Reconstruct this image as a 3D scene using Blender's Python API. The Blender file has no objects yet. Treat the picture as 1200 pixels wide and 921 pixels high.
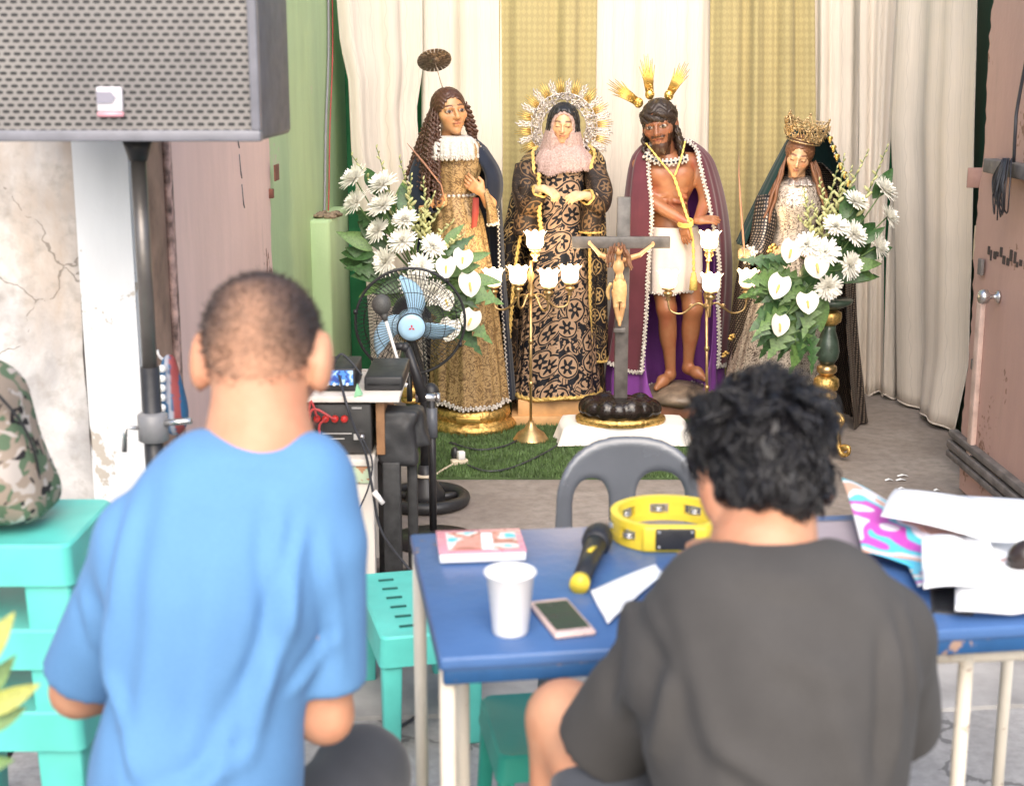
import bpy, bmesh, math, random
import numpy as np
from mathutils import Vector, Matrix

# ------------------------------------------------------------------ camera, sky, sun, exposure
scene = bpy.context.scene
COL = scene.collection
random.seed(11)
RNG = np.random.RandomState(5)
CAMZ, F = 1.6, 1667.0
PITCH = math.atan(370.5 / F)
SP, CP = math.sin(PITCH), math.cos(PITCH)

cam_data = bpy.data.cameras.new('camera')
cam = bpy.data.objects.new('camera', cam_data)
COL.objects.link(cam)
cam.location = (0, 0, CAMZ)
cam.rotation_euler = (math.pi / 2 - PITCH, 0, 0)
cam_data.sensor_width = 36.0
cam_data.lens = 36.0 * F / 1200.0
cam_data.clip_start = 0.05
cam_data.clip_end = 300
cam_data.dof.use_dof = True
cam_data.dof.focus_distance = 6.3
cam_data.dof.aperture_fstop = 4.6
scene.camera = cam

SUN_EL, SUN_AZ = math.radians(41), math.radians(178)      # behind the camera
world = bpy.data.worlds.new('World')
scene.world = world
world.use_nodes = True
wn = world.node_tree
sky = wn.nodes.new('ShaderNodeTexSky')
sky.sky_type = 'NISHITA'
sky.sun_disc = False
sky.sun_elevation = SUN_EL
sky.sun_rotation = SUN_AZ
sky.air_density = 1.0
sky.dust_density = 3.0
bg = wn.nodes.get('Background') or wn.nodes.new('ShaderNodeBackground')
bg.inputs['Strength'].default_value = 0.15
wn.links.new(sky.outputs[0], bg.inputs[0])
sun_data = bpy.data.lights.new('sun', 'SUN')
sun_data.energy = 1.5
sun_data.angle = math.radians(70)
sun_data.color = (1.0, 0.93, 0.83)
sun = bpy.data.objects.new('sun', sun_data)
COL.objects.link(sun)
sd = Vector((math.sin(SUN_AZ) * math.cos(SUN_EL), math.cos(SUN_AZ) * math.cos(SUN_EL), math.sin(SUN_EL)))
sun.rotation_euler = sd.to_track_quat('Z', 'Y').to_euler()
sun.location = (1, -6, 9)

scene.view_settings.view_transform = 'Standard'
scene.view_settings.look = 'None'
scene.view_settings.gamma = 1.0
scene.view_settings.exposure = 1.1
scene.view_settings.use_curve_mapping = False
scene.cycles.max_bounces = 6
scene.cycles.transparent_max_bounces = 8

# ------------------------------------------------------------------ small tools
def W(u, v, Y):
    """the point seen at photograph position (u, v) that stands at real distance Y"""
    a, b = (u - 600) / F, (460.5 - v) / F
    t = Y / (CP + b * SP)
    return Vector((a * t, Y, CAMZ + t * (-SP + b * CP)))

def WZ(v, Y):
    return W(600, v, Y).z

def floor_y(v):
    return CAMZ / math.tan(PITCH + math.atan((v - 460.5) / F))

def WF(u, v, z=0.0):
    """the point on the level z seen at (u, v)"""
    Y = (CAMZ - z) / math.tan(PITCH + math.atan((v - 460.5) / F))
    return W(u, v, Y)

def tag(o, label=None, cat=None, group=None, kind=None):
    if label: o['label'] = label
    if cat: o['category'] = cat
    if group: o['group'] = group
    if kind: o['kind'] = kind
    return o

def thing(name, label, cat, loc=(0, 0, 0), rz=0.0, group=None):
    o = bpy.data.objects.new(name, None)
    o.empty_display_size = 0.1
    COL.objects.link(o)
    o.location = loc
    o.rotation_euler = (0, 0, rz)
    return tag(o, label, cat, group)

def full_matrix(o):
    m = Matrix.LocRotScale(o.location, o.rotation_euler, o.scale)
    if o.parent:
        return full_matrix(o.parent) @ o.matrix_parent_inverse @ m
    return m

def adopt(o, parent):
    if parent is not None:
        o.parent = parent
        o.matrix_parent_inverse = full_matrix(parent).inverted()

def copy_tree(o, parent=None):
    c = o.copy()
    COL.objects.link(c)
    if parent is not None:
        mpi = o.matrix_parent_inverse.copy()
        c.parent = parent
        c.matrix_parent_inverse = mpi
    for ch in list(o.children):
        copy_tree(ch, c)
    return c

def link_mesh(name, me, mat, parent=None, smooth=True, loc=None):
    o = bpy.data.objects.new(name, me)
    COL.objects.link(o)
    if isinstance(mat, (list, tuple)):
        for m in mat: me.materials.append(m)
    elif mat is not None and len(me.materials) == 0:
        me.materials.append(mat)
    if smooth and len(me.polygons):
        me.polygons.foreach_set('use_smooth', [True] * len(me.polygons))
    if loc is not None: o.location = loc
    adopt(o, parent)
    return o

def frame_of(d):
    d = Vector(d).normalized()
    up = Vector((0, 0, 1)) if abs(d.z) < 0.95 else Vector((1, 0, 0))
    x = d.cross(up).normalized()
    return x, x.cross(d).normalized(), d

class MB:
    def __init__(s):
        s.v, s.f, s.mi, s.uv = [], [], [], []
        s.cur = 0
    def add(s, vs, fs):
        o = len(s.v)
        s.v.extend([tuple(p) for p in vs])
        for f in fs:
            s.f.append(tuple(i + o for i in f)); s.mi.append(s.cur)
        return s
    def box(s, c, size, rz=0.0, rot=None, taper=1.0):
        hx, hy, hz = size[0] / 2, size[1] / 2, size[2] / 2
        M = rot if rot is not None else Matrix.Rotation(rz, 3, 'Z')
        vs = []
        for z in (-1, 1):
            k = taper if z > 0 else 1.0
            for x, y in ((-1, -1), (1, -1), (1, 1), (-1, 1)):
                vs.append(Vector(c) + M @ Vector((x * hx * k, y * hy * k, z * hz)))
        return s.add(vs, [(3, 2, 1, 0), (4, 5, 6, 7), (0, 1, 5, 4), (1, 2, 6, 5), (2, 3, 7, 6), (3, 0, 4, 7)])
    def tube(s, pts, r, n=8, cap=True, flat=1.0):
        pts = [Vector(p) for p in pts]
        k = len(pts)
        rr = [r] * k if isinstance(r, (int, float)) else list(r)
        vs, fs = [], []
        d = (pts[1] - pts[0]).normalized()
        x, y, _ = frame_of(d)
        for i in range(k):
            if i == 0: d = pts[1] - pts[0]
            elif i == k - 1: d = pts[-1] - pts[-2]
            else: d = pts[i + 1] - pts[i - 1]
            d.normalize()
            x = (x - d * x.dot(d)).normalized()
            y = d.cross(x)
            for j in range(n):
                a = 2 * math.pi * j / n
                vs.append(pts[i] + x * (rr[i] * math.cos(a)) + y * (rr[i] * flat * math.sin(a)))
        for i in range(k - 1):
            for j in range(n):
                j2 = (j + 1) % n
                fs.append((i * n + j, i * n + j2, (i + 1) * n + j2, (i + 1) * n + j))
        if cap:
            fs.append(tuple(reversed(range(n)))); fs.append(tuple(range((k - 1) * n, k * n)))
        return s.add(vs, fs)
    def lathe(s, prof, c=(0, 0, 0), n=24, axis=(0, 0, 1), mod=None, cap=True, sx=1.0, sy=1.0):
        x, y, d = frame_of(axis)
        if tuple(axis) == (0, 0, 1): x, y, d = Vector((1, 0, 0)), Vector((0, 1, 0)), Vector((0, 0, 1))
        vs, fs = [], []
        for i, (r, z) in enumerate(prof):
            for j in range(n):
                a = 2 * math.pi * j / n
                q = r * (mod(a, z) if mod else 1.0)
                vs.append(Vector(c) + x * (q * sx * math.cos(a)) + y * (q * sy * math.sin(a)) + d * z)
        k = len(prof)
        for i in range(k - 1):
            for j in range(n):
                j2 = (j + 1) % n
                fs.append((i * n + j, i * n + j2, (i + 1) * n + j2, (i + 1) * n + j))
        if cap:
            fs.append(tuple(reversed(range(n)))); fs.append(tuple(range((k - 1) * n, k * n)))
        return s.add(vs, fs)
    def ball(s, c, r, n=10, m=6, rot=None):
        r = (r, r, r) if isinstance(r, (int, float)) else r
        M = rot if rot is not None else Matrix.Identity(3)
        vs, fs = [], []
        c = Vector(c)
        for i in range(1, m):
            t = math.pi * i / m
            for j in range(n):
                a = 2 * math.pi * j / n
                vs.append(c + M @ Vector((r[0] * math.sin(t) * math.cos(a), r[1] * math.sin(t) * math.sin(a), r[2] * math.cos(t))))
        top = len(vs); vs.append(c + M @ Vector((0, 0, r[2])))
        bot = len(vs); vs.append(c + M @ Vector((0, 0, -r[2])))
        for i in range(m - 2):
            for j in range(n):
                j2 = (j + 1) % n
                fs.append((i * n + j, (i + 1) * n + j, (i + 1) * n + j2, i * n + j2))
        for j in range(n):
            j2 = (j + 1) % n
            fs.append((top, j, j2)); fs.append((bot, (m - 2) * n + j2, (m - 2) * n + j))
        return s.add(vs, fs)
    def grid(s, P, close_u=False):
        """P[i][j] points, i along v"""
        nv, nu = len(P), len(P[0])
        vs = [p for row in P for p in row]
        fs = []
        for i in range(nv - 1):
            for j in range(nu if close_u else nu - 1):
                j2 = (j + 1) % nu
                fs.append((i * nu + j, i * nu + j2, (i + 1) * nu + j2, (i + 1) * nu + j))
        return s.add(vs, fs)
    def plate(s, poly, t, M=None, c=(0, 0, 0)):
        """poly in xy, extruded along z from 0 to t, placed by M and c"""
        M = M if M is not None else Matrix.Identity(3)
        n = len(poly)
        vs = [Vector(c) + M @ Vector((x, y, 0)) for x, y in poly] + [Vector(c) + M @ Vector((x, y, t)) for x, y in poly]
        fs = [tuple(reversed(range(n))), tuple(range(n, 2 * n))]
        fs += [(i, (i + 1) % n, n + (i + 1) % n, n + i) for i in range(n)]
        return s.add(vs, fs)
    def mesh(s, name='mesh'):
        me = bpy.data.meshes.new(name)
        me.from_pydata(s.v, [], s.f)
        if any(s.mi): me.polygons.foreach_set('material_index', s.mi)
        me.update()
        return me
    def build(s, name, mat, parent=None, smooth=True, bevel=0.0, seg=2, loc=None):
        me = s.mesh(name)
        if bevel > 0:
            bm = bmesh.new(); bm.from_mesh(me)
            es = [e for e in bm.edges if len(e.link_faces) == 2 and e.calc_face_angle(0) > 0.5]
            bmesh.ops.bevel(bm, geom=es, offset=bevel, segments=seg, profile=0.5, affect='EDGES', clamp_overlap=True)
            bm.to_mesh(me); bm.free()
        o = link_mesh(name, me, mat, parent, smooth, loc)
        if smooth and (bevel > 0):
            me.set_sharp_from_angle(angle=math.radians(50))
        return o

def sharp(o, deg=40):
    o.data.set_sharp_from_angle(angle=math.radians(deg))
    return o

def curve_pts(keys, n=24):
    """smooth path through the key points"""
    K = [Vector(k) for k in keys]
    K = [K[0] * 2 - K[1]] + K + [K[-1] * 2 - K[-2]]
    out = []
    m = len(K) - 3
    for i in range(n + 1):
        t = i / n * m
        k = min(int(t), m - 1); q = t - k
        a, b, c, d = K[k], K[k + 1], K[k + 2], K[k + 3]
        out.append(0.5 * ((2 * b) + (c - a) * q + (2 * a - 5 * b + 4 * c - d) * q * q + (3 * b - a - 3 * c + d) * q ** 3))
    return out

# ------------------------------------------------------------------ rounded forms: distance fields meshed by surface nets
def smin(a, b, k):
    h = np.clip(0.5 + 0.5 * (b - a) / k, 0, 1)
    return b * (1 - h) + a * h - k * h * (1 - h)
def smax(a, b, k): return -smin(-a, -b, k)
def d_ell(P, c, r):
    q = [(P[i] - c[i]) for i in range(3)]
    k0 = np.sqrt(sum((q[i] / r[i]) ** 2 for i in range(3))) + 1e-6
    k1 = np.sqrt(sum((q[i] / r[i] ** 2) ** 2 for i in range(3))) + 1e-6
    return k0 * (k0 - 1) / k1
def d_cap(P, a, b, ra, rb=None):
    rb = ra if rb is None else rb
    ba = [b[i] - a[i] for i in range(3)]
    L = sum(x * x for x in ba) + 1e-9
    pa = [P[i] - a[i] for i in range(3)]
    h = np.clip(sum(pa[i] * ba[i] for i in range(3)) / L, 0, 1)
    return np.sqrt(sum((pa[i] - ba[i] * h) ** 2 for i in range(3))) - (ra + (rb - ra) * h)
def d_path(P, pts, rs, k=0.02):
    d = None
    for i in range(len(pts) - 1):
        e = d_cap(P, pts[i], pts[i + 1], rs[i], rs[i + 1])
        d = e if d is None else smin(d, e, k)
    return d

def nets(fn, lo, hi, h):
    n = [max(4, int(math.ceil((hi[i] - lo[i]) / h)) + 1) for i in range(3)]
    ax = [np.float32(lo[i]) + np.arange(n[i], dtype=np.float32) * np.float32(h) for i in range(3)]
    P = np.meshgrid(ax[0], ax[1], ax[2], indexing='ij')
    D = fn(P).astype(np.float32)
    ins = D < 0
    sl = lambda A, d: A[tuple(slice(d[i], A.shape[i] - 1 + d[i]) for i in range(3))]
    corners = [(i, j, k) for i in (0, 1) for j in (0, 1) for k in (0, 1)]
    cnt = sum(sl(ins, c).astype(np.int8) for c in corners)
    act = (cnt > 0) & (cnt < 8)
    idx = -np.ones(act.shape, dtype=np.int64)
    cells = np.argwhere(act)
    idx[act] = np.arange(len(cells))
    acc = np.zeros((len(cells), 3)); num = np.zeros(len(cells))
    for a in corners:
        for axis in range(3):
            if a[axis] == 0:
                b = list(a); b[axis] = 1
                da = D[cells[:, 0] + a[0], cells[:, 1] + a[1], cells[:, 2] + a[2]]
                db = D[cells[:, 0] + b[0], cells[:, 1] + b[1], cells[:, 2] + b[2]]
                m = (da < 0) != (db < 0)
                t = np.where(m, da / np.where(m, da - db, 1), 0)
                p = np.array(a, float)[None, :] + 0 * acc
                p[:, axis] = t
                acc[m] += p[m]; num[m] += 1
    V = np.array(lo)[None, :] + (cells + acc / np.maximum(num, 1)[:, None]) * h
    faces = []
    for axis in range(3):
        d = [0, 0, 0]; d[axis] = 1
        A = ins[tuple(slice(0, n[i] - d[i]) for i in range(3))]
        B = ins[tuple(slice(d[i], n[i]) for i in range(3))]
        E = np.argwhere(A != B)
        o1, o2 = [(1, 2), (2, 0), (0, 1)][axis]
        E = E[(E[:, o1] > 0) & (E[:, o2] > 0) & (E[:, o1] < n[o1] - 1) & (E[:, o2] < n[o2] - 1)]
        if len(E) == 0: continue
        def cell(a, b):
            c = E.copy(); c[:, o1] -= a; c[:, o2] -= b
            return idx[c[:, 0], c[:, 1], c[:, 2]]
        q = np.stack([cell(1, 1), cell(0, 1), cell(0, 0), cell(1, 0)], 1)
        flip = B[E[:, 0], E[:, 1], E[:, 2]]
        q[flip] = q[flip][:, ::-1]
        faces.append(q)
    Q = np.concatenate(faces)
    Q = Q[(Q >= 0).all(1)]
    return V, Q

def np_mesh(name, V, Q):
    me = bpy.data.meshes.new(name)
    k = Q.shape[1]
    me.vertices.add(len(V)); me.vertices.foreach_set('co', np.asarray(V, np.float32).ravel())
    me.loops.add(Q.size); me.loops.foreach_set('vertex_index', Q.ravel().astype(np.int32))
    me.polygons.add(len(Q)); me.polygons.foreach_set('loop_start', np.arange(0, Q.size, k, dtype=np.int32))
    me.update(calc_edges=True); me.validate()
    return me

def vnoise(V, s, seed=0):
    """cheap smooth noise for shaping cloth and skin"""
    r = np.random.RandomState(seed)
    out = np.zeros(len(V))
    for i in range(5):
        k = r.normal(size=3); k /= np.linalg.norm(k)
        k2 = r.normal(size=3); k2 /= np.linalg.norm(k2)
        out += np.sin(V @ k * s * (0.7 + 0.5 * i / 4) + 2.2 * np.sin(V @ k2 * s * 0.6 + r.rand() * 6) + r.rand() * 6)
    return out / 5

def organic(name, fn, lo, hi, h, mat, parent=None, paint=None, disp=None):
    V, Q = nets(fn, lo, hi, h)
    me = np_mesh(name, V, Q)
    if disp is not None:
        if disp.__code__.co_argcount == 2:
            N = np.empty(len(V) * 3, np.float32); me.vertices.foreach_get('normal', N)
            V = V + disp(V, N.reshape(-1, 3))
        else:
            V = V + disp(V)
        me.vertices.foreach_set('co', np.asarray(V, np.float32).ravel()); me.update()
    if paint is not None:
        C = paint(V)
        at = me.color_attributes.new('paint', 'FLOAT_COLOR', 'POINT')
        at.data.foreach_set('color', np.concatenate([C, np.ones((len(C), 1))], 1).astype(np.float32).ravel())
    return link_mesh(name, me, mat, parent)
# ------------------------------------------------------------------ materials
class NB:
    def __init__(s, name):
        s.mat = bpy.data.materials.new(name)
        s.mat.use_nodes = True
        s.t = s.mat.node_tree
        s.b = next(n for n in s.t.nodes if n.type == 'BSDF_PRINCIPLED')
    def put(s, sock, v):
        if isinstance(v, bpy.types.NodeSocket): s.t.links.new(v, sock)
        else:
            if sock.type == 'RGBA' and len(v) == 3: v = (*v, 1)
            sock.default_value = v
    def n(s, typ, out=0, **kw):
        nd = s.t.nodes.new('ShaderNode' + typ)
        for k, v in kw.items():
            if k.startswith('i_'): s.put(nd.inputs[int(k[2:])], v)
            elif k in nd.inputs.keys() : s.put(nd.inputs[k], v)
            elif k.replace('_', ' ') in nd.inputs.keys(): s.put(nd.inputs[k.replace('_', ' ')], v)
            else: setattr(nd, k, v)
        s.last = nd
        return nd.outputs[out]
    def m(s, op, a, b=0.0, c=None):
        kw = dict(operation=op, i_0=a, i_1=b)
        if c is not None: kw['i_2'] = c
        return s.n('Math', **kw)
    def vm(s, op, a, b=(0, 0, 0), out=0):
        return s.n('VectorMath', out, operation=op, i_0=a, i_1=b)
    def co(s, kind='Object'):
        return s.n('TexCoord', kind)
    def map(s, v, scale=(1, 1, 1), loc=(0, 0, 0), rot=(0, 0, 0)):
        return s.n('Mapping', Vector=v, Scale=scale, Location=loc, Rotation=rot)
    def noise(s, v, scale, detail=4, rough=0.55, dist=0.0, out=0):
        return s.n('TexNoise', out, Vector=v, Scale=scale, Detail=detail, Roughness=rough, Distortion=dist)
    def ramp(s, fac, stops, interp='LINEAR'):
        o = s.n('ValToRGB', 0, Fac=fac)
        cr = s.last.color_ramp
        cr.interpolation = interp
        while len(cr.elements) < len(stops): cr.elements.new(0.5)
        for e, (p, c) in zip(cr.elements, stops):
            e.position = p
            e.color = (c, c, c, 1) if isinstance(c, (int, float)) else (*c, 1)
        return o
    def mix(s, fac, a, b, blend='MIX'):
        nd = s.t.nodes.new('ShaderNodeMix')
        nd.data_type = 'RGBA'; nd.blend_type = blend
        s.put(nd.inputs[0], fac); s.put(nd.inputs[6], a); s.put(nd.inputs[7], b)
        return nd.outputs[2]
    def bump(s, h, strength=0.3, dist=0.01):
        s.put(s.b.inputs['Normal'], s.n('Bump', Height=h, Strength=strength, Distance=dist))
    def set(s, **kw):
        for k, v in kw.items():
            s.put(s.b.inputs[k.replace('_', ' ')], v)
        return s.mat

def dark(c, k): return tuple(x * k for x in c)

def plain(name, col, rough=0.6, metal=0.0, var=0.25, scale=14.0, bump=0.15, bscale=60.0, spec=0.5, sss=0.0):
    """a surface with uneven colour, uneven gloss and a little relief"""
    b = NB(name)
    o = b.co()
    n1 = b.noise(o, scale, 5)
    c = b.mix(b.ramp(n1, [(0.3, 0.0), (0.7, 1.0)]), dark(col, 1 - var), dark(col, 1 + var * 0.5))
    r = b.m('MULTIPLY_ADD', b.noise(o, scale * 2.3, 3), 0.25, rough - 0.12)
    b.set(Base_Color=c, Roughness=r, Metallic=metal, Specular_IOR_Level=spec)
    if sss: b.set(Subsurface_Weight=sss, Subsurface_Radius=(0.01, 0.004, 0.002))
    if bump: b.bump(b.noise(o, bscale, 3), bump, 0.004)
    return b.mat

def m_painted(name, rough=0.5, sss=0.05):
    b = NB(name)
    a = b.n('Attribute', 0, attribute_name='paint')
    o = b.co()
    n1 = b.noise(o, 30, 4)
    n2 = b.noise(o, 11, 5, 0.65)
    a = b.mix(b.ramp(n2, [(0.4, 0.0), (0.68, 0.5)]), a, b.mix(1.0, a, (0.95, 0.66, 0.58), 'MULTIPLY'))
    b.set(Base_Color=b.mix(b.ramp(n1, [(0.3, 0.0), (0.7, 0.35)]), a, b.mix(1.0, a, (0.72, 0.6, 0.52), 'MULTIPLY')), Roughness=rough, Subsurface_Weight=sss, Subsurface_Radius=(0.01, 0.004, 0.002))
    b.bump(b.noise(o, 90, 3), 0.12, 0.003)
    return b.mat

def m_cloth(name, col, rough=0.85, var=0.2, weave=700.0, sheen=0.2, scale=6, trans=0.0):
    b = NB(name)
    o = b.co()
    n1 = b.noise(o, scale, 4)
    fine = b.noise(o, 260, 2)
    c = b.mix(b.ramp(n1, [(0.3, 0.0), (0.7, 1.0)]), dark(col, 1 - var), dark(col, 1 + var * 0.4))
    c = b.mix(b.ramp(fine, [(0.35, 0.0), (0.65, 0.2)]), c, b.mix(1.0, c, (0.7, 0.7, 0.7), 'MULTIPLY'))
    b.set(Base_Color=c, Roughness=rough, Sheen_Weight=sheen, Specular_IOR_Level=0.25)
    b.bump(b.noise(o, weave * 0.5, 2), 0.18, 0.002)
    return b.mat

def m_gold(name, col=(0.75, 0.48, 0.16), rough=0.32, bscale=80, bump=0.5, dirt=0.5):
    b = NB(name)
    o = b.co()
    n1 = b.noise(o, bscale, 4, 0.6, 0.6)
    c = b.mix(b.ramp(n1, [(0.35, 1.0), (0.6, 0.0)]), col, dark(col, 1 - dirt))
    b.set(Base_Color=c, Metallic=0.85, Roughness=b.m('MULTIPLY_ADD', b.noise(o, 40), 0.3, rough - 0.12))
    b.bump(n1, bump, 0.006)
    return b.mat

def m_curtain(name, col, kind):
    b = NB(name)
    uv = b.co('UV')
    o = b.co()
    if kind == 'white':
        # slubby cream cloth with thin wavering vertical threads
        w = b.noise(b.map(uv, (1.0, 0.5, 1)), 3.0, 3)
        x = b.n('SeparateXYZ', 0, Vector=uv)
        y = b.n('SeparateXYZ', 1, Vector=uv)
        wav = b.m('MULTIPLY', b.m('SINE', b.m('MULTIPLY', y, 55.0)), 0.0045)
        ph = b.m('FRACT', b.m('MULTIPLY', b.m('ADD', b.m('ADD', x, wav), b.m('MULTIPLY', w, 0.05)), 14.0))
        line = b.m('LESS_THAN', ph, 0.07)
        streak = b.noise(b.map(uv, (40, 1.2, 1)), 3.0, 4)
        c = b.mix(b.ramp(streak, [(0.3, 0.0), (0.75, 1.0)]), dark(col, 0.88), col)
        c = b.mix(b.m('MULTIPLY', line, 0.32), c, dark(col, 0.62))
    else:
        # woven trellis of small leaf shapes
        x, y = b.n('SeparateXYZ', 0, Vector=uv), b.n('SeparateXYZ', 1, Vector=uv)
        nz = b.noise(uv, 60, 2)
        p = b.m('MULTIPLY', b.m('ADD', x, y), 3.1416 / 0.036)
        q = b.m('MULTIPLY', b.m('SUBTRACT', x, y), 3.1416 / 0.036)
        s1, s2 = b.m('SINE', p), b.m('SINE', q)
        k = b.m('ADD', b.m('MULTIPLY', s1, s2), b.m('MULTIPLY', b.m('SUBTRACT', nz, 0.5), 1.1))
        k = b.ramp(b.m('MULTIPLY_ADD', k, 0.5, 0.5), [(0.45, 0.0), (0.62, 1.0)])
        c = b.mix(k, dark(col, 1.0), tuple(min(1, q_ * 1.18) for q_ in col))
        th = b.noise(b.map(uv, (300, 20, 1)), 1.0, 2)
        c = b.mix(b.ramp(th, [(0.35, 0.3), (0.65, 0.0)]), c, dark(col, 0.75))
    big = b.noise(o, 2.5, 3)
    c = b.mix(b.ramp(big, [(0.35, 0.16), (0.65, 0.0)]), c, dark(col, 0.5))
    b.set(Base_Color=c, Roughness=0.85, Specular_IOR_Level=0.2, Sheen_Weight=0.15)
    b.bump(b.noise(b.map(uv, (160, 60, 1)), 3.0, 2), 0.15, 0.003)
    return b.mat

def m_brocade(name, ground, motif, scale=11.0, metal_motif=0.0, density=0.5, sw=None, lt=None):
    b = NB(name)
    uv = b.co('UV')
    wob = b.noise(uv, scale * 1.3, 2, 0.5, 0.0, 1)
    p = b.vm('ADD', uv, b.vm('MULTIPLY', b.vm('SUBTRACT', wob, (0.5, 0.5, 0.5)), (0.035, 0.035, 0)))
    pos = b.n('TexVoronoi', 'Position', Vector=p, Scale=scale, Randomness=0.65, voronoi_dimensions='2D')
    loc = b.vm('SUBTRACT', p, pos)
    lx, ly = b.n('SeparateXYZ', 0, Vector=loc), b.n('SeparateXYZ', 1, Vector=loc)
    ang = b.m('ARCTAN2', ly, lx)
    rad = b.m('MULTIPLY', b.vm('LENGTH', loc, out=1), scale)
    pet = b.m('MULTIPLY_ADD', b.m('COSINE', b.m('MULTIPLY', ang, 6.0)), 0.08, 0.2)
    flower = b.m('LESS_THAN', rad, pet)
    eye = b.m('LESS_THAN', rad, 0.06)
    flower = b.m('SUBTRACT', flower, eye)
    ring = b.m('LESS_THAN', b.m('ABSOLUTE', b.m('SUBTRACT', rad, 0.36)), 0.028)
    n2 = b.noise(uv, scale * 2.6, 1.0, 0.4, 0.8)
    scroll = b.m('LESS_THAN', b.m('ABSOLUTE', b.m('SUBTRACT', b.m('FRACT', b.m('MULTIPLY', n2, 5.0)), 0.5)), sw or (0.085 + density * 0.1))
    far = b.m('GREATER_THAN', rad, 0.41)
    leafn = b.noise(b.map(uv, (1, 1, 1), (3, 7, 0)), scale * 3.2, 0.5, 0.3, 1.5)
    leaf = b.m('GREATER_THAN', leafn, lt or (0.66 - 0.1 * density))
    k = b.m('MAXIMUM', b.m('MAXIMUM', flower, ring), b.m('MULTIPLY', far, b.m('MAXIMUM', scroll, leaf)))
    fine = b.noise(uv, 300, 2)
    g = b.mix(b.ramp(fine, [(0.3, 0.0), (0.7, 0.35)]), ground, dark(ground, 0.55))
    c = b.mix(k, g, motif)
    b.set(Base_Color=c, Roughness=0.6, Metallic=b.m('MULTIPLY', k, metal_motif), Specular_IOR_Level=0.3)
    b.bump(k, 0.35, 0.003)
    return b.mat

def m_curl(name, ground, motif, scale=70.0, width=0.2, metal=0.0, rough=0.55):
    """close all-over curling pattern"""
    b = NB(name)
    uv = b.co('UV')
    n2 = b.noise(uv, scale, 1.0, 0.5, 1.2)
    k = b.m('LESS_THAN', b.m('ABSOLUTE', b.m('SUBTRACT', b.m('FRACT', b.m('MULTIPLY', n2, 3.0)), 0.5)), width)
    big = b.noise(uv, 8, 3)
    c = b.mix(k, ground, motif)
    c = b.mix(b.ramp(big, [(0.35, 0.25), (0.65, 0.0)]), c, dark(ground, 0.5))
    b.set(Base_Color=c, Roughness=rough, Metallic=metal, Specular_IOR_Level=0.4)
    b.bump(k, 0.3, 0.003)
    return b.mat

def m_net(name, ground, dots, scale=75.0, thr=0.28, metal=0.6):
    b = NB(name)
    uv = b.co('UV')
    d = b.n('TexVoronoi', 0, Vector=b.map(uv, (1, 1.3, 1)), Scale=scale, Randomness=0.15, voronoi_dimensions='2D')
    k = b.m('LESS_THAN', d, thr)
    c = b.mix(k, ground, dots)
    b.set(Base_Color=c, Roughness=0.42, Metallic=b.m('MULTIPLY', k, metal), Specular_IOR_Level=0.4)
    b.bump(d, 0.4, 0.003)
    return b.mat

def m_plaster():
    b = NB('stained_plaster')
    o = b.co()
    n1 = b.noise(o, 2.2, 8, 0.62, 0.6)
    n2 = b.noise(b.map(o, (1, 1, 0.4), (4, 2, 7)), 3.5, 8, 0.65)
    n3 = b.noise(o, 24, 5, 0.6)
    z = b.n('SeparateXYZ', 2, Vector=o)
    low = b.n('MapRange', 0, Value=b.m('ADD', z, b.m('MULTIPLY', b.m('SUBTRACT', n1, 0.5), 1.2)), i_1=0.25, i_2=1.1, i_3=1.0, i_4=0.0)
    c = b.mix(b.ramp(n1, [(0.36, 0.0), (0.6, 1.0)]), (0.36, 0.345, 0.345), (0.74, 0.71, 0.68))
    c = b.mix(b.ramp(n2, [(0.45, 0.0), (0.68, 0.85)]), c, (0.44, 0.34, 0.26))
    c = b.mix(b.m('MULTIPLY', low, 0.8), c, (0.30, 0.29, 0.29))
    c = b.mix(b.ramp(n3, [(0.5, 0.0), (0.75, 0.6)]), c, (0.28, 0.25, 0.22))
    v = b.n('TexVoronoi', 0, Vector=b.vm('ADD', o, b.vm('MULTIPLY', b.noise(o, 5, 4, out=1), (0.35, 0.35, 0.35))), Scale=2.1, feature='DISTANCE_TO_EDGE')
    crack = b.m('MULTIPLY', b.m('LESS_THAN', v, 0.006), b.m('GREATER_THAN', n1, 0.48))
    c = b.mix(b.m('MULTIPLY', crack, 0.6), c, (0.12, 0.1, 0.08))
    b.set(Base_Color=c, Roughness=0.92, Specular_IOR_Level=0.2)
    h = b.m('ADD', b.m('MULTIPLY', n3, 0.3), b.m('SUBTRACT', n1, b.m('MULTIPLY', crack, 1.0)))
    b.bump(h, 0.5, 0.02)
    return b.mat

def m_painted_wall(name, col, under, chip=0.72, dirt=(0.2, 0.16, 0.12), rough=0.6, scale=3.0):
    b = NB(name)
    o = b.co()
    n1 = b.noise(o, scale, 8, 0.65, 0.4)
    n2 = b.noise(b.map(o, (1, 1, 0.25), (2, 5, 1)), scale * 2, 6, 0.6)
    n3 = b.noise(o, 45, 4, 0.6)
    c = b.mix(b.ramp(n2, [(0.3, 0.0), (0.7, 1.0)]), dark(col, 0.88), tuple(min(1, q * 1.05) for q in col))
    k = b.ramp(b.m('MULTIPLY_ADD', n3, 0.25, b.m('MULTIPLY', n1, 0.85)), [(chip - 0.015, 0.0), (chip, 1.0)])
    c = b.mix(k, c, under)
    c = b.mix(b.ramp(n2, [(0.62, 0.0), (0.85, 0.45)]), c, dirt)
    b.set(Base_Color=c, Roughness=rough, Specular_IOR_Level=0.35)
    b.bump(b.m('ADD', b.m('MULTIPLY', k, -0.6), n3), 0.3, 0.004)
    return b.mat

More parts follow.
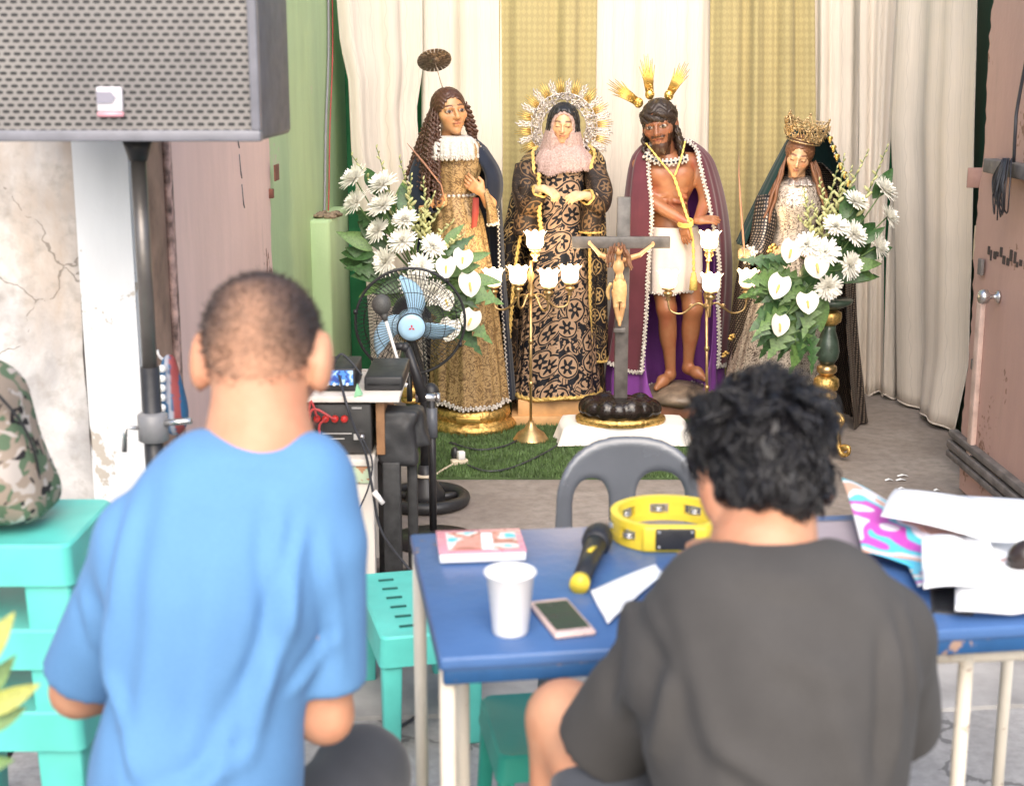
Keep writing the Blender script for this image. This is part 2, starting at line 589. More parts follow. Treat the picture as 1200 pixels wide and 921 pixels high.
def m_concrete(name, c0, c1, scale=2.0, cracks=True):
    b = NB(name)
    o = b.co()
    n1 = b.noise(o, scale, 9, 0.65, 0.3)
    n2 = b.noise(o, scale * 14, 6, 0.65)
    n3 = b.noise(b.map(o, (1, 1, 1), (9, 3, 0)), scale * 0.6, 5, 0.6)
    c = b.mix(b.ramp(n1, [(0.3, 0.0), (0.7, 1.0)]), c0, c1)
    c = b.mix(b.ramp(n2, [(0.35, 0.45), (0.6, 0.0)]), c, dark(c0, 0.6))
    c = b.mix(b.ramp(n3, [(0.55, 0.0), (0.75, 0.5)]), c, dark(c0, 0.75))
    h = b.m('ADD', n1, b.m('MULTIPLY', n2, 0.35))
    if cracks:
        v = b.n('TexVoronoi', 0, Vector=b.vm('ADD', o, b.vm('MULTIPLY', b.noise(o, 4, 5, out=1), (0.3, 0.3, 0.3))), Scale=0.9, feature='DISTANCE_TO_EDGE')
        k = b.m('LESS_THAN', v, 0.006)
        c = b.mix(b.m('MULTIPLY', k, 0.7), c, dark(c0, 0.35))
        h = b.m('SUBTRACT', h, k)
    b.set(Base_Color=c, Roughness=b.m('MULTIPLY_ADD', n2, 0.2, 0.72), Specular_IOR_Level=0.3)
    b.bump(h, 0.35, 0.012)
    return b.mat

def m_camo():
    b = NB('camouflage_cloth')
    o = b.map(b.co(), (1, 1, 1.5), rot=(0.2, 0.6, 0.3))
    n1 = b.noise(o, 17, 1.5, 0.5, 1.0)
    n2 = b.noise(b.map(o, (1, 1, 1), (5, 5, 5)), 19, 1.5, 0.5, 1.0)
    n3 = b.noise(b.map(o, (1, 1, 1), (1, 9, 2)), 20, 1.5, 0.5, 1.0)
    c = b.mix(b.m('GREATER_THAN', n1, 0.5), (0.30, 0.24, 0.19), (0.10, 0.15, 0.09))
    c = b.mix(b.m('GREATER_THAN', n2, 0.6), c, (0.45, 0.40, 0.36))
    c = b.mix(b.m('GREATER_THAN', n3, 0.62), c, (0.02, 0.018, 0.02))
    b.set(Base_Color=c, Roughness=0.8, Specular_IOR_Level=0.3)
    b.bump(b.noise(o, 200, 2), 0.15, 0.002)
    return b.mat

def m_grille():
    """perforated steel: staggered rows of slots"""
    b = NB('perforated_grille')
    o = b.co()
    x, z = b.n('SeparateXYZ', 0, Vector=o), b.n('SeparateXYZ', 2, Vector=o)
    row = b.m('MULTIPLY', z, 1 / 0.0125)
    odd = b.m('MULTIPLY', b.m('MODULO', b.m('FLOOR', row), 2.0), 0.5)
    fx = b.m('ABSOLUTE', b.m('SUBTRACT', b.m('FRACT', b.m('ADD', b.m('MULTIPLY', x, 1 / 0.0205), odd)), 0.5))
    fz = b.m('ABSOLUTE', b.m('SUBTRACT', b.m('FRACT', row), 0.5))
    d = b.m('ADD', b.m('POWER', b.m('DIVIDE', fx, 0.36), 3.0), b.m('POWER', b.m('DIVIDE', fz, 0.27), 2.0))
    hole = b.m('LESS_THAN', d, 1.0)
    n = b.noise(o, 3, 3)
    c = b.mix(b.ramp(n, [(0.3, 0.0), (0.7, 1.0)]), (0.16, 0.15, 0.15), (0.25, 0.235, 0.22))
    b.set(Base_Color=b.mix(hole, c, (0.012, 0.012, 0.013)), Roughness=0.5, Metallic=b.m('MULTIPLY', b.m('SUBTRACT', 1.0, hole), 0.3))
    b.bump(hole, -0.6, 0.004)
    return b.mat

def m_emit(name, col, strength):
    b = NB(name)
    b.set(Base_Color=(0.9, 0.85, 0.75), Roughness=0.35, Emission_Color=col, Emission_Strength=strength)
    return b.mat

def m_picture(name, cols, scale=14):
    """blotchy printed picture"""
    b = NB(name)
    o = b.co()
    n = b.noise(o, scale, 1.0, 0.4, 0.6)
    k = len(cols)
    c = b.ramp(n, [(0.28 + 0.44 * i / (k - 1), q) for i, q in enumerate(cols)], 'CONSTANT')
    b.set(Base_Color=c, Roughness=0.3)
    return b.mat

def m_hair(name, c0, c1, rough=0.45):
    b = NB(name)
    o = b.co()
    c = b.mix(b.noise(o, 90, 3), c0, c1)
    b.set(Base_Color=c, Roughness=rough, Specular_IOR_Level=0.5)
    return b.mat

def m_buzz():
    b = NB('cropped_hair')
    o = b.co()
    n = b.noise(o, 420, 3, 0.7)
    n2 = b.noise(o, 13, 4, 0.6)
    a = b.n('Attribute', 'Fac', attribute_name='paint')
    k = b.m('ADD', b.m('MULTIPLY', n, 0.7), b.m('ADD', b.m('MULTIPLY', n2, 0.5), b.m('MULTIPLY', a, 0.65)))
    c = b.ramp(k, [(0.44, (0.52, 0.275, 0.17)), (0.62, (0.24, 0.135, 0.088)), (0.82, (0.085, 0.052, 0.042)), (1.0, (0.018, 0.015, 0.016))])
    b.set(Base_Color=c, Roughness=0.75)
    b.bump(n, 0.5, 0.004)
    return b.mat

MT = dict(
    white_curtain=m_curtain('cream_curtain_cloth', (0.75, 0.665, 0.57), 'white'),
    gold_curtain=m_curtain('olive_gold_curtain_cloth', (0.40, 0.33, 0.16), 'gold'),
    plaster=m_plaster(),
    white_wash=m_painted_wall('whitewash', (0.70, 0.70, 0.70), (0.45, 0.4, 0.34), 0.63),
    pink=m_painted_wall('pink_paint', (0.78, 0.55, 0.49), (0.25, 0.10, 0.07), 0.72),
    green=m_painted_wall('green_paint', (0.42, 0.56, 0.31), (0.50, 0.50, 0.36), 0.70),
    dark_green=m_painted_wall('dark_green_paint', (0.03, 0.09, 0.055), (0.1, 0.12, 0.08), 0.74),
    brown_wood=plain('brown_wood', (0.34, 0.215, 0.155), 0.7, var=0.5, scale=8),
    grey_wood=plain('grey_weathered_wood', (0.17, 0.15, 0.14), 0.8, var=0.5, scale=12, bump=0.4),
    raw_wood=plain('raw_plank_wood', (0.62, 0.36, 0.16), 0.6, var=0.3, scale=9),
    rust=plain('rusty_iron', (0.20, 0.075, 0.05), 0.8, var=0.5, scale=40),
    floor_in=m_concrete('indoor_cement', (0.24, 0.20, 0.175), (0.36, 0.315, 0.28), 1.6, False),
    floor_out=m_concrete('street_concrete', (0.25, 0.245, 0.24), (0.42, 0.41, 0.40), 2.4),
    black_plastic=plain('black_plastic', (0.022, 0.022, 0.024), 0.45, var=0.2, bump=0.1),
    black_metal=plain('black_powder_coat', (0.03, 0.03, 0.033), 0.42, 0.2, var=0.3, scale=30),
    chrome=plain('worn_chrome', (0.62, 0.61, 0.6), 0.28, 0.95, var=0.2, bump=0.05),
    cabinet=plain('charcoal_cabinet_paint', (0.12, 0.12, 0.132), 0.55, var=0.25, bump=0.3, bscale=150),
    grille=m_grille(),
    badge=plain('pale_badge', (0.60, 0.57, 0.60), 0.35, var=0.05),
    badge_red=plain('pink_badge_band', (0.72, 0.35, 0.40), 0.4, var=0.05),
    white_paint=m_painted_wall('chipped_white_paint', (0.74, 0.69, 0.62), (0.40, 0.22, 0.14), 0.70, scale=9),
    peel_green=m_painted_wall('peeling_mint_paint', (0.50, 0.60, 0.42), (0.42, 0.22, 0.12), 0.56, scale=8),
    blue_table=m_painted_wall('blue_table_paint', (0.065, 0.145, 0.335), (0.30, 0.2, 0.15), 0.695, (0.03, 0.09, 0.26), 0.3, scale=5),
    teal=plain('teal_plastic', (0.11, 0.56, 0.49), 0.38, var=0.22, scale=5, bump=0.05),
    teal_dark=plain('sea_green_plastic', (0.03, 0.36, 0.27), 0.45, var=0.14, scale=5, bump=0.05),
    grey_chair=plain('dark_grey_chair_plastic', (0.12, 0.128, 0.145), 0.22, 0.15, var=0.15, scale=6, bump=0.04),
    foam=plain('white_foam', (0.86, 0.85, 0.84), 0.5, var=0.04, bump=0.1, bscale=300),
    paper=plain('white_paper', (0.86, 0.87, 0.88), 0.7, var=0.05, scale=5, bump=0.05),
    yellow=plain('yellow_plastic', (0.80, 0.60, 0.05), 0.35, var=0.12, bump=0.04),
    rose_gold=plain('pale_pink_phone_shell', (0.74, 0.55, 0.50), 0.3, 0.2, var=0.05, bump=0),
    glass_black=plain('dark_screen_glass', (0.03, 0.02, 0.016), 0.22, var=0.1, bump=0),
    brass=m_gold('aged_brass', (0.62, 0.42, 0.20), 0.3, 30, 0.1, 0.35),
    gold=m_gold('gilding', (0.80, 0.52, 0.17), 0.35, 70, 0.6, 0.6),
    gold_plain=m_gold('bright_gold', (0.80, 0.53, 0.15), 0.28, 40, 0.1, 0.25),
    silver=m_gold('filigree_silver', (0.80, 0.72, 0.66), 0.3, 150, 0.7, 0.6),
    antique=m_gold('dull_bronze', (0.46, 0.35, 0.27), 0.4, 90, 0.5, 0.6),
    lace=plain('white_lace', (0.62, 0.575, 0.53), 0.85, var=0.35, scale=120, bump=0.6, bscale=220),
    pink_lace=plain('blush_lace', (0.46, 0.32, 0.285), 0.9, var=0.4, scale=130, bump=0.2, bscale=200),
    statue_paint=m_painted('carnation_paint', 0.38, 0.05),
    skin=m_painted('skin', 0.55, 0.15),
    thread_gold=plain('gold_braid', (0.72, 0.50, 0.16), 0.45, 0.35, var=0.4, scale=200, bump=0.6, bscale=260),
    rope=plain('yellow_cord', (0.78, 0.58, 0.16), 0.6, 0.1, var=0.25, scale=160, bump=0.5, bscale=240),
    tunic=m_curl('gold_figured_tunic', (0.40, 0.265, 0.12), (0.15, 0.085, 0.035), 48, 0.17),
    dress=m_brocade('embroidered_dress_cloth', (0.40, 0.265, 0.17), (0.006, 0.007, 0.012), 7.5, 0, 0.5, 0.21, 0.54),
    mantle=m_brocade('black_embroidered_mantle', (0.012, 0.011, 0.014), (0.46, 0.31, 0.14), 10, 0.2, -0.45, 0.035, 0.74),
    sleeve=m_brocade('black_sleeve_cloth', (0.02, 0.014, 0.012), (0.16, 0.095, 0.05), 9, 0.2, -0.5, 0.03, 0.72),
    silver_dress=m_curl('silver_sequin_cloth', (0.62, 0.53, 0.44), (0.10, 0.07, 0.055), 60, 0.13, 0.3, 0.35),
    net=m_net('black_dotted_net', (0.014, 0.011, 0.011), (0.34, 0.26, 0.2)),
    navy=m_cloth('navy_velvet', (0.014, 0.02, 0.038), 0.8, 0.4, sheen=0.15),
    green_velvet=m_cloth('dark_green_velvet', (0.006, 0.028, 0.028), 0.8, 0.4, sheen=0.1),
    maroon=m_cloth('maroon_velvet', (0.115, 0.026, 0.04), 0.75, 0.25, sheen=0.3),
    purple=m_cloth('violet_satin', (0.20, 0.055, 0.28), 0.4, 0.2, sheen=0.1),
    red=m_cloth('red_sash', (0.34, 0.05, 0.035), 0.6),
    loin=m_cloth('white_loincloth', (0.74, 0.64, 0.58), 0.8, 0.12),
    white_cloth=m_cloth('white_table_linen', (0.84, 0.80, 0.75), 0.8, 0.06),
    rock=plain('painted_rock', (0.22, 0.165, 0.12), 0.45, var=0.5, scale=18, bump=0.5, bscale=30),
    black_rock=plain('glossy_black_rock', (0.02, 0.014, 0.012), 0.18, var=0.5, scale=20, bump=0.3, bscale=30),
    cross_wood=plain('cross_wood', (0.13, 0.118, 0.11), 0.35, var=0.5, scale=16, bump=0.3, bscale=40),
    hair_brown=m_hair('chestnut_hair', (0.035, 0.014, 0.009), (0.12, 0.05, 0.028)),
    hair_auburn=m_hair('auburn_hair', (0.10, 0.04, 0.018), (0.26, 0.11, 0.05)),
    hair_dark=m_hair('dark_umber_hair', (0.012, 0.008, 0.006), (0.05, 0.028, 0.018)),
    hair_black=m_hair('black_hair', (0.006, 0.006, 0.008), (0.022, 0.02, 0.022), 0.38),
    buzz=m_buzz(),
    blue_shirt=m_cloth('blue_cotton', (0.11, 0.25, 0.465), 0.85, 0.16, scale=3, sheen=0.05),
    grey_shirt=m_cloth('charcoal_cotton', (0.064, 0.060, 0.057), 0.9, 0.2, scale=5, sheen=0.03),
    grey_pants=m_cloth('slate_trousers', (0.055, 0.06, 0.072), 0.9, 0.2),
    petal=plain('white_petals', (0.92, 0.90, 0.82), 0.6, var=0.06, scale=30, bump=0.1),
    mum_core=plain('greenish_flower_heart', (0.62, 0.60, 0.30), 0.7, var=0.2, scale=40),
    spathe=plain('waxy_white_spathe', (0.82, 0.80, 0.70), 0.3, var=0.1, scale=25, bump=0.1),
    spadix=plain('yellow_spadix', (0.65, 0.50, 0.14), 0.6, var=0.2),
    bud=plain('pale_green_buds', (0.52, 0.52, 0.24), 0.6, var=0.3, scale=60),
    stem=plain('green_stem', (0.10, 0.17, 0.05), 0.6, var=0.3),
    leaf=plain('deep_green_leaf', (0.045, 0.115, 0.032), 0.4, var=0.5, scale=18, bump=0.2),
    leaf_light=plain('mid_green_leaf', (0.12, 0.22, 0.06), 0.45, var=0.4, scale=18, bump=0.2),
    leaf_yellow=plain('yellow_green_leaf', (0.34, 0.36, 0.07), 0.45, var=0.4, scale=18, bump=0.2),
    turf=plain('artificial_turf', (0.10, 0.17, 0.055), 0.6, var=0.5, scale=14),
    turf_back=plain('turf_backing', (0.06, 0.10, 0.035), 0.9, var=0.4, scale=20),
    shade=m_emit('lit_glass_shade', (1.0, 0.80, 0.50), 1.3),
    fan_blue=plain('pale_blue_fan_plastic', (0.42, 0.66, 0.84), 0.3, var=0.08, bump=0),
    mark_red=plain('red_mark', (0.65, 0.03, 0.04), 0.4, var=0.05, bump=0),
    red_plastic=plain('red_plastic', (0.55, 0.03, 0.025), 0.4, var=0.1),
    led_blue=m_picture('blue_lit_panel', [(0.05, 0.1, 0.4), (0.1, 0.3, 0.75), (0.5, 0.7, 0.95), (0.1, 0.15, 0.5)], 60),
    camo=m_camo(),
    blue_cloth=m_cloth('deep_blue_plastic_cloth', (0.02, 0.10, 0.22), 0.5, 0.2),
    white_plastic=plain('white_plastic', (0.80, 0.79, 0.77), 0.4, var=0.08),
    cream_plastic=plain('cream_plastic', (0.66, 0.56, 0.42), 0.45, var=0.1),
    cover=m_picture('printed_cover', [(0.10, 0.55, 0.62), (0.75, 0.78, 0.74), (0.70, 0.30, 0.24), (0.42, 0.16, 0.11), (0.85, 0.8, 0.72), (0.20, 0.62, 0.70)], 22),
    cover_pink=plain('pink_cover', (0.78, 0.30, 0.36), 0.3, var=0.1),
    wrapper=m_picture('printed_plastic_wrapper', [(0.80, 0.78, 0.82), (0.62, 0.08, 0.50), (0.12, 0.62, 0.72), (0.85, 0.82, 0.85), (0.75, 0.42, 0.30), (0.10, 0.55, 0.75), (0.5, 0.05, 0.2), (0.85, 0.83, 0.85)], 7),
    lilac=plain('greyish_lilac_cover', (0.36, 0.30, 0.32), 0.6, var=0.1),
    dark_cable=plain('dark_cable', (0.035, 0.037, 0.045), 0.5, var=0.3),
    grey_cable=plain('grey_cable', (0.25, 0.24, 0.26), 0.5, var=0.2),
    red_cable=plain('red_cable', (0.45, 0.05, 0.05), 0.5, var=0.2),
    pot=plain('clay_pot', (0.35, 0.15, 0.08), 0.8, var=0.3),
    jade=plain('dark_jade_paint', (0.05, 0.075, 0.055), 0.3, var=0.5, scale=20),
    violet_book=plain('navy_book_cover', (0.02, 0.02, 0.12), 0.4, var=0.1),
)
# ------------------------------------------------------------------ the setting
def grid_obj(name, P, UV, mat, parent=None, close_u=False, thick=0.0):
    m = MB(); m.grid(P, close_u)
    me = m.mesh(name)
    if UV is not None:
        nu = len(P[0]); uvl = me.uv_layers.new(name='uv')
        flat = [q for row in UV for q in row]
        for poly in me.polygons:
            js = [vi % nu for vi in poly.vertices]
            wrap = close_u and max(js) - min(js) > 1
            for li, vi in zip(poly.loop_indices, poly.vertices):
                u, v = flat[vi]
                if wrap and vi % nu == 0: u = flat[vi + nu - 1][0] + (flat[vi + nu - 1][0] - flat[vi + nu - 2][0])
                uvl.data[li].uv = (u, v)
    o = link_mesh(name, me, mat, parent)
    if thick:
        s = o.modifiers.new('thickness', 'SOLIDIFY'); s.thickness = thick; s.offset = 0
    return o

m = MB(); m.box((0, 20, -0.1), (160, 160, 0.2))
tag(m.build('ground', MT['floor_out'], smooth=False), 'grey cracked street concrete', kind='structure')
m = MB(); m.box((0.55, 5.95, 0.0), (3.0, 3.5, 0.03))
tag(m.build('floor', MT['floor_in'], smooth=False, bevel=0.006), 'brownish cement floor of the alcove', kind='structure')
# a broken edge of a paving slab
m = MB()
pts = [(-0.6, 3.34), (-0.2, 3.37), (0.2, 3.36), (0.5, 3.40), (0.9, 3.38), (1.3, 3.43), (1.8, 3.42)]
poly = [(x, y) for x, y in pts] + [(1.8, 3.9), (-0.6, 3.9)]
m.plate(poly, 0.012)
tag(m.build('paving_slab', plain('paler_slab_concrete', (0.36, 0.35, 0.34), 0.85, var=0.35, scale=5, bump=0.5, bscale=30), smooth=False), 'pale cement slab edge crossing the street floor', kind='structure')

# plaster wall on the left, with a whitewashed pier at its end
def wavy_wall(name, x0, x1, z0, z1, y, depth, mat, parent, amp=0.012, nx=40, nz=70, seed=1):
    V = []
    for k in range(nz + 1):
        for i in range(nx + 1):
            V.append((x0 + (x1 - x0) * i / nx, y, z0 + (z1 - z0) * k / nz))
    V = np.array(V)
    V[:, 1] -= amp * vnoise(V, 7, seed) * 0.6 + amp * 0.4 * vnoise(V, 22, seed + 1)
    P = V.reshape(nz + 1, nx + 1, 3).tolist()
    m = MB(); m.grid(P)
    m.box(((x0 + x1) / 2, y + depth / 2 + 0.03, (z0 + z1) / 2), (x1 - x0, depth, z1 - z0))
    return m.build(name, mat, parent)
wl = thing('plaster_wall', 'stained cracked whitish plaster wall behind the loudspeaker', 'wall', (-1.9, 3.5, 0))
wavy_wall('wall_face', -3.6, -1.068, -0.1, 3.2, 3.53, 0.25, MT['plaster'], wl)
wavy_wall('pier', -1.07, -0.935, -0.1, 3.2, 3.50, 0.2, MT['white_wash'], wl, 0.006, 8, 60, 4)
m = MB(); m.tube(curve_pts([(-1.07, 3.508, 1.75), (-1.064, 3.505, 1.3), (-1.072, 3.505, 0.9), (-1.06, 3.505, 0.4)], 20), [0.0015 + 0.004 * random.random() for _ in range(21)], 5)
m.build('joint_crack', plain('dark_crack', (0.05, 0.04, 0.035), 0.9), wl)
m = MB(); m.box((-1.2, 3.47, 0.09), (0.6, 0.16, 0.38)); m.box((-2.4, 3.46, 0.05), (1.8, 0.16, 0.30))
m.build('plinth', m_concrete('wall_foot_cement', (0.2, 0.19, 0.19), (0.33, 0.32, 0.32), 5, False), wl, bevel=0.02)

jb = thing('door_jamb', 'narrow brown wooden jamb between whitewashed pier and pink door', 'door frame', (-0.93, 3.7, 0))
m = MB(); m.box((-0.935, 3.66, 1.5), (0.05, 0.19, 3.1)); m.build('post', MT['brown_wood'], jb, bevel=0.006)
m = MB(); m.box((-0.905, 3.775, 1.5), (0.018, 0.035, 3.1)); m.build('bead', plain('flaking_pink_edge', (0.52, 0.34, 0.3), 0.8, var=0.8, scale=30), jb)

# pink door leaves folded outwards
def ragged_panel(y0, y1, z0, z1, x, t, seed, n=70):
    """a leaf in a plane of constant x with a chewed far edge"""
    r = random.Random(seed)
    far = []
    for i in range(n + 1):
        z = z0 + (z1 - z0) * i / n
        far.append((y1 + 0.012 * math.sin(z * 9 + seed) + (r.random() - 0.5) * 0.022, z))
    poly = [(y0, z0)] + far + [(y0, z1)]
    m = MB()
    M = Matrix(((0, 0, 1), (1, 0, 0), (0, 1, 0)))
    m.plate(poly, t, M, (x, 0, 0))
    return m
dl = thing('pink_door', 'pink painted door leaf with scratches beside green wall', 'door', (-0.9, 4.5, 0))
ragged_panel(3.80, 5.33, 0.03, 2.3, -0.935, 0.035, 2).build('door_leaf', MT['pink'], dl, smooth=False)
m = MB(); p = W(321, 203, 5.34)
m.box((p.x + 0.005, p.y + 0.03, p.z), (0.006, 0.09, 0.06)); m.build('hasp', MT['rust'], dl, smooth=False, bevel=0.002)
m = MB(); p = W(313, 227, 5.31); m.box((p.x + 0.01, p.y, p.z), (0.03, 0.02, 0.035)); m.build('hinge_stub', MT['rust'], dl, bevel=0.003)
m = MB(); 
for k in range(6):
    q = Vector((-0.8985, 4.72 + 0.012 * k, 1.45 - 0.05 * k)); m.tube([q, q + Vector((0, 0.018, -0.07 + 0.04 * (k % 2)))], 0.0022, 4)
m.build('scratches', plain('grey_scuff', (0.22, 0.2, 0.2), 0.8), dl)

# inner walls
gw = thing('green_wall', 'pale green painted inner wall with dirty ledge', 'wall', (-0.9, 6.3, 0))
m = MB()
pl = [(-0.99, 5.36), (-0.915, 5.36), (-0.86, 7.5), (-0.99, 7.5)]
m.plate(pl, 3.2, None, (0, 0, 0.0)); m.build('wall_face', MT['green'], gw, smooth=False)
def bulge(P):
    b = np.maximum(np.maximum(np.abs(P[0] + 0.84) - 0.16, np.abs(P[1] - 6.25) - 0.36), np.abs(P[2] - 0.5) - 0.51)
    return smax(b, d_ell(P, (-0.88, 6.2, 0.3), (0.34, 0.6, 0.76)), 0.04)
m = MB(); m.box((-0.855, 6.65, 0.49), (0.10, 0.7, 0.98)); m.build('ledge_block', MT['green'], gw, bevel=0.015, seg=2)
m = MB()
for k in range(60):
    a, r = random.random() * 6.28, random.random() ** 0.5
    m.ball((-0.84 + 0.06 * r * math.cos(a), 6.5 + 0.14 * r * math.sin(a), 0.98 + 0.012 * random.random()), (0.012 + 0.012 * random.random(), 0.014, 0.008), 5, 4)
m.build('debris', plain('dust_and_crumbs', (0.26, 0.19, 0.13), 0.95, var=0.6, scale=40), gw)

bw = thing('back_wall', 'green back wall hidden behind the curtains', 'wall', (0.5, 7.6, 0))
m = MB(); m.box((0.55, 7.6, 1.6), (3.2, 0.12, 3.2)); m.build('wall_face', m_painted_wall('bright_green_paint', (0.05, 0.30, 0.12), (0.2, 0.3, 0.2), 0.75), bw, smooth=False)
rw = thing('dark_green_wall', 'dark green inner wall strip between curtain and pink door', 'wall', (2.02, 6.4, 0))
m = MB(); m.box((2.12, 6.45, 1.6), (0.14, 2.3, 3.2)); m.build('wall_face', MT['dark_green'], rw, smooth=False)
m = MB(); m.box((1.95, 5.42, 1.6), (0.20, 0.1, 3.2)); m.build('return_face', MT['dark_green'], rw, smooth=False)

dr = thing('pink_door', 'weathered pink door leaf with round knob and nailed wooden bar', 'door', (1.68, 5.0, 0))
ragged_panel(3.6, 5.36, 0.03, 2.1, 1.75, 0.04, 5).build('door_leaf', m_painted_wall('faded_pink_paint', (0.50, 0.315, 0.265), (0.24, 0.13, 0.09), 0.68), dr, smooth=False)
def on_leaf(u, v, x=1.66):
    x += 0.085
    a, b = (u - 600) / F, (460.5 - v) / F
    t = x / a
    return Vector((x, t * (CP + b * SP), CAMZ + t * (-SP + b * CP)))
m = MB()
a = on_leaf(1121, 514, 1.655); bpt = Vector((1.74, 4.3, a.z + 0.005))
for dz, th in ((0.03, 0.028), (-0.012, 0.03), (-0.05, 0.026)):
    m.box(((a + bpt) / 2 + Vector((-0.006 if dz < 0 else 0, 0.02, dz - 0.02))), (0.035, abs(a.y - bpt.y) + 0.06, th))
m.build('bar', MT['grey_wood'], dr, bevel=0.004)
m = MB(); a = on_leaf(1164, 196, 1.65); m.box((1.73, a.y - 0.35, a.z + 0.005), (0.05, 0.75, 0.05)); m.build('batten', MT['grey_wood'], dr, bevel=0.005)
k = on_leaf(1160, 348, 1.63)
m = MB(); m.lathe([(0.022, 0), (0.022, 0.006), (0.009, 0.01), (0.009, 0.03), (0.024, 0.04), (0.028, 0.055), (0.022, 0.07), (0.006, 0.076)], (1.747, k.y, k.z), 16, (-1, 0, 0))
m.build('knob', MT['chrome'], dr)
m = MB(); a = on_leaf(1147, 420, 1.66); m.box((1.74, a.y, a.z - 0.1), (0.02, 0.05, 0.62)); m.build('lock_rail', plain('pale_pink_strip', (0.62, 0.45, 0.38), 0.7, var=0.3), dr, bevel=0.003)
m = MB(); a = on_leaf(1152, 313, 1.66); m.box((1.737, a.y, a.z), (0.012, 0.045, 0.06)); m.box((1.737, a.y, a.z - 0.37), (0.012, 0.045, 0.04)); m.build('latch_plate', MT['grey_wood'], dr, bevel=0.003)
m = MB(); a = W(1140, 209, 5.38); m.box((a.x + 0.05, a.y + 0.02, a.z), (0.13, 0.006, 0.075)); m.build('hasp', plain('pink_brown_plate', (0.34, 0.2, 0.16), 0.7), dr, bevel=0.002)
m = MB(); a = W(1141, 285, 5.39); m.box((a.x + 0.03, a.y + 0.01, a.z), (0.05, 0.02, 0.13)); m.build('splinter', plain('bare_cream_wood', (0.62, 0.5, 0.34), 0.7, var=0.3), dr, bevel=0.003)
m = MB()
r = random.Random(3)
for i in range(26):
    q = Vector((1.7485, 5.2 - i * 0.035 + r.random() * 0.02, on_leaf(1150, 296).z + r.random() * 0.03)); m.box(q, (0.004, 0.012 + 0.016 * r.random(), 0.012 + 0.03 * r.random()))
m.build('scuffs', plain('black_scuff', (0.06, 0.045, 0.04), 0.9), dr, smooth=False)

# bundle of wire hanging from the batten
m = MB()
a = on_leaf(1188, 190, 1.62)
for i in range(15):
    w, h = 0.03 + 0.05 * r.random(), 0.09 + 0.11 * r.random()
    oy, ox = (r.random() - 0.5) * 0.07, -0.01 - 0.03 * r.random()
    m.tube(curve_pts([(a.x + ox, a.y + oy * 0.3, a.z + 0.01), (a.x + ox - 0.03 * r.random(), a.y + oy + w, a.z - h * 0.5), (a.x + ox - 0.01, a.y + oy * 1.5 + w * 0.3, a.z - h), (a.x + ox - 0.03, a.y + oy - w, a.z - h * 0.55), (a.x + ox, a.y + oy * 0.3, a.z + 0.012)], 16), 0.0026, 5)
m.tube(curve_pts([(a.x, a.y, a.z), (a.x - 0.01, a.y - 0.02, a.z + 0.12), (a.x, a.y + 0.0, a.z + 0.2), (a.x, a.y - 0.1, a.z + 0.5)], 12), 0.006, 6)
tag(m.build('wire_bundle', MT['dark_cable']), 'tangled bundle of dark wire hanging on pink door', 'wire')

# cables down the green wall
for du, mt, lab in ((0, 'grey_cable', 'grey cable running down the green wall'), (5, 'red_cable', 'thin red cable taped beside the grey cable')):
    keys = [W(u + du * 0.6, v, 6.0) for u, v in ((390, -60), (388, 60), (383, 150), (380, 230), (375, 300), (372, 380), (380, 480))]
    keys = [Vector((-0.885 + (k.y - 5.36) * 0.026 + 0.012 + 0.002 * du, 0, k.z)) for k in keys]
    ys = [5.95, 5.92, 5.86, 5.84, 5.80, 5.76, 5.80]
    pts = []
    for (u, v), y in zip(((390, -60), (388, 60), (383, 150), (380, 230), (376, 300), (373, 380), (380, 480)), ys):
        x = -0.915 + (y - 5.36) * 0.0257 + 0.010
        # distance along the wall at which this wall is seen at u
        t_y = x * F / (u + du * 0.8 - 600)
        p = W(u + du * 0.8, v, t_y * 0.985)
        p.x = -0.915 + (p.y - 5.36) * 0.0257 + 0.010
        pts.append(p)
    m = MB(); m.tube(curve_pts(pts, 24), 0.006 if du == 0 else 0.0035, 6)
    tag(m.build('cable', MT[mt]), lab, 'cable')

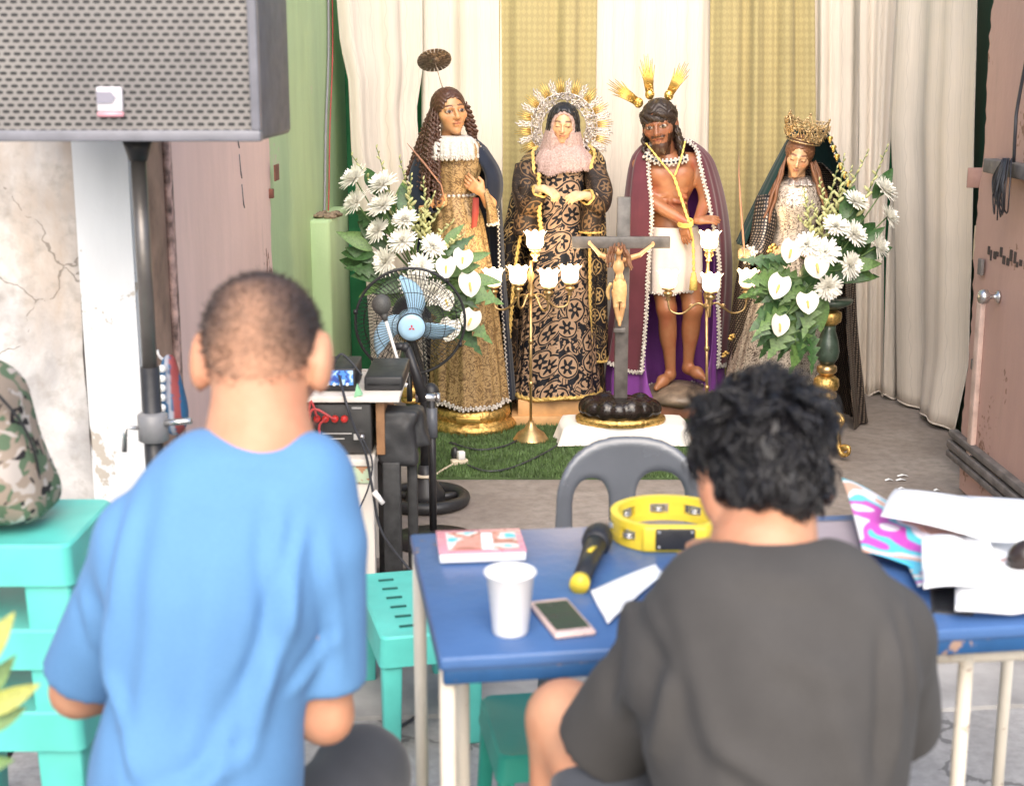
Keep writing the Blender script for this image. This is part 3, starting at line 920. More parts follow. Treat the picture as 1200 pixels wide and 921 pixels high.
# ------------------------------------------------------------------ curtains
def curtain(label, left, right, bottom, yl, yr, mat, folds, amp=0.035, seed=0, vtop=-60, group=None, nu=90, nv=36):
    """left and right: (photo height, photo column) pairs of the two edges; bottom: (left z, right z)"""
    r = random.Random(seed)
    ph = [r.random() * 6.28 for _ in range(6)]
    ztop = 2.35
    def ex(keys, z, y):
        ks = sorted([(W(u, v, y).z, W(u, v, y).x) for v, u in keys])
        return float(np.interp(z, [k[0] for k in ks], [k[1] for k in ks]))
    P, UV = [], []
    for i in range(nv + 1):
        t = i / nv
        rp, ru = [], []
        for j in range(nu + 1):
            s = j / nu
            zb = bottom[0] + (bottom[1] - bottom[0]) * s + 0.012 * math.sin(9 * s + seed)
            z = ztop + (zb - ztop) * t
            x = ex(left, z, yl) * (1 - s) + ex(right, z, yr) * s
            y = yl * (1 - s) + yr * s
            q = s + 0.035 * math.sin(5 * s + ph[0] + 0.8 * t) + 0.012 * math.sin(3 * t + ph[5])
            f = math.sin(2 * math.pi * folds * q + ph[1]) + 0.5 * math.sin(2 * math.pi * folds * 1.73 * q + ph[2] + 0.7 * t) + 0.12 * math.sin(2 * math.pi * folds * 3.1 * q + ph[3] - 0.6 * t)
            f = math.copysign(abs(f) ** 0.8, f)
            k = amp * (0.65 + 0.5 * t)
            dx, dy = (yl - yr), (ex(right, 1.2, yr) - ex(left, 1.2, yl))
            L = math.hypot(dx, dy) + 1e-6
            rp.append((x + dx / L * -f * k + 0.004 * math.sin(6 * t + ph[4]), y - dy / L * f * k, z))
            ru.append((s * 1.35 * L, z))
        P.append(rp); UV.append(ru)
    o = grid_obj('curtain', P, UV, mat, thick=0.004)
    tag(o, label, 'curtain', group)
    # stitched hem
    m = MB(); m.tube([Vector(p) + Vector((0, -0.003, 0.004)) for p in P[-1]], 0.0045, 5)
    m.build('hem', mat, o)
    return o
wc, gc = MT['white_curtain'], MT['gold_curtain']
curtain('cream curtain hanging against the pale green wall', [(-60, 392), (0, 397), (50, 401), (95, 411), (180, 414), (300, 428), (480, 440)], [(-60, 494), (80, 495), (130, 487), (200, 492), (480, 492)], (0.05, 0.05), 6.98, 7.18, wc, 2.4, 0.024, 1)
curtain('cream curtain behind the statue with wavy hair', [(-60, 492), (480, 495)], [(-60, 587), (300, 588), (480, 590)], (0.05, 0.05), 7.25, 7.22, wc, 2.2, 0.024, 2)
curtain('olive gold patterned curtain behind the rayed silver halo', [(-60, 586), (480, 584)], [(-60, 702), (90, 699), (480, 690)], (0.05, 0.05), 7.2, 7.2, gc, 2.4, 0.03, 3)
curtain('cream curtain behind the bearded statue in maroon', [(-60, 699), (90, 696), (480, 690)], [(-60, 838), (100, 834), (480, 825)], (0.05, 0.05), 7.25, 7.25, wc, 2.6, 0.018, 4)
curtain('olive gold patterned curtain behind the crowned statue', [(-60, 835), (100, 832), (480, 825)], [(-60, 955), (480, 955)], (0.05, 0.05), 7.2, 7.2, gc, 3.3, 0.03, 5)
curtain('narrow cream curtain beside the olive gold one, above the flower stand', [(-60, 951), (480, 952)], [(-60, 1009), (150, 1006), (480, 1003)], (0.03, 0.03), 7.25, 7.2, wc, 2, 0.018, 6)
curtain('cream curtain with dark slits on both sides', [(-60, 1010), (150, 1008), (300, 1003), (480, 1000)], [(-60, 1059), (0, 1056), (150, 1046), (300, 1036), (480, 1036)], (0.02, 0.02), 7.12, 7.05, wc, 2, 0.016, 7)
curtain('inner cream curtain strip hanging in shade behind the fullest curtain', [(-60, 1060), (150, 1050), (300, 1040), (480, 1034)], [(-60, 1085), (300, 1080), (480, 1075)], (0.03, 0.03), 6.98, 6.95, wc, 2, 0.016, 8)
curtain('fullest cream curtain with slanting hem beside dark green wall', [(-60, 1062), (0, 1057), (150, 1050), (300, 1058), (480, 1061)], [(-60, 1139), (0, 1138), (150, 1134), (300, 1132), (430, 1128), (520, 1108)], (0.035, 0.04), 6.86, 6.2, wc, 1.5, 0.03, 9)

# ------------------------------------------------------------------ turf mat
zt = 0.0155
mat_poly = [WF(497, 562, zt), WF(986, 574, zt), WF(985, 470, zt), WF(500, 480, zt)]
xs0, xs1 = mat_poly[0].x - 0.06, mat_poly[1].x
y0, y1 = mat_poly[0].y, 6.9
m = MB(); m.box(((xs0 + xs1) / 2, (y0 + y1) / 2, zt + 0.004), (xs1 - xs0, y1 - y0, 0.008))
rug = thing('turf_mat', 'green artificial turf mat laid on cement floor under the statues', 'mat', ((xs0 + xs1) / 2, (y0 + y1) / 2, 0))
m.build('backing', MT['turf_back'], rug, smooth=False)
nb = 42000
bx = RNG.uniform(xs0, xs1, nb); by = y0 + (y1 - y0) * RNG.rand(nb) ** 1.25
ba = RNG.rand(nb) * 6.28; bl = 0.012 + 0.010 * RNG.rand(nb); bt = (RNG.rand(nb, 2) - 0.5) * 0.014
V = np.zeros((nb, 3, 3)); w = 0.0026
V[:, 0] = np.stack([bx - w * np.cos(ba), by - w * np.sin(ba), 0 * bx + zt + 0.007], 1)
V[:, 1] = np.stack([bx + w * np.cos(ba), by + w * np.sin(ba), 0 * bx + zt + 0.007], 1)
V[:, 2] = np.stack([bx + bt[:, 0], by + bt[:, 1], zt + 0.007 + bl], 1)
tag(link_mesh('turf_pile', np_mesh('turf_pile', V.reshape(-1, 3), np.arange(nb * 3).reshape(-1, 3)), MT['turf'], rug, False), kind='stuff')

# scraps on the floor
for u, v, l in ((1058, 558, 0.022), (1056, 563, 0.02), (1042, 563, 0.016), (1074, 577, 0.034), (1057, 573, 0.014), (1062, 580, 0.012), (1098, 575, 0.012)):
    p = WF(u, v, 0.018); a = random.random()
    m = MB(); m.grid([[p + Vector((-l, -0.006, 0)), p + Vector((0, -0.008, 0.006)), p + Vector((l, -0.004, 0.001))], [p + Vector((-l, 0.010, 0.001)), p + Vector((0, 0.012, 0.007)), p + Vector((l, 0.012, 0))]])
    tag(m.build('paper_scrap', MT['paper'], smooth=False), 'small white scrap lying on the brown cement floor', 'scrap', 'white scraps on the cement floor')
# ------------------------------------------------------------------ heads, cloth and trims used by the statues and the people
def head_frame(c, H, yaw=0, pitch=0, roll=0):
    """local axes: face towards -y, up z. yaw turns to +x, pitch looks down, roll tips the crown to +x (degrees)"""
    R = Matrix.Rotation(math.radians(yaw), 3, 'Z') @ Matrix.Rotation(math.radians(pitch), 3, 'X') @ Matrix.Rotation(math.radians(roll), 3, 'Y')
    return dict(c=Vector(c), H=H, R=R)
def to_world(fr, p): return fr['c'] + fr['R'] @ (Vector(p) * fr['H'])
def to_local(fr, P):
    R, c, H = np.array(fr['R']), fr['c'], fr['H']
    q = [(P[i] - c[i]) / H for i in range(3)]
    return [q[0] * R[0][i] + q[1] * R[1][i] + q[2] * R[2][i] for i in range(3)]

def d_head(fr, P, wide=1.0, ears=True, beard=False, eyes=True, es=1.0):
    L = to_local(fr, P)
    L = [L[0] / wide, L[1], L[2]]
    A = [np.abs(L[0]), L[1], L[2]]
    d = d_ell(L, (0, 0.06, 0.13), (0.335, 0.42, 0.37))
    d = smin(d, d_ell(L, (0, -0.11, -0.10), (0.265, 0.285, 0.36)), 0.10)
    d = smin(d, d_ell(L, (0, -0.27, -0.40), (0.10, 0.09, 0.085)), 0.09)
    d = smin(d, d_ell(A, (0.20, -0.22, -0.08), (0.10, 0.11, 0.10)), 0.08)
    d = smin(d, d_cap(A, (0.03, -0.385, 0.085), (0.19, -0.33, 0.08), 0.035), 0.06)
    d = smax(d, -d_ell(A, (0.145, -0.43, 0.015), (0.085, 0.08, 0.055)), 0.05)
    if eyes: d = smin(d, d_ell(A, (0.145, -0.325, 0.012), (0.07, 0.065, 0.05)), 0.015)
    d = smin(d, d_cap(L, (0, -0.385, 0.07), (0, -0.475, -0.12), 0.03, 0.048), 0.035)
    d = smin(d, d_ell(A, (0.045, -0.43, -0.135), (0.035, 0.045, 0.03)), 0.025)
    d = smin(d, d_ell(L, (0, -0.385, -0.225), (0.10, 0.045, 0.024)), 0.02)
    d = smin(d, d_ell(L, (0, -0.378, -0.272), (0.085, 0.045, 0.028)), 0.02)
    if ears:
        e = d_ell(A, (0.345 + 0.06 * (es - 1), 0.05, -0.02), (0.05 * es, 0.085 * es, 0.145 * es))
        e = smax(e, -d_ell(A, (0.41 * es, 0.01, 0.0), (0.04, 0.06, 0.08)), 0.03)
        d = smin(d, e, 0.03)
    if beard:
        d = smin(d, d_ell(L, (0, -0.28, -0.40), (0.17, 0.13, 0.17)), 0.06)
        d = smin(d, d_ell(A, (0.07, -0.30, -0.52), (0.05, 0.06, 0.08)), 0.05)
        d = smin(d, d_cap(A, (0.02, -0.43, -0.185), (0.12, -0.39, -0.21), 0.022), 0.03)
        d = smax(d, -d_ell(L, (0, -0.45, -0.245), (0.08, 0.03, 0.012)), 0.02)
    return d * fr['H']

def paint_head(fr, V, base, lip, brow, C=None, beard=None, iris=(0.03, 0.015, 0.01), closed=False, blush=0.25, wide=1.0, lash=True):
    L = np.stack(to_local(fr, [V[:, 0], V[:, 1], V[:, 2]]), 1)
    L[:, 0] /= wide
    if C is None: C = np.tile(np.array(base, float), (len(V), 1))
    ax = np.abs(L[:, 0]); y, z = L[:, 1], L[:, 2]
    front = y < -0.2
    def put(m, c, k=1.0): C[m] = C[m] * (1 - k) + np.array(c) * k
    bl = np.exp(-(((ax - 0.19) / 0.09) ** 2 + ((z + 0.10) / 0.08) ** 2))[:, None] * blush * front[:, None]
    C[:] = C * (1 - bl) + bl * np.array([base[0], base[1] * 0.55, base[2] * 0.5])
    put(front & (np.abs(z - 0.115 + 0.25 * (ax - 0.14) ** 2 / 0.14 - 0.02) < 0.02) & (ax > 0.055) & (ax < 0.235), brow, 0.85)
    e = ((ax - 0.145) / 0.078) ** 2 + ((z - 0.012) / 0.036) ** 2
    if closed:
        put(front & (e < 1.2) & (np.abs(z + 0.012) < 0.017), brow, 0.9)
    else:
        put(front & (e < 1.35), dark(brow, 0.9), 0.6)
        put(front & (e < 0.75), (0.50, 0.43, 0.36))
        put(front & ((ax - 0.145) ** 2 + (z - 0.014) ** 2 < 0.036 ** 2), iris)
    put(front & ((L[:, 0] / 0.085) ** 2 + ((z + 0.248) / 0.034) ** 2 < 1) & (y < -0.36), lip, 0.6)
    put(front & (ax < 0.10) & (np.abs(z + 0.248) < 0.007) & (y < -0.36), dark(lip, 0.4), 0.8)
    if beard is not None:
        m = (z < -0.16) & (y < 0.05) & (((L[:, 0] / 0.12) ** 2 + ((z + 0.247) / 0.05) ** 2) > 1) & ((z < -0.33) | (ax > 0.16 + 0.3 * (z + 0.33)) | ((z < -0.165) & (z > -0.215) & (ax < 0.15)))
        m &= (z > -0.66) & (y < -0.02 + 0.0 * z)
        put(m, beard, 0.92)
    return C

def cloth(name, levels, mat, parent, folds=9, amp=0.05, seed=0, nu=150, nv=46, close=False, thick=0.003, pleat=None, hem=0.0, fold_top=0.25, uvs=1.0):
    """levels, top first: (z, cx, cy, rx, ry, a0, a1); angles in degrees from the front (-y) towards +x"""
    r = random.Random(seed)
    ph = [r.random() * 6.28 for _ in range(8)]
    zs = [l[0] for l in levels]
    n = len(levels)
    ts = np.linspace(0, 1, n)
    # smooth interpolation between levels
    def at(t, k):
        x = t * (n - 1); i = min(int(x), n - 2); q = x - i
        p0, p1, p2, p3 = (levels[max(i - 1, 0)][k], levels[i][k], levels[i + 1][k], levels[min(i + 2, n - 1)][k])
        m1, m2 = (p2 - p0) * 0.5, (p3 - p1) * 0.5
        q2, q3 = q * q, q ** 3
        return (2 * q3 - 3 * q2 + 1) * p1 + (q3 - 2 * q2 + q) * m1 + (-2 * q3 + 3 * q2) * p2 + (q3 - q2) * m2
    P, UV = [], []
    for i in range(nv + 1):
        t = i / nv
        z, cx, cy, rx, ry, a0, a1 = [at(t, k) for k in range(7)]
        rp, ru = [], []
        k = amp * (fold_top + (1 - fold_top) * t ** 1.3)
        for j in range(nu if close else nu + 1):
            s = j / nu
            a = math.radians(a0 + (a1 - a0) * s)
            f = math.sin(folds * a + ph[0] + 0.9 * math.sin(2 * a + ph[1]) + 0.5 * t) + 0.5 * math.sin((2 * folds + 1) * a + ph[2] + 1.2 * t) + 0.25 * math.sin((3 * folds + 2) * a + ph[3])
            q = 1 + k * f
            zz = z + hem * t * math.sin(3 * a + ph[4]) * 0.5 + hem * t * math.sin(7 * a + ph[5]) * 0.25
            rp.append((cx + rx * q * math.sin(a), cy - ry * q * math.cos(a), zz))
            ru.append((a * 0.5 * (rx + ry) * 1.05 * uvs, z * uvs))
        P.append(rp); UV.append(ru)
    # pattern width follows the hem, so motifs keep their size
    o = grid_obj(name, P, UV, mat, parent, close, thick)
    return o, P

def edge_of(P, which):
    if which == 'a': return [Vector(r[0]) for r in P]
    if which == 'b': return [Vector(r[-1]) for r in P]
    if which == 'hem': return [Vector(p) for p in P[-1]]
    if which == 'top': return [Vector(p) for p in P[0]]

def resample(pts, step):
    out, acc = [pts[0]], 0.0
    for a, b in zip(pts[:-1], pts[1:]):
        L = (b - a).length
        while acc + L >= step:
            q = (step - acc) / L
            a = a + (b - a) * q; L = (b - a).length; acc = 0.0
            out.append(a)
        acc += L
    return out

def lace_trim(name, pts, mat, parent, size=0.008, step=0.011, off=(0, -0.004, 0), rows=2):
    m = MB()
    R = resample(pts, step)
    for i, p in enumerate(R):
        d = (R[min(i + 1, len(R) - 1)] - R[max(i - 1, 0)])
        side = d.cross(Vector((0, 1, 0)))
        if side.length < 1e-5: side = Vector((1, 0, 0))
        side.normalize()
        for k in range(rows):
            w = (k - (rows - 1) / 2) * size * 1.2 + (size * 0.45 if i % 2 else -size * 0.45)
            s = size * (0.75 + 0.5 * random.random())
            m.ball(p + Vector(off) + side * w, (s * 0.8, s * 0.5, s * 0.8), 6, 4)
    return m.build(name, mat, parent)

def braid(name, pts, mat, parent, r=0.006, off=(0, -0.004, 0)):
    m = MB()
    R = [p + Vector(off) for p in resample(pts, 0.008)]
    for k in range(2):
        Q = []
        for i, p in enumerate(R):
            a = i * 0.9 + k * math.pi
            Q.append(p + Vector((math.cos(a), 0.3 * math.sin(a), math.sin(a) * 0.6)) * r * 0.55)
        m.tube(Q, r * 0.62, 5)
    return m.build(name, mat, parent)

def d_hand(P, wrist, direction, palm_n, size=0.10, side=1, curl=0.35, spread=0.10):
    """a hand with palm, four unequal fingers and a thumb. direction: wrist to fingers; palm_n: the way the palm faces; side: thumb on + or - of the cross axis"""
    w = Vector(wrist); d = Vector(direction).normalized(); nrm = Vector(palm_n); nrm = (nrm - d * nrm.dot(d)).normalized()
    x = d.cross(nrm) * side
    s = size
    kn = w + d * s * 0.50
    D = d_cap(P, tuple(w), tuple(w + d * s * 0.22), s * 0.15, s * 0.17)
    for q in (-0.16, -0.05, 0.06, 0.17):
        D = smin(D, d_cap(P, tuple(w + d * s * 0.15 + x * q * s * 0.7), tuple(kn + x * q * s), s * 0.10, s * 0.09), s * 0.06)
    for i, (q, L) in enumerate(((0.19, 0.42), (0.065, 0.48), (-0.06, 0.45), (-0.18, 0.34))):
        base = kn + x * q * s
        fd = (d + x * q * spread * 4).normalized()
        pts = [base]; c = 0.0
        for f in (0.45, 0.30, 0.25):
            c += curl * (1.0 + 0.15 * i)
            dd = (fd * math.cos(c) + nrm * math.sin(c)).normalized()
            pts.append(pts[-1] + dd * L * s * f)
        D = smin(D, d_path(P, [tuple(p) for p in pts], [s * 0.068, s * 0.062, s * 0.055, s * 0.045], s * 0.012), s * 0.02)
    tb = w + d * s * 0.14 + x * s * 0.15
    t1 = tb + (d * 0.6 + x * 0.75 + nrm * 0.25).normalized() * s * 0.22
    t2 = t1 + (d * 0.95 + x * 0.2 + nrm * 0.35).normalized() * s * 0.20
    D = smin(D, d_path(P, [tuple(tb), tuple(t1), tuple(t2)], [s * 0.10, s * 0.075, s * 0.055], s * 0.02), s * 0.05)
    return D

def box_of(pts, pad):
    lo = [min(p[i] for p in pts) - pad for i in range(3)]
    hi = [max(p[i] for p in pts) + pad for i in range(3)]
    return lo, hi

def make_head(fr, parent, mat, base, lip, brow, name='head', h=0.0042, neck=None, **kw):
    c, H = fr['c'], fr['H']
    beard = kw.pop('beard', None); closed = kw.pop('closed', False); wide = kw.pop('wide', 1.0); ears = kw.pop('ears', True)
    nk = neck or [to_world(fr, (0, 0.08, -0.30)), to_world(fr, (0, 0.14, -0.78))]
    def fn(P):
        d = d_head(fr, P, wide, ears, beard is not None)
        return smin(d, d_cap(P, tuple(nk[0]), tuple(nk[1]), H * 0.21, H * 0.24), H * 0.08)
    lo, hi = box_of([c + Vector((H * 0.62,) * 3), c - Vector((H * 0.62,) * 3), nk[1] - Vector((0, 0, H * 0.2))], 0.01)
    return organic(name, fn, lo, hi, h, mat, parent, lambda V: paint_head(fr, V, base, lip, brow, beard=beard, closed=closed, wide=wide, **kw))

def strands(name, paths, mat, parent, r0, r1, n=6, flat=1.0):
    m = MB()
    for p in paths:
        k = len(p)
        m.tube(p, [r0 * (math.sin(math.pi * min(1, 0.25 + 0.75 * (1 - i / k))) ** 0.5) * (1 - i / k) + r1 * (i / k) + 0.0005 for i in range(k)], n, True, flat)
    return m.build(name, mat, parent)
# ------------------------------------------------------------------ statue with wavy brown hair, gold tunic, navy cape and halo disc
Y1 = 6.40
def S(u, v, dy=0.0, Y=Y1): return W(u, v, Y + dy)
st = thing('statue', 'statue with long wavy brown hair, gold figured tunic, navy cape and small halo disc', 'statue', (S(550, 500).x, Y1, 0))
bx = S(553, 500).x
gold_relief = lambda a, z: 1 + 0.018 * math.sin(14 * a) * math.sin(z * 130) + 0.012 * math.sin(31 * a + z * 200)
m = MB(); m.lathe([(0.20, 0.015), (0.205, 0.035), (0.195, 0.055), (0.165, 0.062), (0.168, 0.07), (0.178, 0.09), (0.172, 0.115), (0.155, 0.12)], (bx, Y1, 0.005), 90, (0, 0, 1), gold_relief)
m.build('gilded_base', MT['gold'], st)
m = MB(); m.box((bx - 0.01, Y1 - 0.183, 0.092), (0.11, 0.02, 0.028)); m.build('base_plaque', MT['gold_plain'], st, bevel=0.003)
cx = lambda u, Y=Y1: W(u, 300, Y).x
lev = [(1.335, cx(532), Y1 + .02, .075, .06, 0, 360), (1.30, cx(533), Y1 + .01, .115, .085, 0, 360), (1.20, cx(534), Y1, .115, .09, 0, 360), (1.09, cx(533), Y1, .088, .078, 0, 360),
       (0.98, cx(537), Y1, .11, .10, 0, 360), (0.7, cx(543), Y1, .135, .125, 0, 360), (0.4, cx(547), Y1, .155, .145, 0, 360), (0.145, cx(549), Y1, .175, .165, 0, 360)]
o, P = cloth('tunic', lev, MT['tunic'], st, 8, 0.055, 3, close=True, nu=160, nv=60, hem=0.015)
lace_trim('hem_lace', edge_of(P, 'hem') + [Vector(P[-1][0])], MT['lace'], st, 0.008, 0.012)
m = MB()
for k in range(26):
    a = k / 26 * 6.283
    m.ball((cx(533) + 0.092 * math.sin(a), Y1 - 0.082 * math.cos(a), 1.085), (0.011, 0.008, 0.009), 7, 5)
m.build('belt', MT['silver'], st)
m = MB(); m.grid([[S(554, 232, -.09), S(561, 232, -.085)], [S(553, 250, -.105), S(561, 250, -.1)], [S(552, 268, -.115), S(558, 266, -.11)]])
o = m.build('red_sash', MT['red'], st); sm = o.modifiers.new('t', 'SOLIDIFY'); sm.thickness = 0.006
# cape round the back, open in front
lev = [(1.33, cx(531), Y1 + .05, .105, .06, 62, 305), (1.27, cx(531), Y1 + .04, .165, .085, 58, 305), (1.15, cx(532), Y1 + .04, .195, .11, 62, 298), (0.98, cx(534), Y1 + .05, .205, .14, 68, 292),
       (0.7, cx(540), Y1 + .06, .195, .16, 72, 288), (0.4, cx(545), Y1 + .07, .20, .17, 72, 285), (0.13, cx(549), Y1 + .08, .205, .18, 72, 282)]
o, P = cloth('cape', lev, MT['navy'], st, 9, 0.05, 5, nu=130, nv=50, hem=0.01)
lace_trim('cape_lace', edge_of(P, 'a'), MT['lace'], st, 0.0055, 0.010, rows=1)
lace_trim('cape_lace', edge_of(P, 'b'), MT['lace'], st, 0.0055, 0.010, rows=1)
# sleeves: gold cuffs opening out of the cape
def sleeve(name, pts, rs, mat, parent, seed=0, n=26, flat=0.55, amp=0.08, open_end=True):
    pts = curve_pts(pts, 16)
    rr = np.interp(np.linspace(0, 1, 17), np.linspace(0, 1, len(rs)), rs)
    m = MB(); r = random.Random(seed); ph = r.random() * 6
    Pn, UV = [], []
    d = (pts[1] - pts[0]).normalized(); x, y, _ = frame_of(d)
    for i, p in enumerate(pts):
        d = (pts[min(i + 1, 16)] - pts[max(i - 1, 0)]).normalized()
        x = (x - d * x.dot(d)).normalized(); y = d.cross(x)
        row, ur = [], []
        for j in range(n):
            a = 6.2832 * j / n
            q = rr[i] * (1 + amp * math.sin(5 * a + ph + i * 0.25))
            row.append(p + x * q * math.cos(a) + y * q * flat * math.sin(a)); ur.append((a * rr[i], i * 0.02))
        Pn.append(row); UV.append(ur)
    o = grid_obj(name, Pn, UV, mat, parent, True, 0.003)
    return o, Pn
sh_l, sh_r = S(500, 176, 0.02), S(562, 176, 0.02)
sleeve('cape_sleeve', [sh_r, S(578, 205, -.02), S(577, 232, -.06), S(570, 240, -.09)], [.045, .05, .05, .04], MT['navy'], st, 1)
o, Pn = sleeve('gold_cuff', [S(569, 222, -.085), S(575, 240, -.09), S(578, 262, -.09)], [.030, .048, .058], MT['tunic'], st, 2, flat=0.35)
lace_trim('cuff_lace', [Vector(p) for p in Pn[-1]], MT['lace'], st, 0.006, 0.010, rows=1)
lace_trim('cuff_lace', [Vector(r[6]) for r in Pn], MT['lace'], st, 0.005, 0.010, rows=1)
sleeve('cape_sleeve', [sh_l, S(488, 208, -.01), S(493, 240, -.06), S(508, 240, -.11)], [.045, .052, .05, .034], MT['navy'], st, 3)
skin_j = (0.58, 0.32, 0.155)
def hand_obj(wrist, d, n, size, side, parent, col, name='hand', curl=0.3, fore=None, h=0.003, mat=None):
    pts = [Vector(wrist), Vector(wrist) + Vector(d).normalized() * size * 1.2]
    if fore is not None: pts.append(Vector(fore))
    lo, hi = box_of(pts, size * 0.5)
    def fn(P):
        D = d_hand(P, wrist, d, n, size, side, curl)
        if fore is not None: D = smin(D, d_cap(P, tuple(fore), tuple(wrist), size * 0.27, size * 0.17), size * 0.06)
        return D
    return organic(name, fn, lo, hi, h, mat or MT['statue_paint'], parent, lambda V: np.tile(np.array(col, float), (len(V), 1)))
hand_obj(S(566, 226, -.10), (-0.75, -0.05, 0.55), (0.1, 1, 0.1), 0.115, -1, st, skin_j, fore=S(574, 238, -.08))
hand_obj(S(506, 239, -.11), (0.9, -0.25, 0.25), (0.2, 1, 0.1), 0.10, 1, st, skin_j, curl=0.75, fore=S(497, 243, -.08))
m = MB(); m.tube([S(477, 168, -.10), S(495, 189, -.12), S(517, 217, -.14), S(521, 236, -.14)], [0.002, 0.009, 0.006, 0.004], 6, True, 0.5)
m.build('quill', plain('reddish_quill', (0.42, 0.2, 0.12), 0.6, var=0.3), st)
# lace collar
o, P = cloth('collar', [(1.345, cx(531), Y1 + .01, .058, .055, 0, 360), (1.335, cx(531), Y1, .09, .085, 0, 360), (1.30, cx(531), Y1 - .005, .112, .105, 0, 360), (1.255, cx(532), Y1 - .01, .108, .112, 0, 360)], MT['lace'], st, 14, 0.07, 2, close=True, nu=140, nv=14)
lace_trim('collar_edge', edge_of(P, 'hem') + [Vector(P[-1][0])], MT['lace'], st, 0.008, 0.012)
fr1 = head_frame(S(527, 132), 0.205, 22, -4, -6)
make_head(fr1, st, MT['statue_paint'], skin_j, (0.45, 0.14, 0.09), (0.06, 0.03, 0.02), wide=1.0, ears=False)
# long crimped hair: cap plus waving locks
def hair_cap(fr, parent, mat, name='hair_cap', front=-0.12, drop=-0.2, grow=0.035, h=0.005, part=True):
    def fn(P):
        L = to_local(fr, P)
        d = d_ell(L, (0, 0.075, 0.14), (0.335 + grow, 0.42 + grow * 0.8, 0.37 + grow))
        d = smin(d, d_ell(L, (0, 0.16, -0.12), (0.33, 0.31, 0.36)), 0.06)
        face = d_ell(L, (0, -0.42, -0.06), (0.265, 0.40, 0.36))
        d = smax(d, -face, 0.03)
        wave = 0.012 * np.sin(L[2] * 60 + 5 * np.sin(np.arctan2(L[0], L[1] - 0.1) * 6))
        d = d + wave
        if part: d = smax(d, -d_cap(L, (0, -0.35, 0.5), (0, 0.1, 0.56), 0.03), 0.02)
        d = np.maximum(d, drop - L[2])
        return d * fr['H']
    H, c = fr['H'], fr['c']
    lo, hi = box_of([c], H * 0.68)
    return organic(name, fn, lo, hi, h, mat, parent)
hair_cap(fr1, st, MT['hair_brown'])
def wavy_locks(starts, n, length, amp, freq, drift, r=0.008):
    out = []
    for k in range(n):
        u = k / max(1, n - 1)
        a, b = starts
        p = a.lerp(b, u) + Vector((random.uniform(-.01, .01), random.uniform(-.012, .012), random.uniform(-.01, .01)))
        L = length * random.uniform(0.8, 1.05); ph = random.random() * 6
        pts = []
        for i in range(44):
            t = i / 43
            q = p + drift(u, t) * 1.0 + Vector((0, 0, -L * t))
            w = amp * min(1, t * 5)
            q += Vector((math.cos(freq * t * L + ph), 0.7 * math.sin(freq * t * L + ph), 0)) * w
            pts.append(q)
        out.append(pts)
    return out
lk = wavy_locks((to_world(fr1, (-0.34, -0.06, 0.12)), to_world(fr1, (-0.30, 0.34, 0.1))), 15, 0.36, 0.0075, 300, lambda u, t: Vector((-0.03 * t - 0.09 * u * t, -0.10 * t * (1 - u) - 0.0, 0)))
lk += wavy_locks((to_world(fr1, (-0.33, -0.10, 0.05)), to_world(fr1, (-0.36, 0.12, 0.0))), 9, 0.40, 0.008, 300, lambda u, t: Vector((0.012 * t - 0.04 * u * t, -0.115 * t, 0)))
lk += wavy_locks((to_world(fr1, (0.33, -0.10, 0.16)), to_world(fr1, (0.30, 0.25, 0.12))), 13, 0.17, 0.0085, 300, lambda u, t: Vector((0.045 * t + 0.02 * u * t, 0.01 * t, 0)))
strands('hair_locks', lk, MT['hair_brown'], st, 0.0095, 0.006, 6)
# halo disc on a wire
hc = S(509, 71, 0.03)
ax = Vector((0.15, -0.62, -0.77)).normalized()
X, Yv, D = frame_of(ax)
halo = MB()
for k in range(24):
    a0 = 6.2832 * k / 24
    for r0, r1, w in ((0.014, 0.076, 0.0085),):
        c0, c1 = hc + (X * math.cos(a0) + Yv * math.sin(a0)) * r0, hc + (X * math.cos(a0) + Yv * math.sin(a0)) * r1
        sd_ = (X * -math.sin(a0) + Yv * math.cos(a0))
        halo.add([c0 - sd_ * 0.002 + D * 0.002, c0 + sd_ * 0.002 + D * 0.002, c1 + sd_ * w + D * 0.001, c1 - sd_ * w + D * 0.001, c0 - sd_ * 0.002 - D * 0.002, c0 + sd_ * 0.002 - D * 0.002, c1 + sd_ * w - D * 0.001, c1 - sd_ * w - D * 0.001],
                 [(0, 1, 2, 3), (7, 6, 5, 4), (0, 3, 7, 4), (1, 5, 6, 2), (3, 2, 6, 7), (0, 4, 5, 1)])
halo.lathe([(0.004, -0.003), (0.05, -0.002), (0.05, 0.002), (0.022, 0.004), (0.012, 0.009), (0.002, 0.01)], hc, 20, tuple(D))
ho = halo.build('halo_disc', MT['antique'], st, smooth=False)
m = MB(); m.tube([hc, S(517, 98, 0.03), S(519, 104, 0.03)], 0.0022, 6); m.build('halo_wire', MT['antique'], ho)

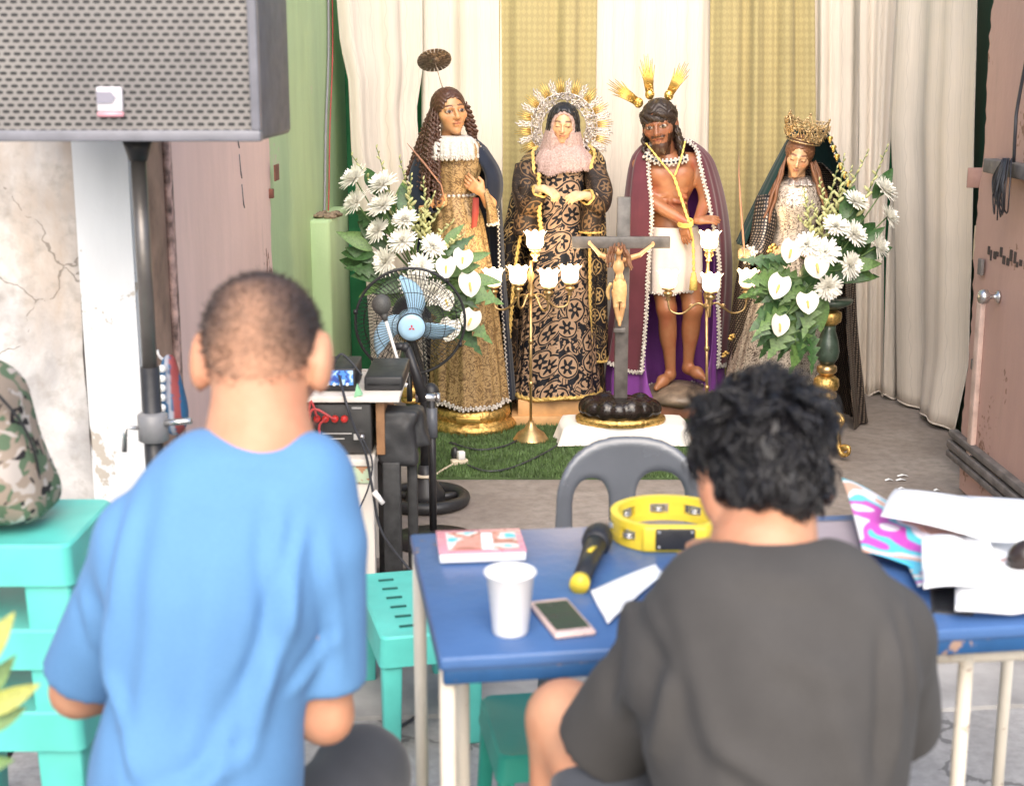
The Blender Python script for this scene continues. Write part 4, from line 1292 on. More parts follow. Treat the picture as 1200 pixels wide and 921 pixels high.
# ------------------------------------------------------------------ statue with rayed halo, lace veil and embroidered mantle
Y2 = 6.58
S2 = lambda u, v, dy=0.0: W(u, v, Y2 + dy)
cx = lambda u: W(u, 300, Y2).x
st = thing('statue', 'statue with rayed silver and gold halo, lace veil and black mantle embroidered in gold', 'statue', (cx(652), Y2, 0))
m = MB(); m.box((cx(645), Y2, 0.04), (0.36, 0.36, 0.05)); m.box((cx(646), Y2, 0.10), (0.31, 0.31, 0.075)); m.build('wooden_plinth', MT['raw_wood'], st, bevel=0.004)
lev = [(1.27, cx(658), Y2 + .01, .06, .06, 0, 360), (1.22, cx(658), Y2, .10, .085, 0, 360), (1.08, cx(658), Y2, .10, .095, 0, 360), (0.98, cx(657), Y2, .105, .10, 0, 360), (0.7, cx(655), Y2, .15, .14, 0, 360), (0.4, cx(654), Y2, .185, .175, 0, 360), (0.14, cx(652), Y2, .205, .195, 0, 360)]
o, P = cloth('dress', lev, MT['dress'], st, 7, 0.035, 8, close=True, nu=160, nv=60, hem=0.012)
hemz = [Vector(p) + Vector((0, 0, 0.012)) for p in P[-1]] + [Vector(P[-1][0]) + Vector((0, 0, 0.012))]
braid('dress_hem_braid', hemz, MT['thread_gold'], st, 0.013)
lev = [(1.30, cx(660), Y2 + .06, .10, .07, 82, 280), (1.265, cx(660), Y2 + .05, .16, .10, 62, 298), (1.2, cx(658), Y2 + .05, .20, .14, 40, 320), (1.05, cx(653), Y2 + .05, .215, .16, 40, 322), (0.8, cx(648), Y2 + .06, .245, .19, 44, 318), (0.5, cx(645), Y2 + .07, .262, .21, 46, 317), (0.30, cx(644), Y2 + .08, .27, .22, 48, 316)]
o, P = cloth('mantle', lev, MT['mantle'], st, 9, 0.04, 4, nu=150, nv=50, hem=0.015)
for w in ('a', 'b', 'hem'):
    braid('mantle_braid', edge_of(P, w), MT['thread_gold'], st, 0.009)
# under-robe showing below the mantle
lev = [(0.5, cx(650), Y2 + .07, .22, .19, 50, 310), (0.10, cx(650), Y2 + .08, .235, .21, 50, 310)]
cloth('train', lev, MT['sleeve'], st, 9, 0.05, 6, nu=100, nv=12)
# sleeves and hands
pale = (0.62, 0.47, 0.29)
o, Pn = sleeve('sleeve', [S2(617, 195, -.02), S2(615, 222, -.09), S2(622, 240, -.15), S2(633, 224, -.20)], [.05, .06, .058, .042], MT['sleeve'], st, 5, flat=0.8)
braid('sleeve_braid', [Vector(p) for p in Pn[-1]] + [Vector(Pn[-1][0])], MT['thread_gold'], st, 0.006)
o, Pn = sleeve('sleeve', [S2(697, 198, -.02), S2(703, 222, -.09), S2(700, 238, -.15), S2(688, 231, -.20)], [.05, .06, .056, .040], MT['sleeve'], st, 6, flat=0.8)
braid('sleeve_braid', [Vector(p) for p in Pn[-1]] + [Vector(Pn[-1][0])], MT['thread_gold'], st, 0.006)
o, P = cloth('sleeve_fall', [(1.10, S2(692, 200).x, Y2 - .14, .035, .03, 0, 360), (1.0, S2(692, 200).x, Y2 - .14, .042, .035, 0, 360), (0.915, S2(691, 200).x, Y2 - .14, .046, .04, 0, 360)], MT['sleeve'], st, 4, 0.08, 3, close=True, nu=40, nv=12)
braid('sleeve_fall_braid', edge_of(P, 'hem') + [Vector(P[-1][0])], MT['thread_gold'], st, 0.006)
o, P = cloth('sleeve_fall', [(1.13, S2(618, 200).x, Y2 - .13, .04, .03, 0, 360), (1.0, S2(617, 200).x, Y2 - .13, .05, .035, 0, 360), (0.90, S2(616, 200).x, Y2 - .13, .052, .04, 0, 360)], MT['sleeve'], st, 4, 0.08, 3, close=True, nu=40, nv=12)
hand_obj(S2(637, 221, -.215), (0.75, -0.35, -0.35), (-0.2, 0.6, -0.9), 0.10, 1, st, pale, curl=0.5, fore=S2(629, 223, -.18))
hand_obj(S2(685, 229, -.215), (-0.85, -0.35, -0.1), (0.1, 0.7, -0.7), 0.10, -1, st, pale, curl=0.4, fore=S2(695, 232, -.18))
m = MB()
cord = curve_pts([S2(631, 204, -.19), S2(633, 228, -.21), S2(632, 250, -.19), S2(634, 270, -.18)], 40)
for i, p in enumerate(cord): m.ball(p + Vector((0.003 * math.sin(i * 1.7), 0, 0)), (0.011, 0.009, 0.007), 7, 4)
m.build('gold_cord', MT['thread_gold'], st)
# veil and bib of lace
o, P = cloth('lace_bib', [(1.32, cx(660), Y2 + .03, .05, .045, 0, 360), (1.30, cx(660), Y2 + .02, .075, .06, 0, 360), (1.27, cx(660), Y2 + .005, .105, .075, 0, 360), (1.225, cx(661), Y2 - .005, .135, .092, 0, 360), (1.18, cx(661), Y2 - .01, .135, .10, 0, 360)], MT['pink_lace'], st, 15, 0.03, 12, close=True, nu=120, nv=26, hem=0.02)
lace_trim('bib_edge', edge_of(P, 'hem') + [Vector(P[-1][0])], MT['pink_lace'], st, 0.005, 0.008)
fr2 = head_frame(S2(660, 146), 0.165, -4, 8, 3)
make_head(fr2, st, MT['statue_paint'], (0.64, 0.42, 0.24), (0.42, 0.08, 0.06), (0.06, 0.03, 0.02), ears=False, closed=True, wide=0.94, blush=0.2)
def veil(fr, parent, mat, name, grow, face=(0.27, 0.40, 0.40), face_c=(0, -0.42, -0.02), low=-0.75, flare=0.18, h=0.0055, amp=0.012, fq=50):
    def fn(P):
        L = to_local(fr, P)
        d = d_ell(L, (0, 0.075, 0.12), (0.335 + grow, 0.42 + grow, 0.37 + grow))
        d = smin(d, d_cap(L, (0, 0.08, 0.0), (0, 0.14, low), 0.36 + grow, 0.40 + grow + flare), 0.05)
        d = smax(d, -d_ell(L, face_c, face), 0.03)
        d = smax(d, -d_cap(L, (face_c[0], face_c[1] - 0.15, face_c[2]), (face_c[0], face_c[1] - 0.15, low - 0.3), face[0]), 0.03)
        d = d + amp * np.sin(np.arctan2(L[0], L[1] - 0.1) * 22 + 3 * np.sin(L[2] * 5)) + amp * 0.6 * np.sin(L[2] * fq)
        return np.maximum(d, low - L[2]) * fr['H']
    H, c = fr['H'], fr['c']
    lo, hi = [c[0] - H * 1.0, c[1] - H * 1.0, c[2] - H * 1.35], [c[0] + H * 1.0, c[1] + H * 1.1, c[2] + H * 0.8]
    return organic(name, fn, lo, hi, h, mat, parent)
veil(fr2, st, MT['pink_lace'], 'lace_veil', 0.06, (0.26, 0.42, 0.38), (0, -0.42, -0.04), flare=0.20, amp=0.007, fq=8)
veil(fr2, st, MT['hair_black'], 'black_veil', 0.10, (0.40, 1.0, 0.44), (0, -0.75, 0.0), low=-0.30, flare=0.0)
# halo: filigree ring and rays
hcn = S2(661, 150, 0.03)
hm = MB()
r = random.Random(8)
for k in range(330):
    a = r.random() * 6.2832; rad = r.uniform(0.105, 0.148)
    if math.sin(a) < -0.9: continue
    c = hcn + Vector((rad * math.cos(a), r.uniform(-0.012, 0.004), rad * math.sin(a) * 1.03))
    if k % 3: hm.ball(c, r.uniform(0.004, 0.009), 6, 4)
    else: hm.tube([c + Vector((0.012 * math.cos(q * 1.05 + a), -0.004, 0.012 * math.sin(q * 1.05 + a))) for q in range(6)], 0.0028, 4)
for rad in (0.104, 0.128, 0.15):
    hm.tube([hcn + Vector((rad * math.cos(q / 60 * 6.2832), -0.004, rad * 1.03 * math.sin(q / 60 * 6.2832))) for q in range(61)], 0.0035, 5, False)
halo = hm.build('halo', MT['silver'], st)
NR = 28
for k in range(NR):
    a = math.radians(-62 + 304 * k / (NR - 1))
    gold_ray = k % 2 == 0
    m = MB()
    d = Vector((math.cos(a), 0, math.sin(a))); s = Vector((-math.sin(a), 0, math.cos(a)))
    nb_ = 4 if gold_ray else 3
    for q in range(nb_):
        o_ = (q - (nb_ - 1) / 2)
        L = (0.232 if gold_ray else 0.222) - 0.013 * abs(o_) + 0.006 * r.random()
        b0 = hcn + d * 0.143 + s * o_ * 0.006
        tip = hcn + d * L + s * o_ * 0.0105
        if gold_ray:
            m.tube([b0, b0.lerp(tip, 0.5) + Vector((0, -0.004, 0)), tip], [0.0034, 0.003, 0.0009], 4)
        else:
            m.tube([b0 + s * 0.003 * math.sin(i * 1.9) + (tip - b0) * (i / 9) for i in range(10)], [0.0042] * 9 + [0.002], 5)
    m.build('ray', MT['gold_plain'] if gold_ray else MT['silver'], halo)

# ------------------------------------------------------------------ bearded statue in a maroon cape with bound hands
Y3 = 6.62
S3 = lambda u, v, dy=0.0: W(u, v, Y3 + dy)
cx = lambda u: W(u, 300, Y3).x
st = thing('statue', 'bearded dark haired statue in maroon cape with bound hands and three gold rays', 'statue', (cx(795), Y3, 0))
zb = WZ(452, Y3 - 0.1)
m = MB(); m.box((cx(800), Y3 + 0.02, 0.065), (0.25, 0.30, 0.10)); m.build('wooden_plinth', plain('red_brown_plinth', (0.26, 0.11, 0.06), 0.4, var=0.3), st, bevel=0.006)
def rockf(P):
    d = d_ell(P, (cx(800), Y3 - 0.01, 0.125), (0.17, 0.19, 0.055))
    return d
organic('rock_base', rockf, (cx(800) - .2, Y3 - .22, 0.05), (cx(800) + .2, Y3 + .2, 0.2), 0.007, MT['rock'], st, None, lambda V: np.stack([0 * V[:, 0], 0 * V[:, 0], 0.008 * vnoise(V, 40, 3)], 1))
skin_c = (0.34, 0.15, 0.072)
fr3 = head_frame(S3(773, 147, -.03), 0.218, -16, 6, -9)
def bodyf(P):
    nk = S3(779, 182, 0.02)
    ch = S3(784, 212, 0.0); wa = S3(785, 258, 0.0); pe = S3(788, 285, 0.0)
    d = d_ell(P, tuple(ch), (0.118, 0.075, 0.125))
    d = smin(d, d_ell(P, tuple(ch + Vector((-0.05, -0.045, 0.03))), (0.055, 0.035, 0.045)), 0.03)
    d = smin(d, d_ell(P, tuple(ch + Vector((0.05, -0.045, 0.03))), (0.055, 0.035, 0.045)), 0.03)
    d = smin(d, d_ell(P, tuple(wa), (0.092, 0.062, 0.11)), 0.05)
    for k in range(3):
        d = smin(d, d_cap(P, tuple(ch + Vector((-0.075, -0.052, -0.045 - 0.028 * k))), tuple(ch + Vector((-0.02, -0.062, -0.03 - 0.03 * k))), 0.009), 0.012)
        d = smin(d, d_cap(P, tuple(ch + Vector((0.075, -0.052, -0.045 - 0.028 * k))), tuple(ch + Vector((0.02, -0.062, -0.03 - 0.03 * k))), 0.009), 0.012)
    d = smin(d, d_ell(P, tuple(pe), (0.105, 0.075, 0.09)), 0.05)
    d = smin(d, d_cap(P, tuple(nk), tuple(fr3['c'] + Vector((0, 0.02, -0.05))), 0.045, 0.04), 0.03)
    d = smin(d, d_cap(P, tuple(S3(755, 190, 0.02)), tuple(S3(815, 190, 0.02)), 0.045), 0.04)
    # arms
    d = smin(d, d_path(P, [tuple(S3(751, 194, 0.02)), tuple(S3(752, 231, -.04)), tuple(S3(806, 262, -.15))], [0.046, 0.036, 0.022], 0.02), 0.02)
    d = smin(d, d_path(P, [tuple(S3(819, 194, 0.02)), tuple(S3(829, 232, -.05)), tuple(S3(818, 258, -.17))], [0.046, 0.036, 0.022], 0.02), 0.02)
    # legs and feet
    for kn, an, toe, hip in (((781, 362), (786, 436), (769, 455), (772, 300)), ((812, 362), (806, 428), (826, 444), (804, 300))):
        kx, ax_ = S3(*kn, -.05), S3(*an, 0.0)
        d = smin(d, d_path(P, [tuple(S3(*hip, 0.0)), tuple(kx), tuple(ax_)], [0.07, 0.045, 0.024], 0.02), 0.03)
        d = smin(d, d_ell(P, tuple(kx.lerp(ax_, 0.33) + Vector((0, 0.02, 0))), (0.036, 0.036, 0.08)), 0.03)
        t_ = S3(*toe, -.10)
        d = smin(d, d_path(P, [tuple(ax_ + Vector((0, 0.01, -0.02))), tuple(ax_.lerp(t_, 0.55)), tuple(t_)], [0.026, 0.026, 0.014], 0.02), 0.02)
    return d
def paint_c(V):
    C = np.tile(np.array(skin_c), (len(V), 1))
    k = np.clip(vnoise(V, 45, 2) * 1.6 - 0.15, 0, 1)[:, None] * 0.7
    C = C * (1 - k) + k * np.array([0.30, 0.07, 0.04])
    return C
organic('body', bodyf, (cx(730), Y3 - .28, 0.08), (cx(850), Y3 + .15, 1.42), 0.0065, MT['statue_paint'], st, paint_c)
hand_obj(S3(803, 261, -.15), (0.0, -0.25, -0.95), (0.6, 0.6, 0.2), 0.105, -1, st, skin_c, curl=0.25)
hand_obj(S3(816, 259, -.18), (0.98, -0.15, 0.12), (0.1, 0.5, -0.9), 0.11, 1, st, skin_c, curl=0.15)
make_head(fr3, st, MT['statue_paint'], (0.27, 0.115, 0.06), (0.24, 0.06, 0.04), (0.03, 0.015, 0.01), beard=(0.045, 0.022, 0.014), ears=True, blush=0.3, neck=[to_world(fr3, (0, 0.05, -0.25)), S3(780, 184, 0.02)])
hair_cap(fr3, st, MT['hair_dark'], grow=0.045, drop=-0.45)
lk = wavy_locks((to_world(fr3, (0.33, -0.05, -0.05)), to_world(fr3, (0.28, 0.3, -0.05))), 9, 0.17, 0.006, 160, lambda u, t: Vector((0.035 * t, 0.0, 0)))
strands('hair_locks', lk, MT['hair_dark'], st, 0.012, 0.006, 6)
lk = wavy_locks((to_world(fr3, (-0.34, -0.05, -0.08)), to_world(fr3, (-0.28, 0.3, -0.05))), 7, 0.13, 0.006, 160, lambda u, t: Vector((0.012 * t, -0.01 * t, 0)))
strands('hair_locks', lk, MT['hair_dark'], st, 0.012, 0.006, 6)
# plaited crown of thorns
m = MB()
for k in range(5):
    pts = []
    for i in range(49):
        a = i / 48 * 6.2832
        rr = 0.405 + 0.018 * math.sin(a * 7 + k * 1.25); zz = 0.20 + 0.055 * math.cos(a * 7 + k * 1.25) + 0.02 * (k - 2)
        pts.append(to_world(fr3, (rr * 0.86 * math.sin(a), 0.055 - rr * 1.07 * math.cos(a), zz)))
    m.tube(pts, 0.0095, 6, False)
for i in range(26):
    a = random.random() * 6.28
    p = Vector((0.37 * math.sin(a), 0.055 - 0.45 * math.cos(a), 0.20 + random.uniform(-.06, .09)))
    m.tube([to_world(fr3, p), to_world(fr3, p * 1.10 + Vector((0, 0, random.uniform(-.06, .08))))], [0.004, 0.0008], 4)
m.build('thorn_crown', MT['hair_dark'], st)
# three bundles of gold rays
for (u0, v0, u1, v1) in ((753, 124, 714, 97), (762, 117, 757, 66), (781, 117, 804, 75)):
    m = MB()
    a, b = S3(u0, v0, 0.03), S3(u1, v1, 0.03)
    d = (b - a); s = d.normalized().cross(Vector((0, 1, 0)))
    m.ball(a + d * 0.12, (0.022, 0.012, 0.024), 10, 7)
    for q in range(9):
        o_ = (q - 4) / 4
        L = 1.0 - 0.22 * abs(o_) + (0.1 if q % 2 else 0)
        m.tube([a + s * o_ * 0.012 + d * 0.1, a + s * o_ * 0.02 + d * 0.5 + Vector((0, -0.006, 0)), a + d * L + s * o_ * 0.036], [0.0045, 0.0045, 0.001], 4)
    for q in range(10): m.ball(a + d * (0.05 + 0.3 * random.random()) + s * random.uniform(-.016, .016) + Vector((0, -0.01, 0)), 0.005, 5, 4)
    m.build('gold_rays', MT['gold_plain'], st)
# cape
zt_, ze = WZ(176, Y3), WZ(440, Y3)
lev = [(1.32, cx(783), Y3 + .04, .085, .06, 55, 300), (1.275, cx(784), Y3 + .03, .15, .09, 45, 314), (1.2, cx(786), Y3 + .03, .195, .125, 36, 322), (1.0, cx(790), Y3 + .03, .235, .19, 37, 328), (0.75, cx(791), Y3 + .05, .262, .20, 46, 328), (0.5, cx(788), Y3 + .07, .275, .20, 56, 332), (0.27, cx(783), Y3 + .08, .285, .215, 62, 336)]
o, P = cloth('cape', lev, MT['maroon'], st, 8, 0.045, 9, nu=150, nv=54, hem=0.03)
for w in ('a', 'b', 'hem'): lace_trim('cape_lace', edge_of(P, w), MT['lace'], st, 0.0065, 0.0085)
lev = [(1.2, cx(786), Y3 + .05, .183, .11, 44, 316), (0.9, cx(790), Y3 + .055, .225, .165, 46, 322), (0.5, cx(788), Y3 + .075, .255, .185, 52, 328), (0.22, cx(784), Y3 + .085, .27, .20, 40, 340), (0.115, cx(786), Y3 + .085, .275, .205, 30, 345)]
o, P = cloth('cape_lining', lev, MT['purple'], st, 8, 0.06, 9, nu=150, nv=40, hem=0.02)
lace_trim('lining_lace', edge_of(P, 'hem'), MT['lace'], st, 0.006, 0.012, rows=1)
# lace band over the chest, rope, loincloth
band = curve_pts([S3(756, 181, -.06), S3(772, 190, -.085), S3(790, 190, -.09), S3(806, 186, -.07)], 20)
lace_trim('chest_band', band, MT['lace'], st, 0.008, 0.010, rows=3)
m = MB()
for q in resample(band, 0.02): m.ball(q + Vector((0, -0.012, 0)), (0.007, 0.003, 0.005), 6, 4)
m.build('band_beads', MT['navy'], st)
lev = [(WZ(265, Y3), cx(787), Y3 - .005, .115, .088, 0, 360), (WZ(280, Y3), cx(788), Y3 - .005, .128, .10, 0, 360), (WZ(310, Y3), cx(789), Y3 - .005, .132, .108, 0, 360), (WZ(340, Y3), cx(789), Y3 - .005, .128, .11, 0, 360)]
o, P = cloth('loincloth', lev, MT['loin'], st, 6, 0.05, 15, close=True, nu=110, nv=26, hem=0.015)
lace_trim('loincloth_lace', edge_of(P, 'hem'), MT['lace'], st, 0.006, 0.011, rows=1)
m = MB()
def cord2(keys, r): 
    pts = resample(curve_pts(keys, 60), 0.006)
    for k in range(2): m.tube([p + Vector((math.cos(i * 0.7 + k * 3.14), -0.4 * math.sin(i * 0.7 + k * 3.14), 0)) * r * 0.6 for i, p in enumerate(pts)], r * 0.75, 5)
J = S3(790, 208, -.115)
cord2([S3(757, 168, -.045), S3(770, 184, -.105), J], 0.0042)
cord2([S3(803, 166, -.045), S3(798, 186, -.10), J], 0.0042)
cord2([J, S3(800, 238, -.125), S3(808, 262, -.175)], 0.006)
cord2([S3(808, 262, -.185), S3(812, 285, -.16), S3(813, 318, -.15)], 0.006)
for k in range(3): m.tube([S3(803 + 9 * math.cos(q / 10 * 6.28), 259 + 4 * math.sin(q / 10 * 6.28) + 2 * k, -.165 - 0.035 * math.sin(q / 10 * 6.28 + 1)) for q in range(11)], 0.0042, 5, False)
m.lathe([(0.004, 0), (0.012, -0.01), (0.011, -0.02), (0.016, -0.03), (0.019, -0.085), (0.012, -0.088)], S3(813, 318, -.15), 12)
m.build('rope', MT['rope'], st)

# ------------------------------------------------------------------ crowned statue in silver dress and dark veil
Y4 = 6.42
S4 = lambda u, v, dy=0.0: W(u, v, Y4 + dy)
cx = lambda u: W(u, 300, Y4).x
st = thing('statue', 'crowned statue in silver dress with dark green veil behind white flowers', 'statue', (cx(945), Y4, 0))
m = MB(); m.lathe([(0.21, 0.015), (0.215, 0.04), (0.19, 0.06), (0.19, 0.1)], (cx(940), Y4, 0), 40); m.build('base', MT['gold'], st)
skin_m = (0.64, 0.40, 0.225)
lev = [(1.15, cx(932), Y4, .055, .05, 0, 360), (1.125, cx(932), Y4, .105, .08, 0, 360), (1.04, cx(930), Y4 - .01, .12, .10, 0, 360), (0.94, cx(928), Y4 - .01, .095, .09, 0, 360), (0.85, cx(927), Y4, .12, .11, 0, 360), (0.6, cx(922), Y4, .17, .15, 0, 360), (0.3, cx(917), Y4, .215, .19, 0, 360), (0.07, cx(914), Y4, .245, .22, 0, 360)]
cloth('dress', lev, MT['silver_dress'], st, 8, 0.04, 21, close=True, nu=150, nv=60)
lev = [(1.22, cx(947), Y4 + .05, .055, .06, 74, 306), (1.15, cx(945), Y4 + .05, .13, .085, 62, 302), (1.02, cx(942), Y4 + .05, .19, .12, 54, 298), (0.85, cx(938), Y4 + .06, .245, .16, 50, 296), (0.5, cx(937), Y4 + .07, .28, .20, 48, 312), (0.2, cx(941), Y4 + .07, .305, .23, 46, 316), (0.025, cx(944), Y4 + .08, .32, .25, 46, 318)]
o, P = cloth('net_mantle', lev, MT['net'], st, 9, 0.055, 23, nu=150, nv=54)
lev = [(1.365, cx(944), Y4 + .03, .075, .085, 48, 318), (1.29, cx(944), Y4 + .03, .115, .11, 50, 306), (1.13, cx(943), Y4 + .03, .19, .15, 58, 300), (0.98, cx(940), Y4 + .04, .245, .18, 62, 298), (0.86, cx(937), Y4 + .05, .28, .20, 64, 298)]
o, P = cloth('veil', lev, MT['green_velvet'], st, 8, 0.04, 24, nu=120, nv=36)
ea = resample(edge_of(P, 'a'), 0.042)
m = MB()
for q in ea[1:8]:
    for k in range(3): m.ball(q + Vector((0.004, -0.012, 0.008 - k * 0.008)), (0.014 - 0.004 * k, 0.005, 0.009), 7, 5)
m.build('veil_ornaments', MT['gold_plain'], st)
lace_trim('veil_edge', edge_of(P, 'a'), MT['lace'], st, 0.005, 0.012, rows=1)
fr4 = head_frame(S4(936, 184, -.03), 0.172, -14, 12, 10)
make_head(fr4, st, MT['statue_paint'], skin_m, (0.50, 0.13, 0.10), (0.16, 0.07, 0.04), ears=False, closed=True, wide=0.92, blush=0.4, neck=[to_world(fr4, (0, 0.05, -0.25)), S4(933, 218, 0.0)])
hair_cap(fr4, st, MT['hair_auburn'], grow=0.04, drop=-0.4)
lk = wavy_locks((to_world(fr4, (-0.34, -0.10, 0.0)), to_world(fr4, (-0.33, 0.25, 0.0))), 12, 0.34, 0.0025, 60, lambda u, t: Vector((-0.14 * t + 0.05 * (1 - u) * t, -0.06 * t, 0)))
lk += wavy_locks((to_world(fr4, (0.34, -0.12, -0.1)), to_world(fr4, (0.33, 0.15, -0.1))), 9, 0.20, 0.0025, 60, lambda u, t: Vector((0.06 * t + 0.01 * u, -0.03 * t, 0)))
strands('hair_locks', lk, MT['hair_auburn'], st, 0.011, 0.005, 6)
o, P = cloth('lace_collar', [(1.165, cx(933), Y4 - .0, .045, .045, 0, 360), (1.15, cx(933), Y4 - .005, .065, .065, 0, 360), (1.13, cx(933), Y4 - .01, .08, .082, 0, 360)], MT['silver'], st, 13, 0.08, 2, close=True, nu=110, nv=8)
# filigree crown
cfr = head_frame(to_world(fr4, (0.02, 0.08, 0.40)), 0.205, -14, 4, 13)
cm = MB()
r = random.Random(6)
def crown_r(z): return 0.37 + 0.26 * max(0, z) - 0.05 * max(0, z) ** 2
for z0, th in ((0.0, 0.02), (0.06, 0.014)):
    cm.tube([to_world(cfr, (crown_r(z0) * math.sin(q / 40 * 6.2832), -crown_r(z0) * math.cos(q / 40 * 6.2832), z0)) for q in range(41)], th * 0.172, 5, False)
for k in range(12):
    a = 6.2832 * k / 12
    for sgn in (-1, 1):
        pts = []
        for q in range(13):
            t = q / 12
            aa = a + sgn * 0.26 * math.sin(math.pi * t) * (1 - 0.2 * t)
            zz = 0.06 + (0.46 if k % 2 == 0 else 0.34) * t
            pts.append(to_world(cfr, (crown_r(zz) * math.sin(aa), -crown_r(zz) * math.cos(aa), zz)))
        cm.tube(pts, 0.0030, 5)
    zz = 0.54 if k % 2 == 0 else 0.42
    cm.ball(to_world(cfr, (crown_r(zz) * math.sin(a), -crown_r(zz) * math.cos(a), zz)), 0.0058, 6, 5)
for k in range(230):
    a = r.random() * 6.2832; zz = 0.08 + 0.34 * r.random()
    p = Vector((crown_r(zz) * math.sin(a), -crown_r(zz) * math.cos(a), zz))
    if k % 2: cm.ball(to_world(cfr, p), r.uniform(0.0025, 0.005), 5, 4)
    else: cm.tube([to_world(cfr, p + Vector((0.05 * math.cos(q), 0.03 * math.sin(q) * math.sin(a), 0.05 * math.sin(q)))) for q in range(6)], 0.0022, 4)
cm.build('crown', m_gold('pale_gold_filigree', (0.72, 0.52, 0.28), 0.3, 120, 0.5, 0.5), st)
# raised arm holding a long wooden blade
o, Pn = sleeve('sleeve', [S4(900, 232, -.01), S4(893, 275, -.08), S4(886, 300, -.12), S4(877, 298, -.15)], [.048, .05, .044, .034], MT['net'], st, 5, flat=0.8)
lace_trim('cuff_lace', [Vector(p) for p in Pn[-1]] + [Vector(Pn[-1][0])], MT['lace'], st, 0.010, 0.012)
o, Pn = sleeve('sleeve', [S4(965, 232, -.01), S4(972, 275, -.06), S4(955, 300, -.12)], [.048, .05, .044], MT['net'], st, 5, flat=0.8)
hand_obj(S4(879, 297, -.15), (-0.8, -0.4, 0.2), (-0.1, 0.6, -0.8), 0.085, 1, st, skin_m, curl=0.9, fore=S4(886, 299, -.13))
hand_obj(S4(925, 292, -.16), (-0.9, -0.4, 0.05), (0.1, 0.5, -0.9), 0.085, -1, st, skin_m, curl=0.3, fore=S4(955, 300, -.12))
m = MB(); m.tube([S4(866, 178, -.15), S4(866, 205, -.15), S4(868, 240, -.17), S4(872, 292, -.19), S4(873, 304, -.19)], [0.001, 0.006, 0.011, 0.010, 0.012], 8, True, 0.45)
m.build('blade', plain('reddish_wooden_blade', (0.40, 0.20, 0.13), 0.45, var=0.3), st)
for (u, v, s, a) in ((905, 291, 0.028, 0.2), (858, 395, 0.022, 1.2), (850, 415, 0.020, 0.4), (978, 352, 0.03, 0.3)):
    m = MB()
    p = S4(u, v, -.24 if u > 890 else -.27)
    for q in range(5): m.ball(p + Vector((s * 0.5 * math.cos(a + q), -0.004, s * 0.5 * math.sin(a + q * 1.3))), (s * 0.45, 0.006, s * 0.32), 7, 5)
    m.build('gold_applique', MT['gold'], st)
# ------------------------------------------------------------------ crucifix on a low white-draped table
YC = 6.10
SC = lambda u, v, dy=0.0: W(u, v, YC + dy)
pz = WZ(497, YC - 0.05)
tb = thing('low_table', 'low table draped in white linen under the crucifix', 'table', (SC(727, 500).x, YC, 0))
x0, x1 = SC(655, 510).x, SC(806, 510).x
xc, wd = (x0 + x1) / 2, (x1 - x0)
m = MB()
Pd = []
for (zz, k, dpt) in ((pz, 0.0, 0), (pz, 0.86, 0), (pz - 0.006, 0.97, 0), (pz - 0.02, 1.0, 0), (pz - 0.07, 1.02, 1), (0.03, 1.04, 1)):
    row = []
    for j in range(80):
        a = 6.2832 * j / 80
        c_, s_ = math.cos(a), math.sin(a)
        q = 1 / max(abs(c_), abs(s_)) ** 0.85
        f = 1 + 0.03 * dpt * math.sin(13 * a + 1) + 0.02 * dpt * math.sin(7 * a)
        row.append((xc + wd / 2 * k * c_ * q * f, YC + 0.02 + 0.135 * k * s_ * q * f, zz + (0.004 * math.sin(5 * a) if dpt else 0)))
    Pd.append(row)
m.grid(Pd, True)
m.build('white_drape', MT['white_cloth'], tb)
m = MB(); m.box((xc, YC + 0.02, (pz - 0.012) / 2 + 0.012), (wd * 0.8, 0.2, pz - 0.04)); m.build('box_frame', MT['raw_wood'], tb, smooth=False)

cr = thing('crucifix', 'dark wooden crucifix with pale corpus on glossy black rock base', 'crucifix', (SC(727, 490).x, YC, pz))
cxm = SC(727, 490).x
m = MB(); m.lathe([(0.19, 0.0), (0.198, 0.012), (0.196, 0.028), (0.175, 0.034)], (cxm, YC, pz - 0.002), 64, (0, 0, 1), lambda a, z: 1 + 0.012 * math.sin(40 * a), True, 1.0, 0.66)
m.build('gilded_plinth', MT['gold'], cr)
def rk(P):
    d = None
    rr = random.Random(4)
    for k in range(15):
        a = k / 15 * 6.28
        e = d_ell(P, (cxm + 0.135 * math.cos(a), YC + 0.09 * math.sin(a), pz + 0.055 + 0.01 * rr.random()), (0.045 + 0.012 * rr.random(), 0.04, 0.04 + 0.015 * rr.random()))
        d = e if d is None else smin(d, e, 0.008)
    return smin(d, d_ell(P, (cxm, YC, pz + 0.055), (0.15, 0.1, 0.055)), 0.01)
organic('rock_base', rk, (cxm - .22, YC - .17, pz + 0.02), (cxm + .22, YC + .17, pz + 0.14), 0.005, MT['black_rock'], cr)
ztop = WZ(231, YC)
m = MB(); m.box((cxm - 0.001, YC, (pz + 0.06 + ztop) / 2), (0.058, 0.026, ztop - pz - 0.06)); m.build('upright', MT['cross_wood'], cr, bevel=0.003)
zc = WZ(284, YC)
m = MB(); m.box((SC(727.5, 284).x, YC - 0.004, zc), (SC(785, 284).x - SC(670, 284).x, 0.03, 0.05)); m.build('crossbeam', MT['cross_wood'], cr, bevel=0.003)
ivory = (0.66, 0.42, 0.20)
B = lambda u, v, dy=-0.045: SC(u, v, dy)
